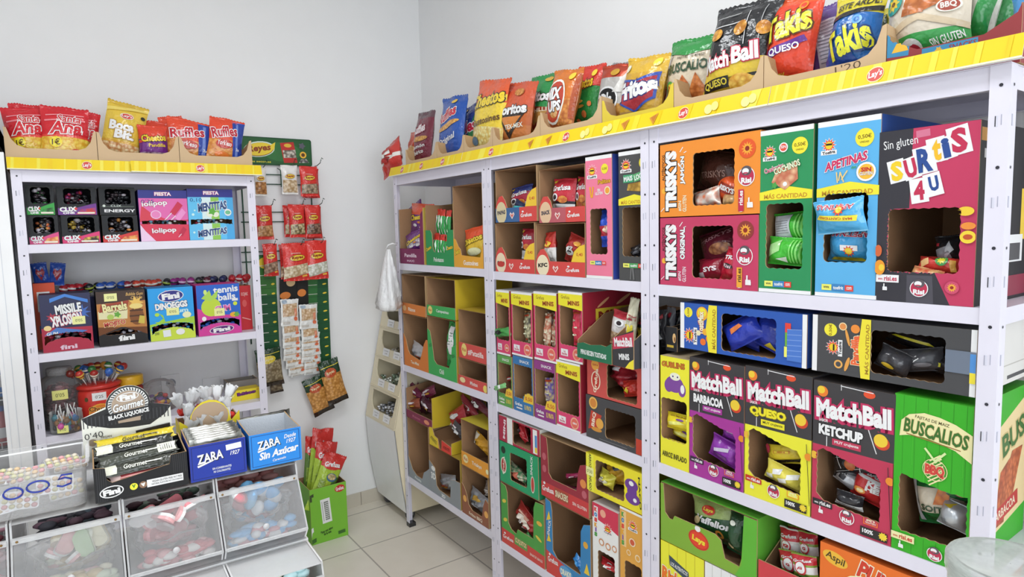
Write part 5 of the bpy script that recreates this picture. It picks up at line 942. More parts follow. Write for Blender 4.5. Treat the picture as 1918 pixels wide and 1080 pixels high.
qf = RBX(1097, 845, 1198, 945, .30, 'yellow carton on its side with a purple cartoon shape, lower right of the middle rack', max(qg[3], qh[3]) + .002, a1=1.761, cf='#e6d533', cs='#cdbc2a', hole=(.18, .12, .7, .9),
         prints=[R(.08, .5, .13, .96, '#efe04a'), T('ARROZ', .08, .80, .20, .09, '#4a4a2a', -90, b=.03), T('INFLADO', .08, .22, .2, .09, '#4a4a2a', -90, b=.03), R(.07, .52, .15, .22, '#ece79a'), T("0'30", .07, .52, .1, .09, '#33322a', b=0), E(.82, .62, .22, .3, '#6a3f8c'), E(.84, .3, .24, .3, '#6a3f8c'), E(.83, .46, .16, .4, '#6a3f8c'), E(.82, .66, .08, .12, '#f0ecf4'), E(.88, .28, .06, .1, '#f0ecf4'), T('NACO', .96, .5, .4, .06, '#3a3a24', -86, b=.03)])
rbag(1112, 880, 1140, 920, .02, 'pale yellow pointed bag at the left of the yellow carton window', '#d9d04a', t=.05, lo=True, roll=14, prints=[E(.5, .5, .6, .3, '#e9e2c0'), T('GUB', .5, .5, .4, .14, '#7a3a8a')])
rbag(1130, 858, 1172, 918, .06, 'mustard bag crumpled in the yellow carton window', '#c79a2a', t=.06, lo=True, roll=-10, prints=[E(.6, .75, .4, .2, '#56606a'), P([(.2, .2), (.4, .6), (.5, .2)], '#8a6a1c')])
# ---------------------------------------------------------------- nearest rack of the right wall
GC = 'large snack cartons in the nearest rack'
z1, z2, z3 = ZCC
PE = 2.664
def RCX(*a, **kw): return RA(*a, grp=GC, **kw)
def risi(cx, cy, w, asp, c='#b3304c'): return [O(cx, cy, w, '#f4f0f0'), O(cx, cy, w * .9, c), E(cx, cy + w * .3 / asp, w * .62, w * .5 / asp, '#5a5358'), E(cx - w * .05, cy + w * .28 / asp, w * .4, w * .3 / asp, '#f2eeee'), E(cx - w * .05, cy + w * .18 / asp, w * .3, w * .08 / asp, '#b3304c'), T('Risi', cx, cy - w * .2 / asp, w * .62, w * .3 / asp, '#ffffff', b=.05)]
def hand(cx, cy, w, asp, c='#f4f2f2'): return [R(cx, cy, w * .8, w * .7 / asp, c), R(cx - w * .15, cy + w * .55 / asp, w * .22, w * .8 / asp, c), R(cx + w * .3, cy - w * .1 / asp, w * .3, w * .5 / asp, c)]
def burst(cx, cy, w, asp, a='#b8383a', b_='#e9a23a', c='#8a2c22'): return [O(cx, cy, w, a), ST(cx, cy, w * .36, 12, b_, .55), O(cx, cy, w * .26, c)]
def url(cx, cy, w, h, bg, fg='#ffffff', rot=0): return [R(cx, cy, w, h, bg, rot), T('www.', cx - w * .3, cy - h * .1, w * .22, h * .28, fg, rot), T('risi.es', cx + w * .14, cy, w * .56, h * .62, fg, rot, b=.03)]
# shelf 1
tri = lambda main, sub, c2, gl: (lambda A: [TV('AUTÉNTICOS', .035, .68, .36, .035, A, '#2a211c', b=.03), E(.045, .36, .05, .05 / A, '#e9a93a'), TV('TRISKYS', .125, .49, .82, .125, A, '#ffffff', out='#221a18', b=.07, ow=.06), TV(sub, .255, .62, .46 if len(sub) > 5 else .38, .055, A, '#ffffff', out='#221a18', b=.05), TV('#SIN', .225, .14, .14, .035, A, gl), TV('GLUTEN', .275, .17, .22, .04, A, gl)] +
    [R(.24, .9, .05, .012, '#f6eeea', 50), R(.28, .86, .03, .01, '#f6eeea', 20), R(.03, .1, .05, .01, '#f6eeea', 40)] + ([R(.215, .70, .014, .05, '#ffffff', 30)] if sub == 'JAMON' else []) + burst(.885, .80, .15, A, c2) + risi(.88, .46, .15, A) + [TV('www.', .835, .06, .07, .03, A, '#fff')] + [R(.835, .17, .05, .27, '#b8304c' if c2 == '#d8562c' else '#e8a03a'), TV('risi.es', .835, .2, .18, .034, A, '#ffffff' if c2 == '#d8562c' else '#3a2c1c', b=.03)] + hand(.915, .11, .06, A))
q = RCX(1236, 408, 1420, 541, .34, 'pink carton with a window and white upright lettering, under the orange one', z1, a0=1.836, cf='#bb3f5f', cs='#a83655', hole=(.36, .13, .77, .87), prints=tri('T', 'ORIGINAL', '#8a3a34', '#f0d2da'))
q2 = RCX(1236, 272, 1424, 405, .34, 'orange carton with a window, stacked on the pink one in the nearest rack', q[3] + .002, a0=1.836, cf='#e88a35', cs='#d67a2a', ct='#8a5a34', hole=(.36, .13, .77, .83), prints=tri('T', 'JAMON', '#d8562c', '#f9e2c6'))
cbg = lambda x0, y0, x1, y1, off, label, base, **kw: rbag(x0, y0, x1, y1, off, label, base, **kw)
cbg(1326, 334, 1392, 390, .035, 'orange bag caught in the window of the orange carton', '#d9562a', t=.06, roll=22, prints=[R(.5, .5, .6, .3, '#8a2c1c'), T('RISKYS', .5, .5, .5, .16, '#ffffff', b=.04)])
cbg(1302, 366, 1350, 404, .04, 'crinkled orange and clear bag at the foot of the orange carton window', 'v#d9682f#d8cfc6', t=.05, roll=-12, fin='foil')
cbg(1346, 372, 1394, 402, .035, 'clear bag of golden snack rings at the foot of the orange carton window', 'v#d9b27a#a8845a', t=.05, roll=10)
cbg(1302, 288, 1392, 356, .07, 'dark brown bag deep inside the orange carton', '#4a2a22', t=.08, roll=10, prints=[T('TRISKYS', .45, .4, .6, .16, '#8a6a60', 8)])
cbg(1352, 470, 1392, 536, .04, 'bright red bag at the right of the pink carton window', '#c01f38', t=.06, roll=14, prints=[E(.5, .5, .5, .16, '#2a1a1e'), T('Risi', .5, .5, .36, .1, '#e9c6cc'), T('TRIS', .5, .76, .6, .12, '#f0e2e4', 12, b=.04)])
cbg(1306, 490, 1356, 538, .05, 'dark red bag with white letters at the foot of the pink carton window', '#8a1c30', t=.06, roll=-10, prints=[T('SYS', .6, .5, .5, .2, '#e6d6da', b=.04), R(.2, .3, .3, .2, '#b9a6ac')])
cbg(1304, 428, 1386, 498, .06, 'dark bag with ring snacks deep inside the pink carton', '#5a1c2a', t=.08, roll=-16, prints=[E(.6, .4, .5, .3, 'v#a8744a#6a3a2a'), T('TRISKYS', .5, .75, .7, .12, '#a87a80', 10)])
tos = lambda price, mid: (lambda A: [R(.5, .985, 1, .03, '#eef0ea'), R(.5, .012, 1, .022, '#e6ebe4')] + SUN(.19, .865, .115, 1 / A) + [O(.76, .885, .29, '#f2d83c'), T('0,50€', .76, .89, .21, .026, '#7a5a1c', 2), T('UNIDAD', .76, .862, .14, .01, '#7a5a1c')] + mas(.60, .055) + web(.38, .055, .52, .034) + mid(A))
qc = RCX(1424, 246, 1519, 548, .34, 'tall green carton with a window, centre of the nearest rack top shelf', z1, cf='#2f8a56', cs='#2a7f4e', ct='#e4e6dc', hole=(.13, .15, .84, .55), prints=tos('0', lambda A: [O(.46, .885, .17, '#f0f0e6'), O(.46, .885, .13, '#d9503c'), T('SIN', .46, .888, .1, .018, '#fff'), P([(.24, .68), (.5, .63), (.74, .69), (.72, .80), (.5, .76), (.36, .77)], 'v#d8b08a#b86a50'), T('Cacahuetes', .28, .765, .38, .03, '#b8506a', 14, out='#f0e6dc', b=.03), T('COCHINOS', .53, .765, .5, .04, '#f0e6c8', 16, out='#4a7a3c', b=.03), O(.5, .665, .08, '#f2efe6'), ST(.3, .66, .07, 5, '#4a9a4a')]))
for i, (y0, y1, r) in enumerate(((402, 452, -4), (448, 496, 3))):
    cbg(1436 + 1 * i, y0 - 4, 1508, y1 + 2, .03, ('shiny lime green packet with a grey label panel, upper in the green carton window', 'shiny lime green packet with folded film, lower in the green carton window')[i], '#46b83a', t=.05, roll=r, fin='film', prints=([R(.3, .5, .5, .8, '#c6ccd2')] + [R(.3, .3 + .08 * k, .4, .014, '#6a7076') for k in range(6)] if i == 0 else [P([(0, .2), (.4, .5), (.4, .9), (.1, .7)], '#9fd08a'), P([(.3, .2), (.6, .1), (.6, .3)], '#d6ead0')]) + [P([(.66 + .08 * k, .1), (.7 + .08 * k, .1), (.72 + .08 * k, .9), (.68 + .08 * k, .9)], '#7fd86a') for k in range(4)])
qd = RCX(1532, 230, 1642, 557, .34, 'tall sky blue carton spilling a blue bag, nearest rack top shelf', z1, cf='#5aa8d8', cs='#2c4f96', ct='#e9ebe6', hole=(.13, .20, .84, .59), prints=tos('0', lambda A: [T('APETINAS', .47, .765, .72, .05, '#c2305a', 12, out='#f0eef2', b=.04, sh=.3), T('de patata', .72, .735, .32, .02, '#4a9a4a', 10), R(.42, .68, .02, .06, '#e9c27a', 20), R(.38, .685, .02, .05, '#e9c27a', -10), R(.34, .68, .02, .06, '#e9c27a', 6), R(.46, .69, .02, .06, '#e9c27a', -34), O(.8, .70, .3, '#f2efe8'), O(.8, .70, .24, '#e9b03c'), T('SIN', .8, .712, .16, .024, '#b8302c', b=.05), T('GLUTEN', .8, .69, .2, .018, '#ffffff', out='#7a3a1c', b=.03)]))
blue = dict(prints=[T('APETINAS', .5, .8, .76, .13, '#b8304c', 176, out='#e9eef4', b=.03), P([(.1, .5), (.9, .34), (.94, .5), (.2, .62)], '#f0d83c'), T('MAS CANTIDAD', .52, .49, .66, .07, '#b8402f', 172), ST(.6, .72, .12, 9, '#d84a33'), O(.6, .72, .12, '#f0c232')])
cbg(1528, 374, 1622, 436, -.002, 'sky blue bag slumped out of the blue carton window', '#4fa9da', t=.06, roll=-5, tilt=-10, settle=False, bands=[(0, .06, '#7cc0e4')], **blue)
cbg(1536, 420, 1622, 492, .04, 'sky blue bag standing upside down in the blue carton window', '#3f9fd6', t=.07, roll=2, prints=[T('APETINAS', .55, .72, .8, .14, '#b8304c', 180, out='#e9eef4', b=.03), R(.58, .36, .34, .14, '#f2f2f0'), ST(.58, .28, .12, 10, '#d84a33'), O(.58, .28, .14, '#f0c232'), P([(.1, .04), (.9, .04), (.8, .12), (.2, .12)], '#f0d83c')])
cbg(1534, 440, 1562, 490, .06, 'darker blue bag behind at the left of the blue carton window', '#2f7fc0', t=.05, lo=True, prints=[R(.5, .7, .8, .2, '#f0d83c')])
def surtis(A):
    pr = [P([(0, 0), (.78, 0), (.62, .18), (.34, .5), (.36, 1), (0, 1)], '#35343a'), P([(.34, 0), (.62, 0), (.60, .16), (.34, .16)], '#4e4c54')]
    pr += [T('Sin gluten', .23, .92, .36, .065, '#f2f0ee', 6, b=.0), R(.46, .965, .14, .04, '#c9728c', 5)]
    L = (('S', .20, .765, '#e6c22c', 8, 1.15), ('U', .345, .775, '#b8304f', 14, 1.1), ('R', .485, .815, '#2c4a8a', 8, 1.35), ('t', .60, .865, '#e6b22c', 6, 1.2), ('i', .69, .87, '#2c4a8a', 12, 1.1), ('S', .81, .905, '#b8304f', 8, 1.35))
    for ch, x, y, c, r, s_ in L: pr.append(R(x, y, .155 * s_, .115 * s_, '#f6f4f2', r + 4))
    for ch, x, y, c, r, s_ in L: pr.append(T(ch, x, y, (.11 if ch not in 'it' else .07) * s_, .1 * s_, c, r, b=.05))
    pr += [R(.44, .645, .18, .14, '#f6f4f2', 8), R(.58, .675, .17, .13, '#f6f4f2', 14), T('4', .44, .645, .11, .11, '#b8304f', 6, b=.04), T('U', .585, .68, .095, .085, '#2c4a8a', 12, b=.05)]
    pr += url(.135, .135, .25, .045, '#f4f2f0', '#b8304f') + hand(.11, .075, .06, A) + risi(.475, .085, .19, A) + burst(.80, .10, .14, A, '#c24a68', '#e9a83a') + [E(.9, .52, .16, .05, '#e6c23c'), E(.93, .44, .14, .04, '#e08a3a'), E(.93, .38, .15, .07, '#f0c83c'), E(.93, .38, .09, .03, '#b8502c'), E(.03, .3, .08, .07, '#c8643a'), E(.05, .2, .12, .09, '#e0922f'), E(.07, .2, .06, .04, '#f0c23c')]
    return pr
RCX(1647, 248, 1824, 569, .34, 'big black and pink carton with ransom-note lettering, right on the nearest rack top shelf', z1, cf='#b93b5c', cs='#232226', ct='#4a2a34', hole=(.12, .175, .855, .545), prints=surtis,
    sprints=[R(.22, .93, .4, .07, '#e0a02c'), T('risi.es', .24, .93, .24, .04, '#7a3a14'), R(.14, .83, .14, .05, '#e9e6e6'), R(.8, .5, .16, .3, '#e6c23c'), R(.6, .30, .34, .16, '#e9e7e4'), R(.6, .28, .26, .1, '#4a4a4c'), E(.3, .2, .2, .1, '#c8643a'), R(.55, .08, .9, .12, '#8a2a40')])
cbg(1712, 480, 1800, 522, .05, 'red patterned bag with a green sunflower disc in the black and pink carton', '#c83a32', t=.06, roll=4, tilt=30, prints=[O(.62, .55, .26, '#3f9a4c'), ST(.62, .55, .1, 8, '#f0d23c'), R(.25, .4, .2, .3, '#d9b27a', 20), R(.4, .7, .2, .2, '#8a2420', -20), R(.86, .4, .12, .5, '#d9a04a', 10)])
cbg(1700, 500, 1760, 536, .02, 'red and tan printed bag at the foot of the black and pink carton window', 'v#c23a30#d8a870', t=.04, roll=12, tilt=30)
cbg(1752, 440, 1806, 500, .10, 'black and silver bag standing deep in the black and pink carton', '#26262a', t=.06, roll=-6, fin='film', prints=[R(.4, .4, .5, .4, '#8a8e94', 14), P([(.4, .2), (.8, .5), (.6, .8)], '#b9bcc2'), R(.2, .7, .14, .1, '#a82c3a')])
# shelf 2: cartons standing below, two lying across them
mb_ = lambda sub, c, c2, tcol, tag_: (lambda A: [P([(0, .55), (1, .55), (1, 1), (0, 1)], '#3e3c3e'), P([(.18, .55), (.19, .55), (.19, .62), (.18, .62)], '#e6e6e6'), E(.12, .93, .14, .14 / A, '#e07a2f'), E(.1, .94, .1, .1 / A, '#f0c23c'), E(.70, .965, .14, .09 / A, '#d9502f'), E(.86, .665, .18, .17 / A, '#c8452c'), E(.845, .68, .16, .16 / A, '#f0c23c')] +
     [R(.55, .985, .4, .006, '#d9d9d9', -3), R(.75, .66, .012, .16, '#d9d9d9', 20), R(.36, .985, .01, .05, '#c9c9c9')] +
     [T('MatchBall', .50, .82, .92, .135, '#ffffff', 2, out='#b8305a', b=.05, ow=.11), T('SABOR', .14, .73, .12, .022, '#e6e0e0', b=.02), T(sub, .36, .665, .56, .075, tcol, 0, out='#1f1d1e' if tcol == '#ffffff' else '#8a7a1c', b=.06)] + [R(.44, .595, .36, .045, tag_), T('MUY crujiente', .44, .595, .3, .026, '#f2e6ea' if tag_ != '#e6d72f' else '#3a361c', 1)] +
     url(.15, .135, .26, .045, c2) + hand(.13, .075, .07, A) + risi(.47, .095, .19, A) + [R(.76, .125, .17, .06, '#e9762c'), R(.76, .125, .15, .05, c), T('SIN', .76, .135, .1, .025, '#f0dcc0', b=.04), T('GLUTEN', .76, .113, .12, .014, '#f0dcc0'), R(.80, .045, .32, .06, '#2c2a28'), T('100%', .73, .05, .13, .03, '#f4f0e4', b=.04), ST(.91, .05, .055, 10, '#f0c83c', .7), R(.97, .3, .008, .44, '#2a2424', 4), O(.03, .47, .1, '#f0b23c'), O(.97, .43, .1, '#e08a2f')])
ph_ = [(.06, .20), (.16, .155), (.86, .13), (.86, .40), (.80, .45), (.62, .46), (.14, .53), (.06, .50)]
RCX(1236, 664, 1291, 874, .33, 'yellow carton of puffed rice bags at the left of the nearest rack middle shelf', z2, a0=1.836, cf='#e8dc3a', cs='#8a7a58', ct='#b9a88a', hole=(.02, .24, .92, .62), prints=lambda A: [T('GUBLINS', .45, .93, .8, .05, '#c8742c', 2, out='#6a3a1c', b=.03), E(.5, .76, .62, .15, '#7a4a94'), E(.3, .74, .3, .12, '#7a4a94'), E(.76, .72, .26, .12, '#7a4a94'), E(.52, .83, .36, .07, '#f0e8c8'), O(.44, .83, .1, '#ffffff'), O(.6, .83, .1, '#ffffff'), O(.45, .83, .05, '#3a2a4a'), O(.61, .83, .05, '#3a2a4a'), E(.78, .73, .14, .08, '#f4f0f6'), T('ARROZ INFLADO', .5, .1, .86, .05, '#4a4422', -1, b=.03)])
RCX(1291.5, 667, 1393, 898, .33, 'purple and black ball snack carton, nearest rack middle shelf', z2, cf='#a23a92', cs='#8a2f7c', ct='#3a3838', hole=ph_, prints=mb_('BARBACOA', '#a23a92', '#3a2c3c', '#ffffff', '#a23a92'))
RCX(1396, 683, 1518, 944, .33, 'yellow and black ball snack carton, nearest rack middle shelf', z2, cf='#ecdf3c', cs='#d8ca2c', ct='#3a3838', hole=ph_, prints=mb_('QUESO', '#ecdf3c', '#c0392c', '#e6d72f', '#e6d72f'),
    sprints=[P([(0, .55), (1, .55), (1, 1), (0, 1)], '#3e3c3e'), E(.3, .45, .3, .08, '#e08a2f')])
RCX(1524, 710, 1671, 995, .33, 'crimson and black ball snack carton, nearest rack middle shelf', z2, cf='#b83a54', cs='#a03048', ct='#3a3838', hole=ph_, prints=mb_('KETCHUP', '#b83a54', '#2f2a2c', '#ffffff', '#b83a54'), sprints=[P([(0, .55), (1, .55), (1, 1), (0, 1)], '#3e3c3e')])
def busc(A):
    arc = [(.06 + .92 * i / 10, .80 + .07 * math.sin(PI * (.12 + .66 * i / 10)) - .10 * (i / 10) ** 2) for i in range(11)]
    pr = [R(.125 + .16 * i, .5, .006, 1, '#2f8a1f') for i in range(6)] + [R(.1 + .16 * i, .8 - .13 * (i % 4), .004, .2, '#55c43a') for i in range(6)]
    pr += [P([(.08, .74), (.1, .84), (.2, .885), (.4, .91), (.6, .90), (.8, .875), (1, .83), (1, .665), (.8, .72), (.6, .745), (.4, .76), (.2, .755)], '#efdca6')]
    pr += [T('FAJITAS DE MAIZ', .5, .868, .44, .025, '#5a5230', -6), T('BUSCALIOS', .55, .80, .82, .09, '#3a6a2c', -6, out='#c8b078', b=.03, ow=.03), R(.52, .745, .7, .006, '#9a6a3a', -7)]
    pr += [O(.56, .575, .32, '#e9d9a4'), O(.56, .575, .30, '#3a8a26')] + [R(.56, .575 + .025 * (k - 3), .27 - .03 * abs(k - 3), .008, '#e9d9a4', 40) for k in range(7)] + [R(.5, .66, .03, .10, '#cfe0a0', 40), R(.62, .66, .03, .09, '#cfe0a0', -40), T('BBQ', .56, .57, .25, .075, '#c8453c', 0, out='#e9d9a4', b=.06)]
    pr += url(.17, .095, .32, .045, '#efdca6', '#c0392c') + hand(.15, .035, .08, A) + risi(.60, .055, .2, A) + [R(.86, .055, .26, .055, '#e9ead6'), R(.86, .055, .25, .048, '#3aa628'), T('SIN GLUTEN', .87, .055, .23, .03, '#f2f4e8')]
    return pr
RCX(1676, 735, 1830, 1040, .33, 'bright green wood-grain carton, right on the nearest rack middle shelf', z2, a1=PE, cf='#3aa628', cs='#3aa628', ct='#3aa628', hole=[(.09, .16), (.14, .13), (.97, .13), (.97, .46), (.7, .46), (.12, .50), (.09, .47)], prints=busc,
    sprints=[P([(0, .06), (1, .2), (1, .95), (0, .66)], '#e2cc9a'), T('BUS', .72, .70, .42, .15, '#3a6a2c', 14, out='#c8b078', b=.03), P([(.4, .15), (.5, .5), (.66, .56), (.6, .16)], 'v#c8643a#8e4222'), P([(.4, .2), (.7, .6), (.9, .6), (.7, .2)], 'v#cf7444#9a4a26'), R(.6, .24, .5, .1, '#b8302c', 8), T('BARBACOA', .6, .24, .4, .06, '#f0dcc0', 8)])
rb0 = FR.q(1271, 561, .006); 
zz = max(FR.q(1291, 660, .006)[1], 0)
zstk = z2 + .0  # top of the tallest standing carton
tops = [FR.q(x, y, .006)[1] for x, y in ((1264, 664), (1342, 667), (1457, 683), (1597, 710), (1750, 735))]
ZS = max(tops[:3]) + .002; ZS2 = max(tops[2:]) + .002
lyf = lambda price, body, c: (lambda A: [R(.018, .5, .036, 1, '#e9e9ea'), R(.985, .5, .03, 1, '#e2e3e8')] + body(A))
def lsun(cx, cy, r, A):  # sun badge turned a quarter
    return [ST(cx, cy, r * 1.1, 12, '#f6f0ea', .6), ST(cx, cy, r, 12, '#d84a33', .58), E(cx, cy, r * 1.05, r * 1.05 / A, '#f1c232'), R(cx + r * .1, cy, r * .24, r * .9 / A, '#222222'), R(cx + r * 1.0, cy, r * .6, r * 2.3 / A, '#f7f5f2'), TV('Tosfrit', cx + r * 1.0, cy, r * 1.9 / A, r * .42, A, '#2a2626', b=.04)]
vmas = lambda x, A, w=.05: [P([(x - w, 0), (x - w * 1.5, .5), (x - w, 1), (x + w * .4, 1), (x + w * .4, 0)], '#f0d43c'), TV('MÁS CANTIDAD', x - w * .15, .5, .84, w * .7, A, '#a8842c', b=.03)]
q = RCX(1274, 566, 1511, 682, .32, 'blue carton lying on its side on the purple ball snack carton', ZS, z1=ZCC[0] - .048, cf='#2f57a8', cs='#28498f', ct='#2f57a8', hole=(.365, .08, .79, .86),
    prints=lyf('', lambda A: [O(.075, .80, .075, '#f2d83c'), TV('0,50€', .075, .80, .2, .02, A, '#7a5a1c')] + lsun(.085, .3, .055, A) + [E(.2, .8, .1, .3, '#e9a83a'), E(.2, .82, .07, .2, '#f2d83c'), TV('TostiMax', .19, .6, .5, .05, A, '#f2e2c0', out='#c8502c', b=.04), O(.23, .42, .05, '#e9a83a'), O(.21, .2, .05, '#e0702f'), O(.26, .28, .05, '#e0702f'), O(.17, .38, .04, '#f0d8b0')] + vmas(.31, A) + [R(.875, .72, .04, .18, '#d8443a'), R(.875, .5, .04, .26, '#6aa53a'), R(.87, .26, .04, .2, '#f0e46a')] + [R(.92, .4, .1, .6, '#4a74c0')] + [R(.92, .2 + .1 * k, .1, .012, '#7f9fd8', 4) for k in range(6)], ''))
for i, (x0, y0, x1, y1, r) in enumerate(((1360, 588, 1420, 640, -30), (1404, 592, 1462, 660, 20), (1360, 618, 1412, 652, 14), (1398, 590, 1456, 620, -8))):
    cbg(x0 - 4, y0 - 4, x1 + 6, y1 + 4, .035 + .025 * (i // 2), ('shiny dark blue bag at the left of the lying blue carton window', 'shiny dark blue bag at the right of the lying blue carton window', 'dark blue bag low in the lying blue carton window', 'dark blue bag deep at the top of the lying blue carton window')[i], '#2338a8', t=.05, roll=r, fin='film', prints=[P([(.3, .5), (.7, .6), (.6, .75), (.3, .7)], '#d9783c')] if i in (0, 2) else [P([(.5, .1), (.9, .1), (.7, .3)], '#d8c83c')])
RCX(1522, 590, 1832, 733, .32, 'dark grey carton lying on its side above the crimson and green cartons', ZS2, z1=ZCC[0] - .045, a1=PE, cf='#48484a', cs='#d8d6d2', ct='#3c3c3e', hole=(.40, .12, .84, .84),
    prints=lyf('', lambda A: [O(.13, .76, .09, '#f2d83c'), TV('0,50€', .13, .76, .2, .024, A, '#7a5a1c'), O(.215, .84, .055, '#e9d2a8'), O(.215, .84, .043, '#d98a4a')] + lsun(.15, .46, .05, A) + [O(.30, .82, .06, '#e0883a'), E(.25, .66, .02, .3, '#d9984a', 14), O(.19, .18, .06, '#e0a85a'), O(.19, .18, .036, '#48484a'), E(.25, .2, .025, .26, '#d9984a', -16), TV('Pandilla', .305, .46, .5, .06, A, '#e0643a', out='#f0d8b8', b=.05)] + vmas(.385, A, .042) + [R(.92, .5, .16, .34, '#6a7484'), R(.985, .5, .03, .28, '#4f8ac8'), R(.985, .28, .03, .16, '#e6d23c')], ''),
    sprints=[R(.5, .5, .9, .9, '#dcdad6'), R(.5, .3, .8, .02, '#b9b6b0'), R(.75, .1, .4, .06, '#4a4a4c')])
for i, (x0, y0, x1, y1, r, c) in enumerate(((1646, 660, 1700, 705, 20, '#3a3a3e'), (1684, 655, 1756, 700, -12, '#5a5c62'), (1738, 668, 1795, 706, 8, '#26262a'), (1660, 618, 1760, 660, 14, '#1f1f22'))):
    cbg(x0 - 6, y0 - 6, x1 + 6, y1 + 4, .035 + .015 * i, ('crumpled charcoal bag at the left of the lying grey carton', 'grey bag with white strokes in the middle of the lying grey carton', 'black bag at the right of the lying grey carton', 'black bag with yellow edge deep in the lying grey carton')[i], c, t=.06, roll=r, prints=[R(.4, .6, .2, .06, '#e6e6e6', 30), R(.46, .5, .2, .05, '#e6e6e6', 30), E(.6, .3, .4, .2, '#8a8a90')] if i == 1 else [P([(.1, .4), (.9, .5), (.8, .62), (.2, .52)], '#c9c02c')] if i == 3 else [E(.5, .3, .4, .2, '#c8a82c')] if i == 0 else [R(.4, .5, .12, .2, '#d9d23c')])
c = carton('display_tray', 'black low tray squeezed behind the left post on the yellow puffed rice carton', GC, FR.pos(1.838, tops[0] + .003, .03), FR.rz, FR.q(1270, 640, .03)[0] - 1.842, .075, .26, '#2a2a2c', '#2a2a2c', top=False, side=[(0, .9), (1, 1.3)], cin='#3a3836', prints=[E(.75, .55, .3, .4, '#d9b27a'), E(.8, .5, .14, .2, '#8a5a34'), R(.4, .2, .6, .1, '#c8a83c')], cat='display tray')
for i, (x0, x1, y0, c) in enumerate(((1236, 1252, 578, '#3a3a3e'), (1248, 1264, 574, '#8a8c92'), (1256, 1274, 582, '#232326'))):
    rbag(x0, y0, x1, 650, .08 + .03 * i, ('black snack bag beside the left post, in the low black tray', 'grey striped snack bag standing in the low black tray', 'black snack bag at the right of the low black tray')[i], c, t=.035, roll=(-8, 3, 6)[i], lo=True, settle=False, prints=[R(.3, .5, .3, .6, '#c9cbd0', 10), E(.6, .8, .4, .14, '#b8303c')])
# bags in the standing cartons
for i, (y0, y1, r) in enumerate(((770, 812, -8), (796, 836, 6), (822, 866, -6))):
    cbg(1236, y0 - 6, 1294, y1 + 2, .03, ('top yellow bag in the puffed rice carton', 'middle yellow bag in the puffed rice carton', 'bottom yellow bag in the puffed rice carton')[i], '#e3d02c', t=.05, roll=r + 6, prints=[P([(.2, .3), (.8, .5), (.6, .62), (.2, .5)], '#efe27a'), E(.6, .7, .3, .12, '#7a4a94'), T('GUBLINS', .5, .86, .6, .06, '#8a5a2c')])
cbg(1346, 770, 1386, 836, .035, 'purple bag upright at the top of the purple carton window', '#7f2f9c', t=.05, roll=4, prints=[R(.6, .5, .4, .3, '#b9b2c2'), P([(.1, .8), (.9, .8), (.6, .95)], '#4a1c5c')])
cbg(1330, 814, 1386, 876, .035, 'purple bag at the foot of the purple carton window', '#8a35a4', t=.05, roll=14, prints=[R(.5, .6, .5, .14, '#bdb6c8', 20), R(.5, .3, .5, .2, '#5c2470')])
cbg(1422, 812, 1508, 886, .035, 'yellow ball snack bag with a black stripe in the yellow carton window', '#d9c234', t=.07, roll=-14, bands=[(.80, 1, '#26241f')], prints=[R(.5, .12, 1, .14, '#2a2723', 4), R(.5, .5, .4, .1, '#c8742c'), R(.5, .5, .36, .08, '#d9c234'), T('SIN', .5, .5, .2, .05, '#b85a2c', b=.04), R(.8, .84, .24, .14, '#f2f0ea'), T('Q', .5, .84, .16, .12, '#efe6b0', b=.04), O(.12, .6, .18, '#b8304c')])
cbg(1434, 862, 1504, 920, .04, 'yellow and white chequered bag at the foot of the yellow carton window', '#e3d65a', t=.05, roll=10, prints=[R(.2, .3, .24, .24, '#e9e6dc', 20), R(.6, .4, .24, .24, '#e9e6dc', 20), R(.4, .7, .24, .24, '#f0eee4', 20), R(.8, .75, .24, .24, '#e9e6dc', 20)])
cbg(1440, 800, 1500, 850, .07, 'black topped bag with red figure deep in the yellow carton', '#2b2928', t=.06, roll=-10, prints=[O(.6, .6, .2, '#a8303c'), R(.3, .6, .16, .3, '#c9c6c0', 10)])
cbg(1540, 822, 1650, 912, .05, 'black ball snack bag with white court lines in the crimson carton', '#1c1c1f', t=.06, roll=-12, prints=[R(.5, .7, .7, .014, '#d9d9d9', 6), R(.2, .5, .014, .4, '#d9d9d9', 12), R(.6, .45, .014, .5, '#c9c9c9', -20), R(.4, .28, .6, .012, '#c9c9c9', 10), O(.42, .45, .2, 'v#d07a3a#a8501f'), O(.76, .6, .18, '#b8482c'), O(.3, .85, .14, '#c8602c')])
cbg(1586, 876, 1652, 960, .03, 'red ketchup snack bag with white letters in the crimson carton window', '#c02a2c', t=.06, roll=14, bands=[(.74, .84, '#e9e6e6')], prints=[T('KE\nHE', .66, .58, .4, .3, '#ffffff', 4, b=.06), E(.34, .36, .34, .2, '#e08a3c'), E(.36, .36, .2, .12, '#f0d8a0'), R(.5, .12, .3, .06, '#7a1c20'), T('BALL', .6, .88, .5, .1, '#f2e6e6', b=.04)])
cbg(1556, 876, 1618, 930, .055, 'silver backed bag in front of the black one, crimson carton', '#c2c6cc', t=.05, roll=24, fin='foil', prints=[R(.3, .6, .2, .3, '#2a2a2e'), T('BAL', .3, .75, .3, .14, '#ffffff')])
cbg(1566, 914, 1618, 958, .035, 'black bag with a white label panel at the foot of the crimson carton window', '#2b2b2f', t=.04, roll=2, bands=[(0, .34, '#d9d9d6')], prints=[T('|||||', .5, .16, .6, .2, '#6a6a6c')])
cbg(1696, 866, 1796, 1000, .05, 'green and cream snack bag standing in the green carton', '#1f6a34', t=.08, roll=-12, bands=[(.25, .70, '#c9bda8')], prints=[T('SOITAS', .5, .3, .6, .12, '#2f4a34', -10, b=.03), P([(.45, .4), (.6, .7), (.8, .66), (.75, .4)], 'v#d8863a#a8562a'), R(.1, .5, .1, .9, '#c6ccd0')])
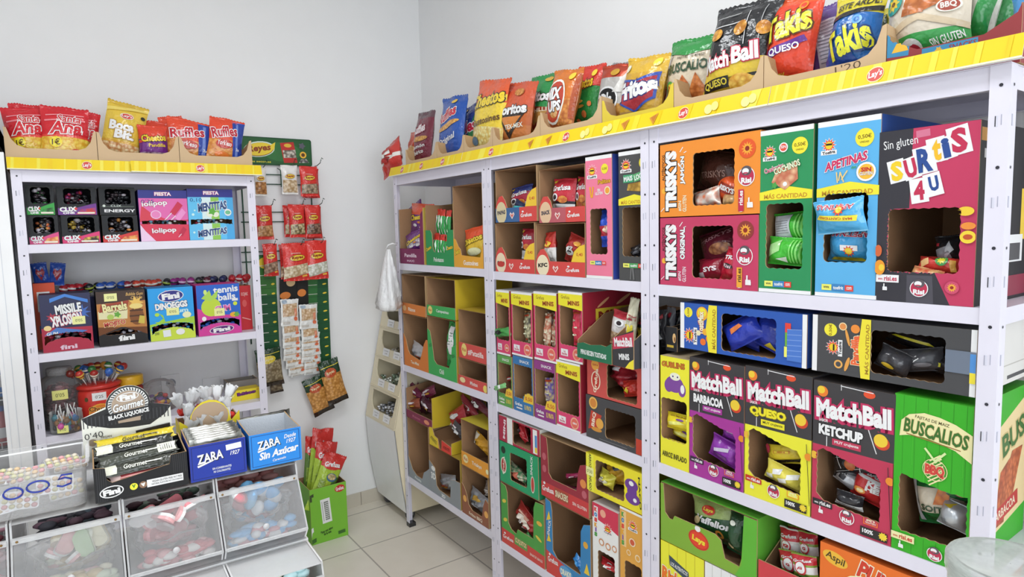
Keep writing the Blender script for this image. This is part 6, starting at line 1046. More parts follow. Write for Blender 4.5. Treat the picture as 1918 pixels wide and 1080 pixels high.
cbg(1716, 862, 1826, 930, .03, 'cream and orange snack bag lying across the top of the green carton window', '#cdbfae', t=.07, roll=-10, prints=[P([(.3, .2), (.4, .6), (.8, .5), (.7, .15)], 'v#e08a3a#b8622a'), T('BUSC', .2, .8, .4, .18, '#26362a', -20, b=.04)])
cbg(1752, 898, 1826, 956, .045, 'dark green bag with a round stamp at the right of the green carton window', '#1d5a2f', t=.05, roll=-8, bands=[(.5, .9, '#b9aa98')], prints=[O(.72, .66, .36, '#a85a50'), O(.72, .66, .3, '#c2b4a4'), T('Risi', .72, .66, .22, .1, '#a8404a')])
cbg(1772, 940, 1828, 1010, .025, 'crumpled silver film bag at the lower right of the green carton window', '#b4b9be', t=.06, roll=10, fin='foil', prints=[P([(.1, .8), (.5, .96), (.4, .8)], '#d9c83c'), R(.3, .3, .2, .2, '#8a9096', 20)])
# bottom shelf (only its upper cartons show)
zq = FR.q(1300, 1040, .006)[1]
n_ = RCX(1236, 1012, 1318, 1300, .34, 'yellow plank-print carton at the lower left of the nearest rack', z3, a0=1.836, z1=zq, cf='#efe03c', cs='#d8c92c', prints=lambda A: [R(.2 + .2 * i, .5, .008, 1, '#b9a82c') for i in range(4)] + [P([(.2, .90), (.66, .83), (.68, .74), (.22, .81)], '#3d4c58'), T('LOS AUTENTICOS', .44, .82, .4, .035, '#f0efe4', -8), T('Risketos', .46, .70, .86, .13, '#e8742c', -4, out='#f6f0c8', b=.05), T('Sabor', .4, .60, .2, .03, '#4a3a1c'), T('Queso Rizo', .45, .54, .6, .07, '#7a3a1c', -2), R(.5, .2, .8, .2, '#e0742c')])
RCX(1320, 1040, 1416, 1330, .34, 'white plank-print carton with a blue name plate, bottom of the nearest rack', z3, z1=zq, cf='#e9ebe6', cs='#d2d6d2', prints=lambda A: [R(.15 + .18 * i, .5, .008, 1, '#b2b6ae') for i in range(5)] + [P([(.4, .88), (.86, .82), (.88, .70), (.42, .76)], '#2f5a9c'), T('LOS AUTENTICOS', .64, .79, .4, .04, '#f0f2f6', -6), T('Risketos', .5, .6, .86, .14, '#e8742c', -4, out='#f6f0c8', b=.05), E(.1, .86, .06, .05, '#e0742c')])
RCX(1236, 880, 1418, 1040, .34, 'lime green open carton of dark green bags on the yellow plank-print carton', zq + .002, a0=1.836, z1=ZCC[1] - .06, cf='#7fa83c', cs='#5fae38', lip=[(0, .98), (.03, .98), (.05, .5), (.1, .42), (.14, .42), (.16, .5), (.6, .50), (.66, .44), (.70, .18), (.84, .16), (.86, .3), (.88, .98), (1, .98)], prints=lambda A: [E(.43, .28, .22, .3, '#c23a2c', -8), E(.43, .28, .19, .24, '#d8452f', -8), T('Lays', .43, .27, .14, .12, '#f2d23c', -6, b=.05), E(.42, .46, .06, .1, '#f0efe6'), P([(.8, 0), (1, 0), (1, .98), (.88, .98), (.86, .2)], '#5fae38')])
cbg(1290, 900, 1380, 1020, .05, 'dark green snack bag with a pale top leaning in the lime carton', '#24502c', t=.08, roll=-10, bands=[(.62, 1, '#9db36a')], prints=[E(.46, .74, .3, .18, '#c8392c', -8), T('Lays', .46, .74, .22, .08, '#f2d23c', -8, b=.04), T('Vaffelion', .56, .50, .72, .16, '#f2f4ee', -8, b=.04, sh=.2), O(.66, .26, .16, '#d9923a'), O(.66, .26, .08, '#24502c'), E(.2, .5, .2, .16, '#cdb98a', 30), E(.36, .2, .26, .12, '#cdb98a', 40), R(.16, .36, .2, .03, '#5a8a60'), R(.16, .3, .2, .03, '#5a8a60')])
cbg(1366, 950, 1402, 1044, .05, 'dark green folded bag at the right of the lime carton', '#1f4428', t=.06, roll=4, prints=[E(.4, .2, .4, .1, '#cdb98a'), E(.4, .75, .3, .1, '#dfe3d6')])
cbg(1386, 925, 1412, 985, .10, 'pale green bag edge deep in the lime carton', '#a8b878', t=.05, lo=True, prints=[E(.5, .4, .5, .2, '#f0f2ea')])
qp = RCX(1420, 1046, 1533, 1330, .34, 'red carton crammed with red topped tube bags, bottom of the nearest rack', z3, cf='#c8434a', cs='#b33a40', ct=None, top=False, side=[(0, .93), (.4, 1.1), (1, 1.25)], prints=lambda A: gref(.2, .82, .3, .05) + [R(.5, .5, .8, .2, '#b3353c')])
for i, (x0, y0, x1, y1, o, r) in enumerate(((1404, 980, 1446, 1062, .06, 12), (1436, 980, 1474, 1058, .07, 8), (1468, 984, 1500, 1060, .10, 10), (1498, 990, 1534, 1062, .09, 14), (1446, 1030, 1496, 1100, .02, 18), (1484, 1030, 1532, 1096, .03, 20))):
    cbg(x0, y0, x1, y1, o, 'red topped seed tube bag, ' + ('leftmost in the back row of the red carton', 'second in the back row of the red carton', 'third in the back row of the red carton', 'rightmost in the back row of the red carton', 'left one at the front of the red carton', 'right one at the front of the red carton')[i], '#7f9a3c' if i != 1 else '#d9d4d0', name='tube_bag', t=.035, roll=-r * .6, bands=[(.72, 1, '#c42f3a'), (.34, .62, '#e9e4e2')], prints=[T('Grefusa', .5, .80, .74, .10, '#ffffff', 6, b=.03), O(.45, .52, .5, '#c42f3a'), O(.45, .54, .4, '#f0ebe8'), T('G', .45, .54, .18, .1, '#b82f3a', b=.06), E(.5, .2, .6, .14, 'v#7a9a44#4a6a2a')])
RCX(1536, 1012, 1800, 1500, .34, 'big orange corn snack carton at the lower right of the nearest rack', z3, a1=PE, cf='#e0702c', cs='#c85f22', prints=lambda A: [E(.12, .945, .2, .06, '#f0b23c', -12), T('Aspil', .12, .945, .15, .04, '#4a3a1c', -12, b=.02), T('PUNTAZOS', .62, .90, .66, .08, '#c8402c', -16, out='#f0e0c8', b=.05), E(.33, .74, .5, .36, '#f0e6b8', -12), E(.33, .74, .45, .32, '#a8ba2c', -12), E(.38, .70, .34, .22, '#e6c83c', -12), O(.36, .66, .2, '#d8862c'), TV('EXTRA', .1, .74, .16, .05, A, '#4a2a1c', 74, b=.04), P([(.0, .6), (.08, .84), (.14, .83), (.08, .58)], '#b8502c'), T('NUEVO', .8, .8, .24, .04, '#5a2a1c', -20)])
# ---------------------------------------------------------------- nut display on the back wall
WO = YB
a0, z1 = FL.q(437, 253, .405); a1, z0 = FL.q(585, 312, .405)
nd = thing('nut_display', 'green wire nut display with a dark green header sign on the back wall', 'nut display', None, FL.pos(a0, z0, .405))
w, h = a1 - a0, z1 - z0
gm = M('#1f4a36', 'metal'); b = MB()
b.slab(rrect(0, 0, w, h, .012), [], .008, lambda x, y, k: (x, k, y), M('#1c4a2c'), M('#1c4a2c'), M('#1a2620'))
pr = [R(.5, .5, .97, .92, '#24582f'), E(.6, .5, .5, .7, '#2f6b38'), E(.31, .56, .40, .56, '#cfe0d2', 8), E(.31, .55, .37, .49, '#7a3a1c', 8), E(.31, .56, .36, .46, '#ecc83a', 8), P([(.42, .66), (.52, .84), (.5, .55)], '#ecc83a'), T('Reyes', .31, .57, .30, .30, '#8a3a1c', 8, b=.04, sh=.15), T('frutos secos.es', .28, .12, .34, .07, '#e6d83c', b=.02),
      P([(.58, .82), (.76, .88), (.80, .12), (.62, .1)], '#b9302c'), P([(.61, .56), (.78, .60), (.79, .3), (.62, .28)], 'v#d8d2c4#5a5248'), E(.68, .74, .1, .14, '#d9b03c'), O(.88, .42, .09, '#e3b23c'), O(.88, .42, .05, '#5a3a1c'), ST(.87, .75, .05, 5, '#5c5a66'), P([(.82, .12), (.96, .14), (.92, .28), (.85, .26)], 'v#c9c9c4#4a4a4a')]
paint(b, pr, w, h, lambda x, y, k: (x, -.00009 * k, y)); b.build('header_sign', nd)
g = MB()
def lp(px, py, off=.405):
    a, z = FL.q(px, py, off); return (a - a0, off - .405, z - z0)
for px in (452, 582):
    x = lp(px, 330)[0]; g.tube([(x, .006, .01), (x, .006, -.95)], .0035, gm, 8)
for py in (327, 345, 397, 415, 470, 488): g.tube([(lp(452, py)[0], .006, lp(520, py)[2]), (lp(582, py)[0], .006, lp(520, py)[2])], .0028, gm, 8)
g.build('wire_grid', nd)
def hook(px, py):
    x, y, z = lp(px, py); k = MB()
    k.tube([(x, .006, z - .012), (x, -.03, z - .012), (x, -.085, z - .002), (x, -.10, z + .012), (x + .006, -.095, z + .024), (x + .016, -.085, z + .02)], .0022, gm, 6); k.build('hook', nd)
for q in ((488, 312), (541, 309), (590, 307), (502, 383), (558, 382), (593, 381), (506, 456), (556, 456), (594, 452)): hook(*q)
x, y, z = lp(520, 320); k = MB(); k.tube([(x, .004, z + .015), (x - .005, -.06, z), (x - .005, -.07, z - .004), (x - .005, -.07, z - .09)], .0025, gm, 6); k.build('hook', nd)
GN = 'bags of nuts hanging on the wire display'
def nut(x0, y0, x1, y1, off, label, base, nuts, white=False, big=False, dx=0, **kw):
    kw.setdefault('tilt', 3)
    pr = [P([(0, .36), (1, .46), (1, .05), (0, .05)] if big else [(.04, .38), (.96, .42), (.96, .09), (.04, .09)], nuts), R(.5, .46, 1, .02, '#d8443a', 5)] if not white else [P([(.05, .48), (.95, .48), (.95, .06), (.05, .06)], nuts)]
    pr += [E(.5 + dx, .60, .66, .17, '#7a3a1c', 6), E(.5 + dx, .60, .62, .145, '#e8bf3c', 6), T('Reyes', .5 + dx, .60, .5, .10, '#8a2c1c', 6, b=.04, sh=.15), R(.5, .72, .4, .012, '#f0d8c8')]
    if big: pr += [P([(.0, .05), (1, .18), (1, .05)], '#c92f2a'), R(.82, .12, .2, .04, '#e6b84a', 8)]
    bagF(FL, x0, y0, x1, y1, off, 'hanging_nut_bag', label, GN, base, t=.03, prints=pr, seal=base, **kw)
nut(474, 313, 501, 367, .335, 'white topped nut bag by the rack post, top row of the nut display', '#dcd9d4', 'v#c9945c#8a5a34', True)
nut(525, 308, 559, 364, .34, 'white topped bag of pale pistachios, top row of the nut display', '#e3e1de', 'v#e0cfb4#a88a62', True)
nut(564, 314, 599, 371, .37, 'red bag tucked behind another red bag, top right of the nut display', '#b8282a', 'v#a8927a#5a4a3c')
nut(560, 310, 597, 368, .335, 'red nut bag at the right end of the top row', '#d0322c', 'v#b9a48a#6a5a48')
nut(477, 384, 513, 448, .335, 'red nut bag by the rack post, middle row of the nut display', '#cf302b', 'v#d0a070#8f6238')
nut(529, 384, 564, 443, .37, 'red nut bag half hidden behind the middle one, middle row', '#c42c28', 'v#c9b48c#7a6238')
nut(539, 382, 573, 444, .335, 'red bag of striped seeds in the centre of the middle row', '#d2332d', 'v#d6c79a#5e4a2a')
nut(568, 386, 604, 446, .37, 'red nut bag behind the shiny brown one at the right of the middle row', '#bf2b28', 'v#8a6a50#4a3424')
nut(570, 383, 602, 443, .335, 'red bag of shiny brown nuts, right end of the middle row', '#cf322c', 'v#9a7a66#4a3226')
nut(491, 456, 522, 516, .335, 'small red nut bag by the rack post, bottom row of the nut display', '#cf302b', 'v#b89a80#6a5040', big=True)
nut(522, 457, 566, 521, .375, 'large red pistachio bag behind the front one in the bottom row', '#c22c28', 'v#d8c0a0#94704a', big=True)
nut(527, 455, 579, 524, .335, 'large red bag of pistachios, centre of the bottom row', '#d8352e', 'v#e6d8bc#a8906a', big=True, dx=.06)
nut(571, 450, 615, 521, .34, 'large red bag of pale seeds, right end of the bottom row', '#d8352e', 'v#eceadc#a9a892', big=True)
# hanging strip cards
def card(pts, off, label, col, pr, name='hanging_strip_card'):
    (xa, ya), (xb, yb) = FL.q(*pts[0], off), FL.q(*pts[1], off)
    x0_, x1_ = min(xa, xb), max(xa, xb); w_, h_ = x1_ - x0_, ya - yb
    t = thing(name, label, 'strip card', 'hanging strip cards under the nut display', FL.pos(x0_, yb, off))
    b = MB(); b.slab([(0, 0), (w_, 0), (w_, h_), (0, h_)], [], .0015, lambda x, y, k: (x, k + .014 * (1 - y / h_), y), M(col), M(col), M(col))
    paint(b, pr, w_, h_, lambda x, y, k: (x, .014 * (1 - y / h_) - .0003 - .0001 * k, y), 'ink', .03)
    b.build('printed_card', t)
    MB().tube([(w_ / 2, .03, h_ - .004), (w_ / 2, .012, h_ - .004)], .003, gm, 6).build('peg', t)
rows = lambda n, s=1: [x for i in range(n) for x in (R(.3, .04 + .92 * i / n + .03, .5, .005, '#d9d9cf'), E(.84, .04 + .92 * i / n + .035, .16, .018, '#e3c83c', 8), R(.5, .04 + .92 * i / n, 1, .002, '#12301c'))]
card(((472, 478), (527, 688)), .385, 'dark green strip card with yellow ticks, left of the peanut strips', '#1f5230', [R(.5, .82, 1, .34, '#356f2c'), E(.55, .93, .6, .1, '#e3c83c')] + rows(11))
card(((566, 516), (622, 676)), .385, 'dark green strip card with yellow ticks, right of the peanut strips', '#1f5230', [P([(0, .6), (.5, .55), (.6, 1), (0, 1)], '#2f6a34')] + rows(9))
card(((523, 520), (560, 574)), .375, 'black strip card with orange logos above the left peanut strip', '#1d1c1c', [E(.62, .82, .5, .26, '#d9b98a'), E(.3, .4, .6, .24, '#d9803c', 6)])
card(((556, 520), (580, 582)), .372, 'black strip card with an orange logo above the right peanut strip', '#1f1d1d', [E(.4, .55, .8, .22, '#d9803c', 8), E(.3, .12, .5, .1, '#c8743a')])
GP = 'small white peanut packets in two hanging strips'
pos = 'topmost,second,third,fourth,fifth,sixth,seventh,lowest'.split(',')
for c, (xs, ys, hw) in enumerate(((((524, 560), (527, 562), (528, 563), (529, 563), (529, 563), (533, 567), (538, 572), (543, 579)), (561, 604, 622, 634, 646, 660, 673, 684), 47), (((559, 595), (563, 597), (563, 599), (563, 600), (563, 598), (568, 601), (568, 601), (571, 600)), (571, 611, 624, 637, 649, 660, 672, 680), 42))):
    for i in range(8):
        hh = hw if i == 0 else 26 if i < 7 else 16
        x0_, x1_ = xs[i]; y = ys[i]
        bagF(FL, x0_, y, x1_ + 1, y + hh, .338 + .0085 * i, 'hanging_peanut_packet', f'white peanut packet, {pos[i]} of the {("left", "right")[c]} hanging strip', GP, '#e6e3df', t=.011, lo=True, tilt=2, roll=(-1) ** i * 2 - (4 if i > 5 and c == 0 else 0), cat='peanut packet', seal='#eceae6',
             prints=[P([(.08, .34), (.92, .38), (.9, .84), (.1, .8)], 'v#dcc4a4#b08a60'), E(.82, .26, .22, .16, '#d9704c', 8), R(.82, .5, .14, .3, '#d98a6a'), R(.3, .12, .4, .08, '#c9c4bc'), E(.2, .9, .3, .14, '#9fb0c0')])
def kik(x0, y0, x1, y1, off, roll, label, base='#1d3a24', nuts='v#dba35c#a8702f', ov='#b8502c'):
    bagF(FL, x0, y0, x1, y1, off, 'hanging_snack_bag', label, 'dark bags of fried snacks hanging below the nut display', base, t=.045, roll=roll, bands=[(0, .12, '#2a2018'), (.12, .70, nuts)], prints=[E(.45, .72, .6, .2, ov, 6), T('Reyes', .45, .72, .4, .08, '#f0d8a8', 6), R(.5, .86, .9, .014, '#d9c83c', 3)])
kik(478, 655, 531, 719, .34, -3, 'dark bag of grey cashews hanging behind the rack post', nuts='v#a89a7c#6a5a40', ov='#d8c03c')
kik(503, 700, 530, 733, .365, -4, 'dark brown bag peeping below the cashew bag', nuts='v#8a7a60#4a3a28', base='#2a241c')
kik(574, 706, 618, 772, .35, -17, 'lower dark bag of golden corn snacks, tilted left of its twin', )
kik(602, 674, 645, 752, .325, -13, 'upper dark bag of golden corn snacks hanging at the bottom of the display')

# ---------------------------------------------------------------- beige sweet tower in the corner
TWX = [(.06, .010), (.30, -.022), (.545, -.045), (1.17, .095), (1.36, .135)]
def tx(z):
    for (za, xa), (zb, xb) in zip(TWX, TWX[1:]):
        if z <= zb: return xa + (xb - xa) * (z - za) / (zb - za)
    return TWX[-1][1]
TA0, TW = -.40, .39
tw = thing('sweet_tower', 'beige sweet dispenser tower on casters in the room corner', 'sweet dispenser', None, FR.pos(TA0, 0, 0), FR.rz)
BG = M('#d8cdb0', 'plastic'); BGI = M('#c9bd9c', 'plastic')
side_ = [(x, z) for z, x in TWX] + [(.38, 1.36), (.38, .06)]
for x, nm in ((0, 'side_panel'), (TW - .012, 'side_panel')):
    MB().slab(side_, [], .012, lambda p, q_, k, x=x: (x + k, p, q_), BG, BG, BG).build(nm, tw)
MB().box(.012, .37, .06, TW - .012, .38, 1.36, BGI).build('back_panel', tw)
MB().box(.012, .015, .06, TW - .012, .37, .075, BGI).build('base_panel', tw)
MB().box(.012, .14, 1.345, TW - .012, .37, 1.36, BG).build('top_panel', tw)
b = MB(); wp = M('#e8eef3', 'plastic'); zs = [.062, .18, .30, .42, .548]
vs = [(x, tx(z) - .006 - .012 * math.sin(PI * (z - .06) / .49) * (1 - x / TW) * .6, z) for z in zs for x in (.0, TW * .33, TW * .66, TW)]
b.add(vs, [(4 * j + i, 4 * j + i + 1, 4 * j + i + 5, 4 * j + i + 4) for j in range(4) for i in range(3)], wp, True); b.add([(v[0], v[1] + .004, v[2]) for v in vs], [(4 * j + i, 4 * j + i + 4, 4 * j + i + 5, 4 * j + i + 1) for j in range(4) for i in range(3)], wp, True)
b.build('front_panel', tw)
MB().box(0.002, tx(.548) - .007, .545, TW - .002, tx(.548) + .006, .556, BG).build('trim_strip', tw)
bins = [(.56, .725), (.735, .90), (.91, 1.065), (1.075, 1.20)]
f = MB()
def opening(z0, z1):
    r = .07; pts = [(TW - .045, z0 + .045), (TW - .03, z1 - .012), (.045, z1 - .012), (.045, z0 + .045 + r)]
    pts += [(.045 + r * (1 - math.cos(a)), z0 + .045 + r * (1 - math.sin(a))) for a in (rad(20), rad(45), rad(70), rad(90))]
    return pts
f.slab([(0, .556), (TW, .556), (TW, 1.36), (0, 1.36)], [opening(*q) for q in bins], .006, lambda x, z, k: (x, tx(z) + k - .0075, z), BG, BGI, BG)
for z0, z1 in bins[1:]: f.box(.004, tx(z0) - .014, z0 - .006, TW - .004, tx(z0) - .007, z0, BG)
f.build('bin_front', tw)
for i, (z0, z1) in enumerate(bins):
    b = MB(); b.box(.013, tx(z0) + .012, z0 + .008, TW - .013, .369, z0 + .012, BGI); b.build('bin_floor', tw)
    for k, xx in enumerate((.10, .24)):
        b = MB(); y = lambda z: tx(z) - .0025
        paint(b, [R(.5, .5, 1, 1, '#f2f2ee'), T('Caramelos', .5, .68, .7, .2, '#55534c', b=0), T('2,00', .5, .3, .4, .22, '#55534c', b=0)], .085, .042, lambda X, Z, kk, xx=xx, z0=z0: (xx + X, tx(z0 + .006 + Z) - .0093 - .00009 * kk, z0 + .006 + Z)); b.build('price_tag', tw)
for i, (z0, cols, nm) in enumerate(((.56, ['#c9cbd0', '#9a9da4', '#e6e7ea', '#7f838a'], 'silver wrapped sweets filling the lowest bin of the beige tower'), (.735, ['#b9c8b4', '#8fa68c', '#dfe4dc', '#7a8a78'], 'green and silver wrapped sweets in the second bin of the beige tower'), (.91, ['#d8d6cc', '#b8b4a4', '#e9e8e0'], 'few pale sweets in the third bin of the beige tower'))):
    rng = random.Random(30 + i); b = MB(); n = (190, 150, 50)[i]
    for k in range(n):
        x = rng.uniform(.06, TW - .06); y = rng.uniform(.03, .22); zz = rng.uniform(0, 1) * (.085, .07, .025)[i] * (.35 + .65 * x / TW)
        p = FR.pos(TA0 + x, z0 + .02 + zz, tx(z0) + y)
        b.ball(p, rng.uniform(.009, .015), rng.uniform(.006, .012), rng.uniform(.005, .009), M(rng.choice(cols), 'foil'), 6, 4)
    tag(b.build('wrapped_sweets'), nm, 'sweets', kind='stuff')
for x, y in ((.05, .05), (.05, .33), (TW - .05, .05), (TW - .05, .33)):
    c = MB(); c.lathe([(.001, -.012), (.026, -.012), (.029, -.006), (.029, .006), (.026, .012), (.001, .012)], M('#4a4a4c', 'plastic'), 18, (x, y, .029), 'x'); c.lathe([(.001, -.0125), (.014, -.013), (.014, .013), (.001, .0125)], M('#8a8a8c', 'metal'), 14, (x, y, .029), 'x')
    for s_ in (-.014, .014): c.box(x + s_ - .0015, y - .012, .028, x + s_ + .0015, y + .012, .062, M('#9a9a9c', 'metal'))
    c.build('caster', tw)
# white carrier bag hanging at the rack post
a_, zt_ = FR.q(744, 466, -.03); a2_, zb_ = FR.q(735, 580, -.03)
t = thing('carrier_bag', 'white plastic carrier bag hanging on the far rack post above the beige tower', 'carrier bag', None, FR.pos(a_ - .045, zb_, -.075), FR.rz)
b = MB(); rng = random.Random(2); vs = []; fs = []; N = 28; prof = [(0, .004), (.05, .004), (.082, .016), (.088, .04), (.080, .09), (.066, .15), (.050, .21), (.030, .28), (.012, zt_ - zb_)]
for i, (r, z) in enumerate(prof):
    for k in range(N):
        an = 2 * PI * k / N; rr = r * (1 + .16 * math.sin(5 * an + i * .7) + .1 * math.sin(9 * an + 1.3 * i)); vs.append((rr * math.cos(an) + .03 * (z / .3) , rr * math.sin(an) * .62, z))
for i in range(len(prof) - 1):
    for k in range(N): fs.append((i * N + k, i * N + (k + 1) % N, (i + 1) * N + (k + 1) % N, (i + 1) * N + k))
b.add(vs, fs, M('#eceef2', 'film'), True); b.build('bag_body', t)
MB().tube([(0, 0, zt_ - zb_ - .004), (.01, .01, zt_ - zb_ + .02), (.02, .03, zt_ - zb_ + .03), (.02, .055, zt_ - zb_ + .02)], .004, M('#eceef2', 'film'), 8).build('handle', t)

# ---------------------------------------------------------------- lime green carton of tube bags on the floor
d = cart(FL, 579, 918, 653, 1003, .21, 'floor_carton', 'lime green open carton of tube bags on the floor by the back wall', None, off=.095, z0=0.0, cf='#79b83a', cs='#6cab30', top=False, side=[(0, 1), (1, 1)],
     prints=lambda A: [E(.82, .90, .28, .13, '#c2302f', 4), T('Grefusa', .82, .90, .22, .07, '#f2e6e2', 4, b=.03), R(.42, .56, .26, .44, '#eff2ee', 4), R(.44, .56, .12, .34, '#7a8078', 4)] + [R(.44, .42 + .035 * k, .11, .012, '#e6e9e6', 4) for k in range(9)] + [R(.33, .56, .015, .36, '#9aa098', 4)] +
     [T('Pipas con sabor\nde la casa', .42, .18, .34, .1, '#2f4a22', 10, b=.03), R(.82, .1, .2, .06, '#3f6a2c', 4), P([(0, .90), (.1, .92), (.1, .86), (.05, .86), (.05, .78), (0, .78)], '#3a4a2a'), P([(0, .30), (.05, .32), (.06, .24), (.02, .22), (0, .14)], '#eef2e6'), P([(0, .1), (.12, .12), (.12, .05), (0, .02)], '#3f6a2c')])
for i, (x0, y0, x1, y1, o, r, lb) in enumerate(((556, 822, 588, 940, .27, 7, 'green tube bag at the back left, half behind the counter boxes'), (580, 800, 632, 950, .222, 11, 'tallest lime green tube bag with a red head'), (568, 830, 620, 955, .17, 13, 'lime green tube bag with a red badge, in front of the tallest one'), (604, 846, 656, 950, .118, 26, 'lime green tube bag leaning over the right edge of its carton'))):
    bagF(FL, x0, y0, x1, y1, o, 'tube_bag', lb, 'tube bags in the lime green floor carton', '#a3bf3a' if i else '#5a7a34', t=.04, roll=r, tilt=4, bands=[(.80, 1, '#c5342f')], seal='#c5342f',
         prints=[P([(.62, 0), (1, 0), (1, .62), (.7, .62)], '#4f7a34'), E(.45, .80, .8, .17, '#c5342f'), T('Grefusa', .48, .81, .7, .085, '#f4efe8', 6, b=.04), E(.62, .60, .5, .14, '#3f6a8a'), E(.62, .61, .42, .10, 'v#d9c99a#9a8a5c'), O(.68, .4, .26, '#3f8a3c'), R(.25, .45, .3, .2, '#8faa3a')] + [R(.25, .38 + .02 * k, .28, .006, '#5f7a2c') for k in range(8)])
# ---------------------------------------------------------------- counter display: stepped stand and acrylic bins
ZTP = 1.02
AC = clear('acrylic', '#ffffff', .12, .05); ACE = clear('acrylic_edge', '#eef4ee', .5, .1)
st = thing('display_stand', 'white stepped stand under the clear sweet bins', 'display stand', None, FD.pos(-.845, 0, 0), FD.rz)
MB().box(0, -.055, 0, .835, .32, .822, M('#eeeeec', 'plastic')).build('upper_step', st)
MB().box(0, -.255, 0, .835, -.057, .626, M('#eeeeec', 'plastic')).build('lower_step', st)
def bin_(a0, a1, dy, dz, label):
    w = a1 - a0 - .003
    t = thing('acrylic_bin', label, 'sweet bin', 'clear acrylic sweet bins', FD.pos(a0 + .0015, dz + .824, dy), FD.rz)
    back = .30 if dy == 0 else .138
    Z = lambda z: z - .824
    pf = [(back, Z(.826)), (-.05, Z(.826)), (-.076, Z(.858)), (0, Z(.975)), (.010, Z(1.014)), (back, Z(1.014))]
    for x in (0, w - .004):
        MB().slab(pf, [], .004, lambda p, q, k, x=x: (x + k, p, q), AC, AC, ACE).build('side_panel', t)
    b = MB(); b.box(.004, .004, Z(1.0105), w - .004, back, Z(1.014), AC); b.box(.004, back - .004, Z(.83), w - .004, back, Z(1.01), AC); b.box(.004, -.05, Z(.826), w - .004, back - .004, Z(.829), AC); b.build('shell', t)
    b = MB(); b.add([(.004, -.05, Z(.826)), (w - .004, -.05, Z(.826)), (w - .004, -.076, Z(.858)), (.004, -.076, Z(.858))], [(0, 1, 2, 3)], AC); b.box(.004, -.079, Z(.855), w - .004, -.073, Z(.862), ACE); b.build('front_lip', t)
    b = MB(); b.slab([(.005, 0), (w - .005, 0), (w - .005, .128), (.005, .128)], [], .003, lambda x, y, k: (x, -.003 - .073 * y / .128 + k * .84, Z(.972) - .112 * y / .128 - k * .54), AC, AC, ACE)
    l = b.build('lid', t); MB().lathe([(.001, .004), (.007, .004), (.008, 0), (.001, -.001)], ACE, 14, (w * .5, -.064, Z(.888)), 'y').build('knob', l)
    b = MB(); b.box(.003, -.007, Z(.970), w - .003, .004, Z(.981), ACE); r = b.build('hinge_rail', t)
    for x in (.012, w - .012): MB().ball((x, -.008, Z(.9755)), .0028, .002, .0028, M('#7a5a24', 'metal'), 8, 5).build('screw', r)
UD = [-.84, -.634, -.423, -.218, -.012]
nmb = ['clear bin at the photo edge under the priced tub', 'clear bin of pale foam sweets below the liquorice box', 'clear bin of pink and white sweets, middle of the upper tier', 'clear bin of blue and pink foam sweets at the right end']
for i in range(4): bin_(UD[i], UD[i + 1], 0, 0, nmb[i])
nm2 = ['lower tier clear bin at the photo edge', 'lower tier clear bin below the pale foam sweets', 'lower tier clear bin below the pink sweets', 'lower tier clear bin at the right end, holding pale blue sweets']
for i in range(4): bin_(UD[i], UD[i + 1], -.2, -.195, nm2[i])
# open film bags with sweets inside the bins
FILM = clear('thin_film', '#ffffff', .10, .15, .25)
def film(a, off, z, rx, ry, h, label, seed, tilt=-28):
    t = thing('film_bag', label, 'plastic bag', 'clear film bags in the sweet bins', FD.pos(a, z, off)); t.rotation_euler = (rad(-tilt), 0, FD.rz)
    rng = random.Random(seed); ph = [rng.uniform(0, 6) for _ in range(4)]; N = 36; vs = []; fs = []
    prof = [(.02, 0), (.75, .02), (.92, .2), (.98, .5), (.90, .75), (.98, .92), (1.02, 1.0), (.94, .97), (.86, .86)]
    for i, (r, zz) in enumerate(prof):
        for k in range(N):
            an = 2 * PI * k / N; j = 1 + (.05 * math.sin(4 * an + ph[0]) + .05 * math.sin(7 * an + ph[1] + zz * 3) + .025 * math.sin(13 * an + ph[2])) * (.3 + zz)
            vs.append((rx * r * j * math.cos(an), ry * r * j * math.sin(an), h * zz * (1 + .09 * math.sin(3 * an + ph[3]) * zz)))
    for i in range(len(prof) - 1):
        for k in range(N): fs.append((i * N + k, i * N + (k + 1) % N, (i + 1) * N + (k + 1) % N, (i + 1) * N + k))
    b = MB(); b.add(vs, fs, FILM, True); b.build('film', t)
protoS = {}
def sweet(kind, label, group, loc, rot, s=1.0):
    cols = {'blue': ('#6fb2e6', '#f0eef0'), 'bluered': ('#e9e6ea', '#c97f86'), 'allblue': ('#78b8ea', '#8cc4f0'), 'pink': ('#d98a90', '#f3e6e2'), 'white': ('#f1e6e2', '#e3b0b2'), 'red': ('#c25a62', '#d98088'), 'cream': ('#e6ddc0', '#cdb98a'), 'green': ('#a9c49a', '#dfe6d2')}[kind]
    if kind in protoS:
        o = dup(protoS[kind], loc, rot, label); o['group'] = group; o.scale = (s, s, s); return
    t = thing('foam_sweet', label, 'sweet', group, loc); t.rotation_euler = rot; t.scale = (s, s, s)
    if 'blue' in kind:
        for sg, c in ((1, cols[0]), (-1, cols[1])):
            MB().lathe([(.001, sg * .024), (.009, sg * .021), (.015, sg * .012), (.0165, 0)] if sg < 0 else [(.0165, 0), (.015, .012), (.009, .021), (.001, .024)], M(c, 'candy'), 16, sy=.72).build('upper_half' if sg > 0 else 'lower_half', t)
    else:
        o_ = rrect(-.026, -.014, .026, .014, .012)
        MB().slab(o_, [], .006, lambda x, y, k: (x, k, y + 8 * x * x), M(cols[0], 'candy'), M(cols[0], 'candy'), M(cols[0], 'candy')).build('soft_slice', t)
        MB().slab(o_, [], .006, lambda x, y, k: (x, -.0062 + k, y + 8 * x * x), M(cols[1], 'candy'), M(cols[1], 'candy'), M(cols[1], 'candy')).build('sugar_side', t)
    protoS[kind] = t
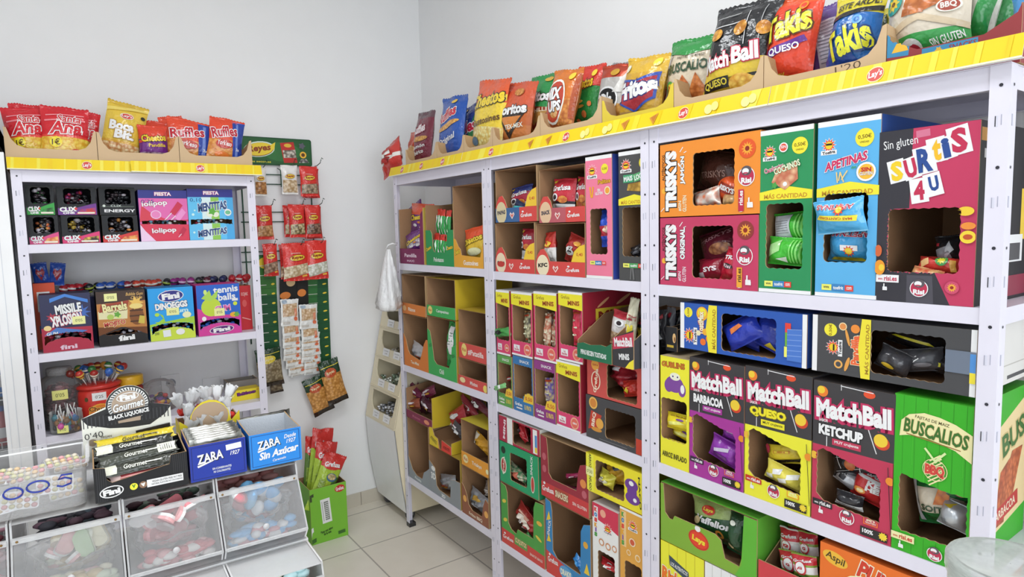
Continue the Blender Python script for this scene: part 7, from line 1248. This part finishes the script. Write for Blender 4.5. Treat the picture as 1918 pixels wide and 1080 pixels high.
def fill(a0, a1, o0, o1, z0, zs_, kinds, words, place, group, seed, n, s=1.0):
    rng = random.Random(seed); got = []; ca, co = (a0 + a1) / 2, (o0 + o1) / 2; tries = 0
    while len(got) < n and tries < 4000:
        tries += 1; u, v, zz = rng.uniform(-1, 1), rng.uniform(-1, 1), rng.random() ** .8
        if u * u + v * v > 1: continue
        p = (ca + u * (a1 - a0) / 2, co + v * (o1 - o0) / 2 - zs_ * zz * .5, z0 + zs_ * zz)
        if all(sum((x - y) ** 2 for x, y in zip(p, q)) > (.027 * s) ** 2 for q in got): got.append(p)
    got.sort(key=lambda p: p[2])
    for i, p in enumerate(got):
        k = i % len(kinds); lay = min(2, i * 3 // len(got))
        sweet(kinds[k], f'{words[k]} sweet heaped {("low", "midway", "on top")[lay]} in the {place}', group, FD.pos(p[0], p[2], p[1]), (rad(rng.uniform(-70, 50)), rad(rng.uniform(-60, 60)), rad(rng.uniform(0, 360))), s)
def mixheap(nm, lb, a0, a1, o0, o1, z, h, cols, n, r, seed):
    k = next((i for i in range(4) if UD[i] <= (a0 + a1) / 2 < UD[i + 1]), 0); a0 = max(a0, UD[k] + .008 + 1.5 * r); a1 = min(a1, UD[k + 1] - .010 - 1.5 * r); z += .001
    rng = random.Random(seed); b = MB()
    for i in range(n):
        px_, zz, oo = rng.uniform(a0, a1), z + r + rng.random() * h, rng.uniform(o0, o1)
        if oo < -.15 and zz > .755 - max(0, -.185 - oo) * 1.54: continue
        b.ball(FD.pos(px_, zz, oo), r * rng.uniform(1.0, 1.6), r * rng.uniform(.8, 1.1), r * rng.uniform(.5, .8), M(rng.choice(cols), 'candy'), 8, 5)
    tag(b.build(nm), lb, 'sweets', kind='stuff')
fa = lambda px, py, off: FD.q(px, py, off)
# right bin: blue and pink
a, z = fa(487, 985, .03)
film((UD[3] + UD[4]) / 2, .06, .846, .082, .052, .095, 'clear film bag of blue foam sweets, mouth open toward the room', 3)
mixheap('foam_sweets', 'blue and pink foam sweets spilled along the front lip of the right bin', a - .08, a + .08, -.038, -.004, .829, .034, ['#7fb8e6', '#e9e6ea', '#cf8f96', '#6fb2e6'], 70, .013, 5)
a = (UD[3] + UD[4]) / 2
fill(a - .058, a + .058, .018, .082, .900, .060, ['blue', 'allblue', 'bluered', 'allblue', 'blue', 'bluered'], ['blue and white', 'plain blue', 'white and pink', 'sky blue', 'pale blue', 'pink and white'], 'blue film bag', 'foam sweets in the right bin', 7, 30, 1.2)
mixheap('gummy_sweets', 'rose gummy sweets at the back of the right bin', a - .08, a + .07, .14, .27, .83, .11, ['#c98f8c', '#d6a09c', '#bd7f7e'], 150, .016, 8)
# middle bin: pink and white
a, z = fa(325, 1020, .03)
film((UD[2] + UD[3]) / 2, .06, .846, .082, .052, .095, 'clear film bag of pink sweets, crumpled in the middle bin', 5)
mixheap('foam_sweets', 'pink and white sweets spilled along the front lip of the middle bin', a - .08, a + .075, -.038, -.004, .829, .034, ['#d98a90', '#f0e2de', '#c9636b', '#e3a8aa'], 70, .013, 15)
a = (UD[2] + UD[3]) / 2
fill(a - .058, a + .058, .018, .082, .900, .060, ['pink', 'white', 'red', 'pink', 'white'], ['pink and white', 'white', 'deep pink', 'rose', 'cream white'], 'pink film bag', 'soft slices in the middle bin', 17, 30, 1.2)
mixheap('gummy_sweets', 'dark green and plum gummy sweets at the back of the middle bin', a - .08, a + .08, .14, .27, .83, .09, ['#6a7f70', '#7a5a62', '#8a9a8c', '#5a4a50'], 130, .014, 18)
# left bin: pale foam
a, z = fa(150, 1060, .03)
film((UD[1] + UD[2]) / 2 + .008, .06, .846, .080, .052, .095, 'clear film bag of pale sweets in the bin below the liquorice box', 9)
mixheap('foam_sweets', 'cream and green sweets spilled along the front lip of the left bin', a - .06, a + .08, -.038, -.004, .829, .03, ['#e6ddc4', '#cdd8bc', '#c9b07a', '#d9a8a8'], 60, .013, 25)
a = (UD[1] + UD[2]) / 2 + .008
fill(a - .045, a + .052, .02, .08, .894, .045, ['cream', 'green', 'white'], ['cream', 'pale green', 'white'], 'pale film bag', 'pale foam sweets in the left bin', 27, 20, 1.2)
mixheap('gummy_sweets', 'purple grey gummy sweets at the back of the left bin', a - .07, a + .07, .13, .27, .83, .10, ['#6a5a66', '#8a6a78', '#5a5a62', '#7f8f9a'], 120, .014, 28)
mixheap('foam_sweets', 'red and pink sweets in the bin at the photo edge', -.83, -.645, -.02, .25, .83, .09, ['#c97a86', '#d9a8b4', '#b8606a'], 150, .014, 29)
for i, (cols, lb) in enumerate(((['#e6d6a0', '#d9c27a'], 'yellow sweets in the lower tier bin at the photo edge'), (['#cfd8bc', '#e6e2d0', '#b8c49a'], 'pale green sweets in the lower tier below the pale bag'), (['#e3b0b2', '#d98a90', '#f0e6e2'], 'pink sweets in the lower tier below the pink bag'), (['#bfe0ee', '#9fd0e6', '#e6ead0', '#cfe6b8'], 'pale blue and green sweets in the lower tier at the right end'))):
    mixheap('foam_sweets', lb, UD[i] + .02, UD[i + 1] - .02, -.225, -.095, .634, .155, cols, 330, .014, 40 + i)
for ca, cols, lb in (((UD[3] + UD[4]) / 2, ['#7fb8e6', '#e9e6ea', '#cf8f96', '#6fb2e6'], 'blue and pink foam sweets deep in the right film bag'), ((UD[2] + UD[3]) / 2, ['#d98a90', '#f0e2de', '#c9636b', '#e3a8aa'], 'pink and white sweets deep in the middle film bag'), ((UD[1] + UD[2]) / 2 + .008, ['#e6ddc4', '#cdd8bc', '#c9b07a', '#d9a8a8'], 'pale sweets deep in the left film bag')):
    rng = random.Random(51); b = MB()
    for i in range(70):
        an = rng.uniform(0, 2 * PI); q = math.sqrt(rng.random())
        b.ball(FD.pos(ca + .046 * q * math.cos(an), .866 + .030 * rng.random(), .056 + .026 * q * math.sin(an)), .016, .012, .008, M(rng.choice(cols), 'candy'), 8, 5)
    tag(b.build('foam_sweets'), lb, 'sweets', kind='stuff')
# ---------------------------------------------------------------- things standing on the bins
GS = 'sweet boxes on the counter display'
# clear tub with a handwritten price
a0, a1 = FD.q(-60, 940, .0)[0], FD.q(170, 940, 0)[0]; z1 = 1.130
TB = clear('milky_tub', '#f8eef1', .15, .15)
tb = thing('clear_tub', 'clear plastic tub with a blue handwritten price at the front left', 'tub', None, FD.pos(a0, ZTP, 0), FD.rz)
w = a1 - a0; b = MB(); h = z1 - ZTP
def tubwall(g0, g1, za, zb, n=5):
    o0 = rrect(g0, g0, w - g0, .19 - g0, .02); o1 = rrect(g1, g1, w - g1, .19 - g1, .02); k = len(o0)
    b.add([(x, y, za) for x, y in o0] + [(x, y, zb) for x, y in o1], [(i, (i + 1) % k, k + (i + 1) % k, k + i) for i in range(k)], TB, True)
tubwall(.008, .002, .002, h - .012); tubwall(.010, .004, .004, h - .012); tubwall(.004, -.004, h - .012, h - .010); tubwall(-.004, -.005, h - .010, h); tubwall(-.005, .001, h, h)
o0 = rrect(.008, .008, w - .008, .182, .02); b.add([(x, y, .003) for x, y in o0], [tuple(range(len(o0)))], TB)
b.build('tub_body', tb)
b = MB(); mp = lambda x, y, k: (w - .20 + x, .0065 - .055 * 0 - .006 * (y + .03) / h - .0012, .03 + y)
def loop(cx, cy, rx, ry, a0_=0, a1_=360):
    return [(cx + rx * math.cos(rad(t)), cy + ry * math.sin(rad(t))) for t in range(a0_, a1_ + 1, 15)]
for path in (loop(.062, .032, .017, .0125), loop(.106, .037, .020, .0125), [(.168, .050), (.150, .052), (.143, .042)] + loop(.153, .036, .018, .010, 140, -140) if False else [(.170, .052), (.150, .053), (.143, .044), (.156, .046), (.168, .040), (.166, .030), (.150, .026), (.140, .030)]):
    b.tube([mp(x, y, 0) for x, y in path], .0021, M('#2f3f9a', 'ink'), 6)
b.build('price_writing', tb)
rng = random.Random(6)
for i, (x, y, zz, rx, rz_, c) in enumerate(((.19, .035, .055, 78, 4, '#e3c9b4'), (.125, .03, .035, 80, -6, '#d9b8a8'), (.21, .06, .03, 70, 12, '#e6cfb0'), (.10, .04, .03, 74, 8, '#d8c4c0'), (.14, .08, .075, 35, -10, '#e3d6d6'), (.205, .10, .085, 20, 14, '#dccfc4'), (.09, .10, .078, 25, -14, '#cfb8a4'), (.10, .14, .06, 40, 5, '#d9c2c2'), (.22, .15, .06, 30, -4, '#e0cdb8'))):
    bl = thing('candy_blister', 'clear blister of pastel candy beads ' + ('leaning at the right of the tub front', 'leaning in the middle of the tub front', 'low at the right corner of the tub', 'low at the left of the tub front', 'lying on top in the tub middle', 'lying on top at the tub right rear', 'lying on top at the tub left', 'at the left rear of the tub', 'at the right rear corner of the tub')[i], 'candy blister', 'candy blisters in the clear tub', FD.pos(a0 + w - .255 + x, ZTP + zz, y))
    bl.rotation_euler = (rad(rx), rad(rng.uniform(-8, 8)), FD.rz + rad(rz_))
    b = MB(); b.slab(rrect(-.035, -.02, .035, .02, .006), [], .001, lambda X, Y, k: (X, Y, k), M('#dfe0e2', 'foil'), M('#cfd0d2', 'foil'), M('#dfe0e2', 'foil')); paint(b, [R(.72, .5, .4, .8, '#b9bec6'), R(.72, .6, .34, .08, '#6a6e76'), R(.72, .4, .34, .08, '#6a6e76'), ST(.3, .5, .14, 7, '#e6c22c')] if i in (1, 4, 5) else [], .07, .04, lambda X, Y, k: (X - .035, Y - .02, -.0001 * k)); b.build('backing', bl)
    b = MB()
    for u in range(5):
        for v in range(3): b.ball((-.027 + .0135 * u, -.012 + .012 * v, .003), .0062, .0055, .0045, M(['#e8c7a0', '#e3a9ae', '#d8d6a8', '#e9d8c6'][(u + v + i) % 4], 'candy'), 8, 5)
    b.build('candy_bead', bl)['kind'] = 'stuff'
# liquorice box with header card
a0, a1 = FD.q(179, 940, 0)[0], FD.q(354, 905, 0)[0]; w = a1 - a0
lq = carton('liquorice_box', 'black ridged box with a round header card, full of liquorice packets', GS, FD.pos(a0, ZTP + .0005, 0), FD.rz, w, .083, .17, '#1b1b1d', '#1b1b1d', lip=[(0, 1), (.12, .95), (.13, .62), (.18, .5), (.80, .72), (.82, .98), (1, 1)], top=False, cin='#26262a', side=[(0, 1), (1, 1.05)],
     prints=[R(.03 + .022 * k, .5, .006, 1, '#303034') for k in range(5)] + [R(.84 + .022 * k, .7, .006, .6, '#303034') for k in range(7)] + [E(.17, .25, .25, .34, '#f4f4f4', 4), E(.17, .25, .225, .28, '#151516', 4), T('Fini', .17, .25, .18, .17, '#ffffff', 4, b=.06), E(.40, .27, .085, .2, '#e3dc3c'), T('V', .40, .28, .04, .1, '#3a7a2c', b=.06), E(.50, .27, .085, .2, '#8a6a52'), T('v', .50, .27, .05, .1, '#f0e8e0', 6, b=.08), R(.74, .27, .4, .22, '#efefec'), T('VEGAN GLUTEN FREE FAT FREE', .76, .31, .33, .06, '#3a3a3a', b=.02), T('NATURAL FLAVOURS NO COLOURINGS', .76, .23, .34, .05, '#3a3a3a', b=.02)])
hd = MB(); ho = .165; x0, zb_ = FD.q(155, 822, ho); x1, _ = FD.q(322, 800, ho); hw = x1 - x0
cxp, czp = FD.q(240, 757, ho); rr = (FD.q(282, 757, ho)[0] - FD.q(198, 757, ho)[0]) / 2; lx_, lz_ = x0 - a0, .05
ztop = FD.q(240, 800, ho)[1]
zl = FD.q(156, 785, ho)[1] - ZTP; zr = FD.q(322, 757, ho)[1] - ZTP; cz = czp - ZTP; cx = cxp - a0
out = [(lx_, .05), (lx_ + hw, .05), (lx_ + hw, zr)]
out += [(cx + rr * math.cos(rad(t)), cz + rr * math.sin(rad(t))) for t in range(-5, 186, 8)] + [(lx_, zl)]
hd.slab(out, [], .002, lambda x, y, k: (x, ho + k, y), M('#e9e4d8'), M('#8a7a62'), M('#e9e4d8'))
fx = lambda x, y, k: (x, ho - .00009 * k, y)
hp_ = []
def abs_(pr):  # prints given in metres on the header card
    paint(hd, pr, 1, 1, fx)
abs_([P([(lx_, zl), (lx_ + .012, zl - .018), (lx_ + hw * .3, zl - .034), (cx, zl - .040), (lx_ + hw * .75, zr - .044), (lx_ + hw - .014, zr - .022), (lx_ + hw, zr - .004), (lx_ + hw, zr), (cx + rr, cz - rr * .08), (cx - rr, cz - rr * .08)], '#1b1b1d')] + [R(lx_ + .004 + .0085 * k, zl - .012, .0022, .028, '#3a3a3e') for k in range(int(hw / .0085))] +
     [O(cx, cz, rr * 2, '#1b1b1d'), O(cx, cz, rr * 1.84, '#efeae0')] + [R(cx + rr * .83 * math.cos(rad(a_)), cz + rr * .83 * math.sin(rad(a_)), rr * .05, rr * .15, '#1b1b1d', a_ - 70) for a_ in range(0, 360, 9)] +
     [O(cx, cz, rr * 1.5, '#a89480'), P([(cx - .5 * rr, cz - rr * .9), (cx + .5 * rr, cz - rr * .9), (cx + .55 * rr, cz - .3 * rr), (cx - .55 * rr, cz - .3 * rr)], '#a89480'), E(cx, cz + rr * .42, rr * 1.02, rr * .46, '#f3efe6', 6), E(cx, cz + rr * .42, rr * .94, rr * .38, '#a89480', 6), T('Fini', cx, cz + rr * .42, rr * .72, rr * .3, '#f6f2ea', 6, b=.06), T('Gourmet', cx, cz - rr * .02, rr * 1.4, rr * .42, '#f6f2ea', 8, out='#3a322a', b=.03, sh=.3, ow=.03),
      R(cx, cz - rr * .5, rr * 2.05, rr * .44, '#1b1b1d', 6), T('BLACK LIQUORICE', cx, cz - rr * .5, rr * 1.84, rr * .27, '#f4f0e8', 6, b=.04)] +
     [R(lx_ + hw * .78, zl - .052, hw * .4, .012, '#26211e', 5), R(lx_ + hw * .62, zl - .066, hw * .44, .011, '#1c1a19', -2), T('Gourmet', lx_ + hw * .62, zl - .066, hw * .2, .007, '#efe8dc', -2), R(lx_ + hw * .38, zl - .06, .02, .008, '#e3cf3a', 10), T("0'40", lx_ + hw * .12, zl - .044, hw * .2, .016, '#3a3a3a', 4, b=0), O(lx_ + hw * .1, zl - .062, .018, '#8a7a66'), T('VEGAN', lx_ + hw * .25, zl - .052, hw * .12, .005, '#4a443c'), T('GLUTEN FREE', lx_ + hw * .26, zl - .060, hw * .14, .005, '#4a443c'), T('FAT FREE', lx_ + hw * .25, zl - .068, hw * .12, .005, '#4a443c')])
hd.build('header_card', lq)
PK = [(.020, .042, '#c85a5c', 'red liquorice packet lying in the front cut of the black box', 6, 4), (.022, .062, '#3a3c34', 'black packet with a white barcode end, front of the liquorice stack', 4, 5), (.045, .058, '#35372f', 'black liquorice packet low in the second row', -4, 0), (.05, .082, '#43463c', 'black packet with a big white label, middle of the liquorice stack', 7, 5), (.075, .075, '#2b2d28', 'dark packet at the middle rear of the liquorice stack', -2, 3), (.085, .096, '#23241f', 'black packet with silver print high in the liquorice stack', 3, 3), (.11, .105, '#d9c22f', 'yellow packet with black lettering on top of the liquorice stack', 5, 3), (.135, .098, '#e0cc3a', 'second yellow packet behind the top one', 3, 2)]
for i, (o, z, c, lb, r, y) in enumerate(PK):
    lab = [R(.12, .5, .2, .8, '#dcdccb')] if i in (1, 5) else [R(.85, .5, .24, .8, '#e3e3d4'), T('||||||', .85, .5, .16, .5, '#7a7a70')] if i in (3,) else [R(.08, .5, .16, .8, '#e6c6c0'), R(.55, .35, .8, .12, '#e39a98')] if i == 0 else []
    dark = '#2a2a24' if i >= 6 else '#e0e0d4'
    bag('liquorice_packet', lb, 'liquorice packets in the black box', FD.pos(a0 + w * .5 - .004 * (i % 3), ZTP + z, o + .008), FD.rz, w * (.72 if i == 0 else .90), .030, .014, c, prints=lab + ([T('Gourmet', .45, .5, .3, .4, dark, sh=.2), R(.68, .5, .2, .1, dark)] if i else []), tilt=48, roll=-r * .5, yaw=y * .4, seed=60 + i, cat='liquorice packet', fin='film')
# two blue boxes
def zara(p0, p1, ytop, label, col, pr, off=0.0, d=.16):
    a0, a1 = FD.q(*p0, off)[0], FD.q(*p1, off)[0]
    carton('liquorice_stick_box', label, GS, FD.pos(a0, ZTP + .0005, off), FD.rz, a1 - a0, .092, d, col, col, top=False, side=[(0, 1), (.7, 1.02), (1, 1.06)], cin='#c3c8ce', prints=pr)
    return a0, a1
fr = lambda c: [R(.5, .06, .92, .014, c), R(.5, .94, .92, .014, c), R(.04, .5, .01, .9, c), R(.96, .5, .01, .9, c)]
zl_ = lambda x, y, w_, h_: [T('ZARA', x + .015, y - .02, w_, h_, '#141a2c', 6, b=.05, sh=.1), T('ZARA', x, y, w_, h_, '#eef0f4', 6, b=.03, sh=.1), P([(x - w_ * .5, y - h_ * .75), (x + w_ * .28, y - h_ * .25), (x + w_ * .1, y - h_ * .5), (x - w_ * .46, y - h_ * .95)], '#eef0f4')]
b0, b1 = zara((358, 902), (463, 880), 838, 'dark blue liquorice stick box topped with silver foil sticks', '#24399a', fr('#16205c') + zl_(.35, .62, .46, .26) + [T('1927', .80, .62, .18, .12, '#e6e9f2', sh=.3), R(.78, .80, .28, .16, '#eceef2', 3), T('SIN CONSERVANTES', .55, .27, .34, .06, '#dfe3f0'), T('NI COLORANTES', .55, .18, .30, .06, '#dfe3f0')])
c0, c1 = zara((470, 879), (566, 860), 818, 'bright blue liquorice stick box with a white empty inside', '#2b84d6', fr('#173a7a') + zl_(.36, .68, .44, .24) + [T('Desde', .78, .80, .24, .12, '#f0f4fa', 4, sh=.3), T('1927', .80, .65, .2, .12, '#f0f4fa', 4, sh=.3), T('Sin Azúcar', .55, .38, .78, .22, '#f4f7fb', 5, b=.04, sh=.3), T('Caramelo', .55, .17, .26, .07, '#e6eef8', 4, sh=.3)])
def stick(a_, o, z, L, label, mat, yaw=0, roll=0, r=.0075):
    t = thing('liquorice_stick', label, 'liquorice stick', 'foil wrapped liquorice sticks', FD.pos(a_, z, o)); t.rotation_euler = (0, rad(roll), FD.rz + rad(yaw))
    b = MB(); rng = random.Random(int(o * 1e4) + int(L * 1e4)); b.tube([(-L / 2 + L * k / 14, .0012 * rng.uniform(-1, 1), .0012 * rng.uniform(-1, 1)) for k in range(15)], r, mat, 10); b.build('foil_wrap', t)
    for s_ in (-1, 1): MB().slab([(0, -.007), (.012, -.009), (.012, .009), (0, .007)], [], .001, lambda x, y, k, s_=s_: (s_ * (L / 2 + x), k, y), mat, mat, mat).build('crimped_end', t)
FO = M('n#d9d9d4#8f8f88', 'foil'); FD_ = M('n#6f6f68#3a3a36', 'foil')
k = 0
for lay in range(3):
    for j in range(7):
        stick((b0 + b1) / 2 + .002 * (j % 2), .022 + .020 * j, ZTP + .062 + .0165 * lay, (b1 - b0) - .032, f'silver foil stick, {("bottom", "middle", "top")[lay]} layer, {("frontmost", "second from the front", "third from the front", "fourth from the front", "fifth from the front", "sixth from the front", "rearmost")[j]} in the dark blue box', FO, yaw=(-1) ** j * 1.0)
for j in range(5):
    a_, z_ = FD.q(486, 770 - 3 * j, .19 + .018 * j)
    stick(a_, .192 + .018 * j, ZTP + .062 + .008 * (j % 2), .15, f'dark foil stick behind the bright blue box, {("frontmost", "second", "third", "fourth", "rearmost")[j]}', FD_, yaw=3 * (j % 3), roll=-1.5, r=.008)
rk = thing('stick_tray', 'low clear tray of dark foil sticks behind the bright blue box', 'tray', None, FD.pos(a_ - .085, ZTP + .0005, .178), FD.rz)
b = MB(); b.box(0, 0, 0, .17, .108, .05, clear('tray_plastic', '#dfe0dc', .4, .2)); b.build('tray_body', rk)
# yellow tub of white twisted sweets
a0, z_ = FD.q(336, 795, .215); a1, z1 = FD.q(447, 748, .215)
w = a1 - a0; hh = z1 - ZTP + .012
arc_ = [(0, .68), (.14, .56)] + [(.16 + .68 * (.5 - .5 * math.cos(PI * k / 8)), .60 + .40 * math.sin(PI * k / 8)) for k in range(9)] + [(.86, .56), (1, .72)]
carton('sweet_tub', 'yellow card tub with a brown oval front, full of white twisted sweets', GS, FD.pos(a0, ZTP + .0005, .215), FD.rz, w, hh, .10, '#e6d02f', '#d8c22a', lip=arc_, top=False, side=[(0, .6), (1, .6)], prints=[E(.5, .68, .62, .56, '#b39a80'), T('GATOS', .5, .30, .5, .16, '#3a3a22', 178, b=.05)])
wc = M('#ffffff', 'paper'); rc = M('#d8382f', 'film')
pt = None; rng = random.Random(9)
ps = 'far left,left,left of centre,centre,right of centre,right,far right'.split(',')
for row in range(3):
    for i in range(6):
        loc = FD.pos(a0 + w * (.10 + .80 * (i + .5 * (row % 2)) / 5.5), ZTP + hh * .34 + .030 * row + .006 * rng.random(),   .230 + .030 * row)
        rot = (rad(rng.uniform(-14, 10) - 4), rad(rng.uniform(-8, 8) + (i - 2.5) * 7), rad(rng.uniform(0, 180)))
        lb = f'white twisted sweet, {("front", "middle", "rear")[row]} row {ps[i]} in the yellow tub'
        if pt is None:
            pt = thing('twisted_sweet', lb, 'sweet', 'white twisted sweets in the yellow tub', loc); pt.rotation_euler = rot
            b = MB(); b.lathe([(.001, -.012), (.011, -.008), (.012, .006), (.004, .014)], rc, 12); b.build('sweet_body', pt)
            b = MB(); vs = []; fs = []
            for kz, (r, zz) in enumerate(((.004, .013), (.008, .022), (.013, .038), (.0165, .060))):
                for q in range(16): an = 2 * PI * q / 16; rr = r * (1 + .35 * math.sin(4 * an + kz * .5)); vs.append((rr * math.cos(an), rr * math.sin(an) * .8, zz + .004 * math.sin(5 * an) * (kz == 3)))
            for kz in range(3):
                for q in range(16): fs.append((kz * 16 + q, kz * 16 + (q + 1) % 16, kz * 16 + 16 + (q + 1) % 16, kz * 16 + 16 + q))
            b.add(vs, fs, wc, True); b.build('twist_end', pt)
        else: dup(pt, loc, rot, lb)
# ---------------------------------------------------------------- frosted tub on a small table at the near right
d = FWD * FPX + RGT * (1893 - 959) - UPV * (1052 - 540); p = CAM + d * (.86 / FPX)
ts = thing('side_table', 'small white table under the frosted tub, mostly below the photo edge', 'table', None, (p.x, p.y, 0))
MB().box(-.17, -.17, .76, .17, .17, .785, M('#ececea', 'plastic')).build('table_top', ts)
for sx_ in (-1, 1):
    for sy_ in (-1, 1): MB().box(min(sx_ * .16, sx_ * .13), min(sy_ * .16, sy_ * .13), 0, max(sx_ * .16, sx_ * .13), max(sy_ * .16, sy_ * .13), .76, M('#d6d6d6', 'metal')).build('leg', ts)
t = thing('frosted_tub', 'round frosted plastic tub in the near right corner of the photo', 'tub', None, (p.x, p.y, .7855))
FT = clear('frosted_plastic', '#d2d6d2', .30, .35); H = p.z - .7855
MB().lathe([(.001, .001), (.062, .001), (.066, .01), (.070, H - .02), (.070, H - .008)], FT, 40).build('tub_body', t)
MB().lathe([(.073, H - .024), (.0735, H - .004), (.071, H), (.066, H + .002), (.064, H - .002), (.001, H - .002)], FT, 40).build('lid', t)
# ---------------------------------------------------------------- let the bags rest inside their cartons and beside each other
from mathutils.bvhtree import BVHTree
def mat_of(o): return Matrix.LocRotScale(o.location, o.rotation_euler, o.scale)
CH = {}
for o in bpy.data.objects:
    if o.parent: CH.setdefault(o.parent.name, []).append(o)
def verts(root, m): return [m @ v.co for c in CH[root.name] for v in c.data.vertices]
homes = {}
for bag_ in BAGS:
    m = mat_of(bag_); best = None
    for bx, w, h, d, top in BOXES:
        mi = mat_of(bx).inverted(); c = mi @ bag_.location
        if -.03 < c.x < w + .03 and -.02 < c.y < d and -.01 < c.z < h * (1.0 if top else 2.4):
            sc = abs(c.x / w - .5)
            if best is None or sc < best[0]: best = (sc, bx, w, h, d, top, mi)
    if not best: continue
    _, bx, w, h, d, top, mi = best; e = .006
    open_tray = h < .2 and not top
    for it in range(1 if open_tray else 0, 2):
        pts = verts(bag_, mi @ mat_of(bag_))
        lo = [min(p[k] for p in pts) for k in range(3)]; hi = [max(p[k] for p in pts) for k in range(3)]
        if it == 0:
            f = min(1, (w - 2 * e) / (hi[0] - lo[0]), ((h - 2 * e) / (hi[2] - lo[2])) if top else 1)
            if f < 1: bag_.scale = [max(f, .92 if not top else .92)] * 3; continue
        s = [0, 0, 0]
        for k, (a, b) in enumerate(((e, w - e), (e, d - e), (e, h - e if top else 9))):
            if open_tray and k == 0: continue
            if hi[k] - lo[k] > b - a: s[k] = (a + b) / 2 - (lo[k] + hi[k]) / 2 if k == 0 else a - lo[k]
            elif lo[k] < a: s[k] = a - lo[k]
            elif hi[k] > b: s[k] = b - hi[k]
        bag_.location += bx.rotation_euler.to_matrix() @ Vector(s)
    homes.setdefault(bx.name, []).append((bag_, bx, d, mi))
def tree(b_):
    m = mat_of(b_); vs = []; ps = []
    for c in CH[b_.name]:
        k = len(vs); vs += [m @ v.co for v in c.data.vertices]; ps += [tuple(k + i for i in q.vertices) for q in c.data.polygons]
    return BVHTree.FromPolygons(vs, ps)
for L in homes.values():
    L.sort(key=lambda q: (q[3] @ q[0].location).y); done = []
    for bag_, bx, d, mi in L:
        inw = bx.rotation_euler.to_matrix() @ Vector((0, 1, 0)); open_ = mi.inverted().translation.z > 1.85; start = bag_.location.copy(); n = 0
        if open_: inw = (bag_.location - CAM); inw = inw / max(.3, (bx.rotation_euler.to_matrix().inverted() @ inw).y)
        while n < (18 if open_ else 4) and any(tree(bag_).overlap(t) for t in done):
            n += 1; bag_.location = start + inw * .006 * n
            pts = verts(bag_, mi @ mat_of(bag_))
            if max(p[1] for p in pts) > d - .006: bag_.location = start + inw * .006 * (n - 1); break
        done.append(tree(bag_))

# ---------------------------------------------------------------- tell look-alikes apart in their labels
seen = {}
for o in bpy.data.objects:
    if o.parent is None and o.get('category'): seen.setdefault(o['label'], []).append(o)
for lb, L in seen.items():
    if len(L) > 1:
        L.sort(key=lambda o: (o.location - CAM).dot(RGT) / max(.05, (o.location - CAM).dot(FWD)))
        W_ = {2: ('left', 'right'), 3: ('left', 'middle', 'right'), 4: ('leftmost', 'second from left', 'third from left', 'rightmost')}.get(len(L))
        if W_:
            for o, w_ in zip(L, W_): o['label'] = w_ + ' ' + lb
# ---------------------------------------------------------------- light and camera
cd = bpy.data.cameras.new('camera'); cam = bpy.data.objects.new('camera', cd); COL.objects.link(cam)
m = Matrix((RGT, UPV, -FWD)).transposed().to_4x4(); m.translation = CAM; cam.matrix_world = m
cd.sensor_width = 36; cd.lens = FPX / 1918 * 36; cd.clip_start = .02; SC.camera = cam
w = bpy.data.worlds.new('sky'); SC.world = w; w.use_nodes = True
bg = w.node_tree.nodes['Background']; bg.inputs['Color'].default_value = (.86, .93, 1, 1); bg.inputs['Strength'].default_value = 1.6
SC.view_settings.view_transform = 'Standard'; SC.view_settings.look = 'None'; SC.view_settings.gamma = 1; SC.view_settings.use_curve_mapping = False
SC.view_settings.exposure = EXPO
SC.cycles.transparent_max_bounces = 24; SC.cycles.max_bounces = 8; SC.cycles.diffuse_bounces = 4
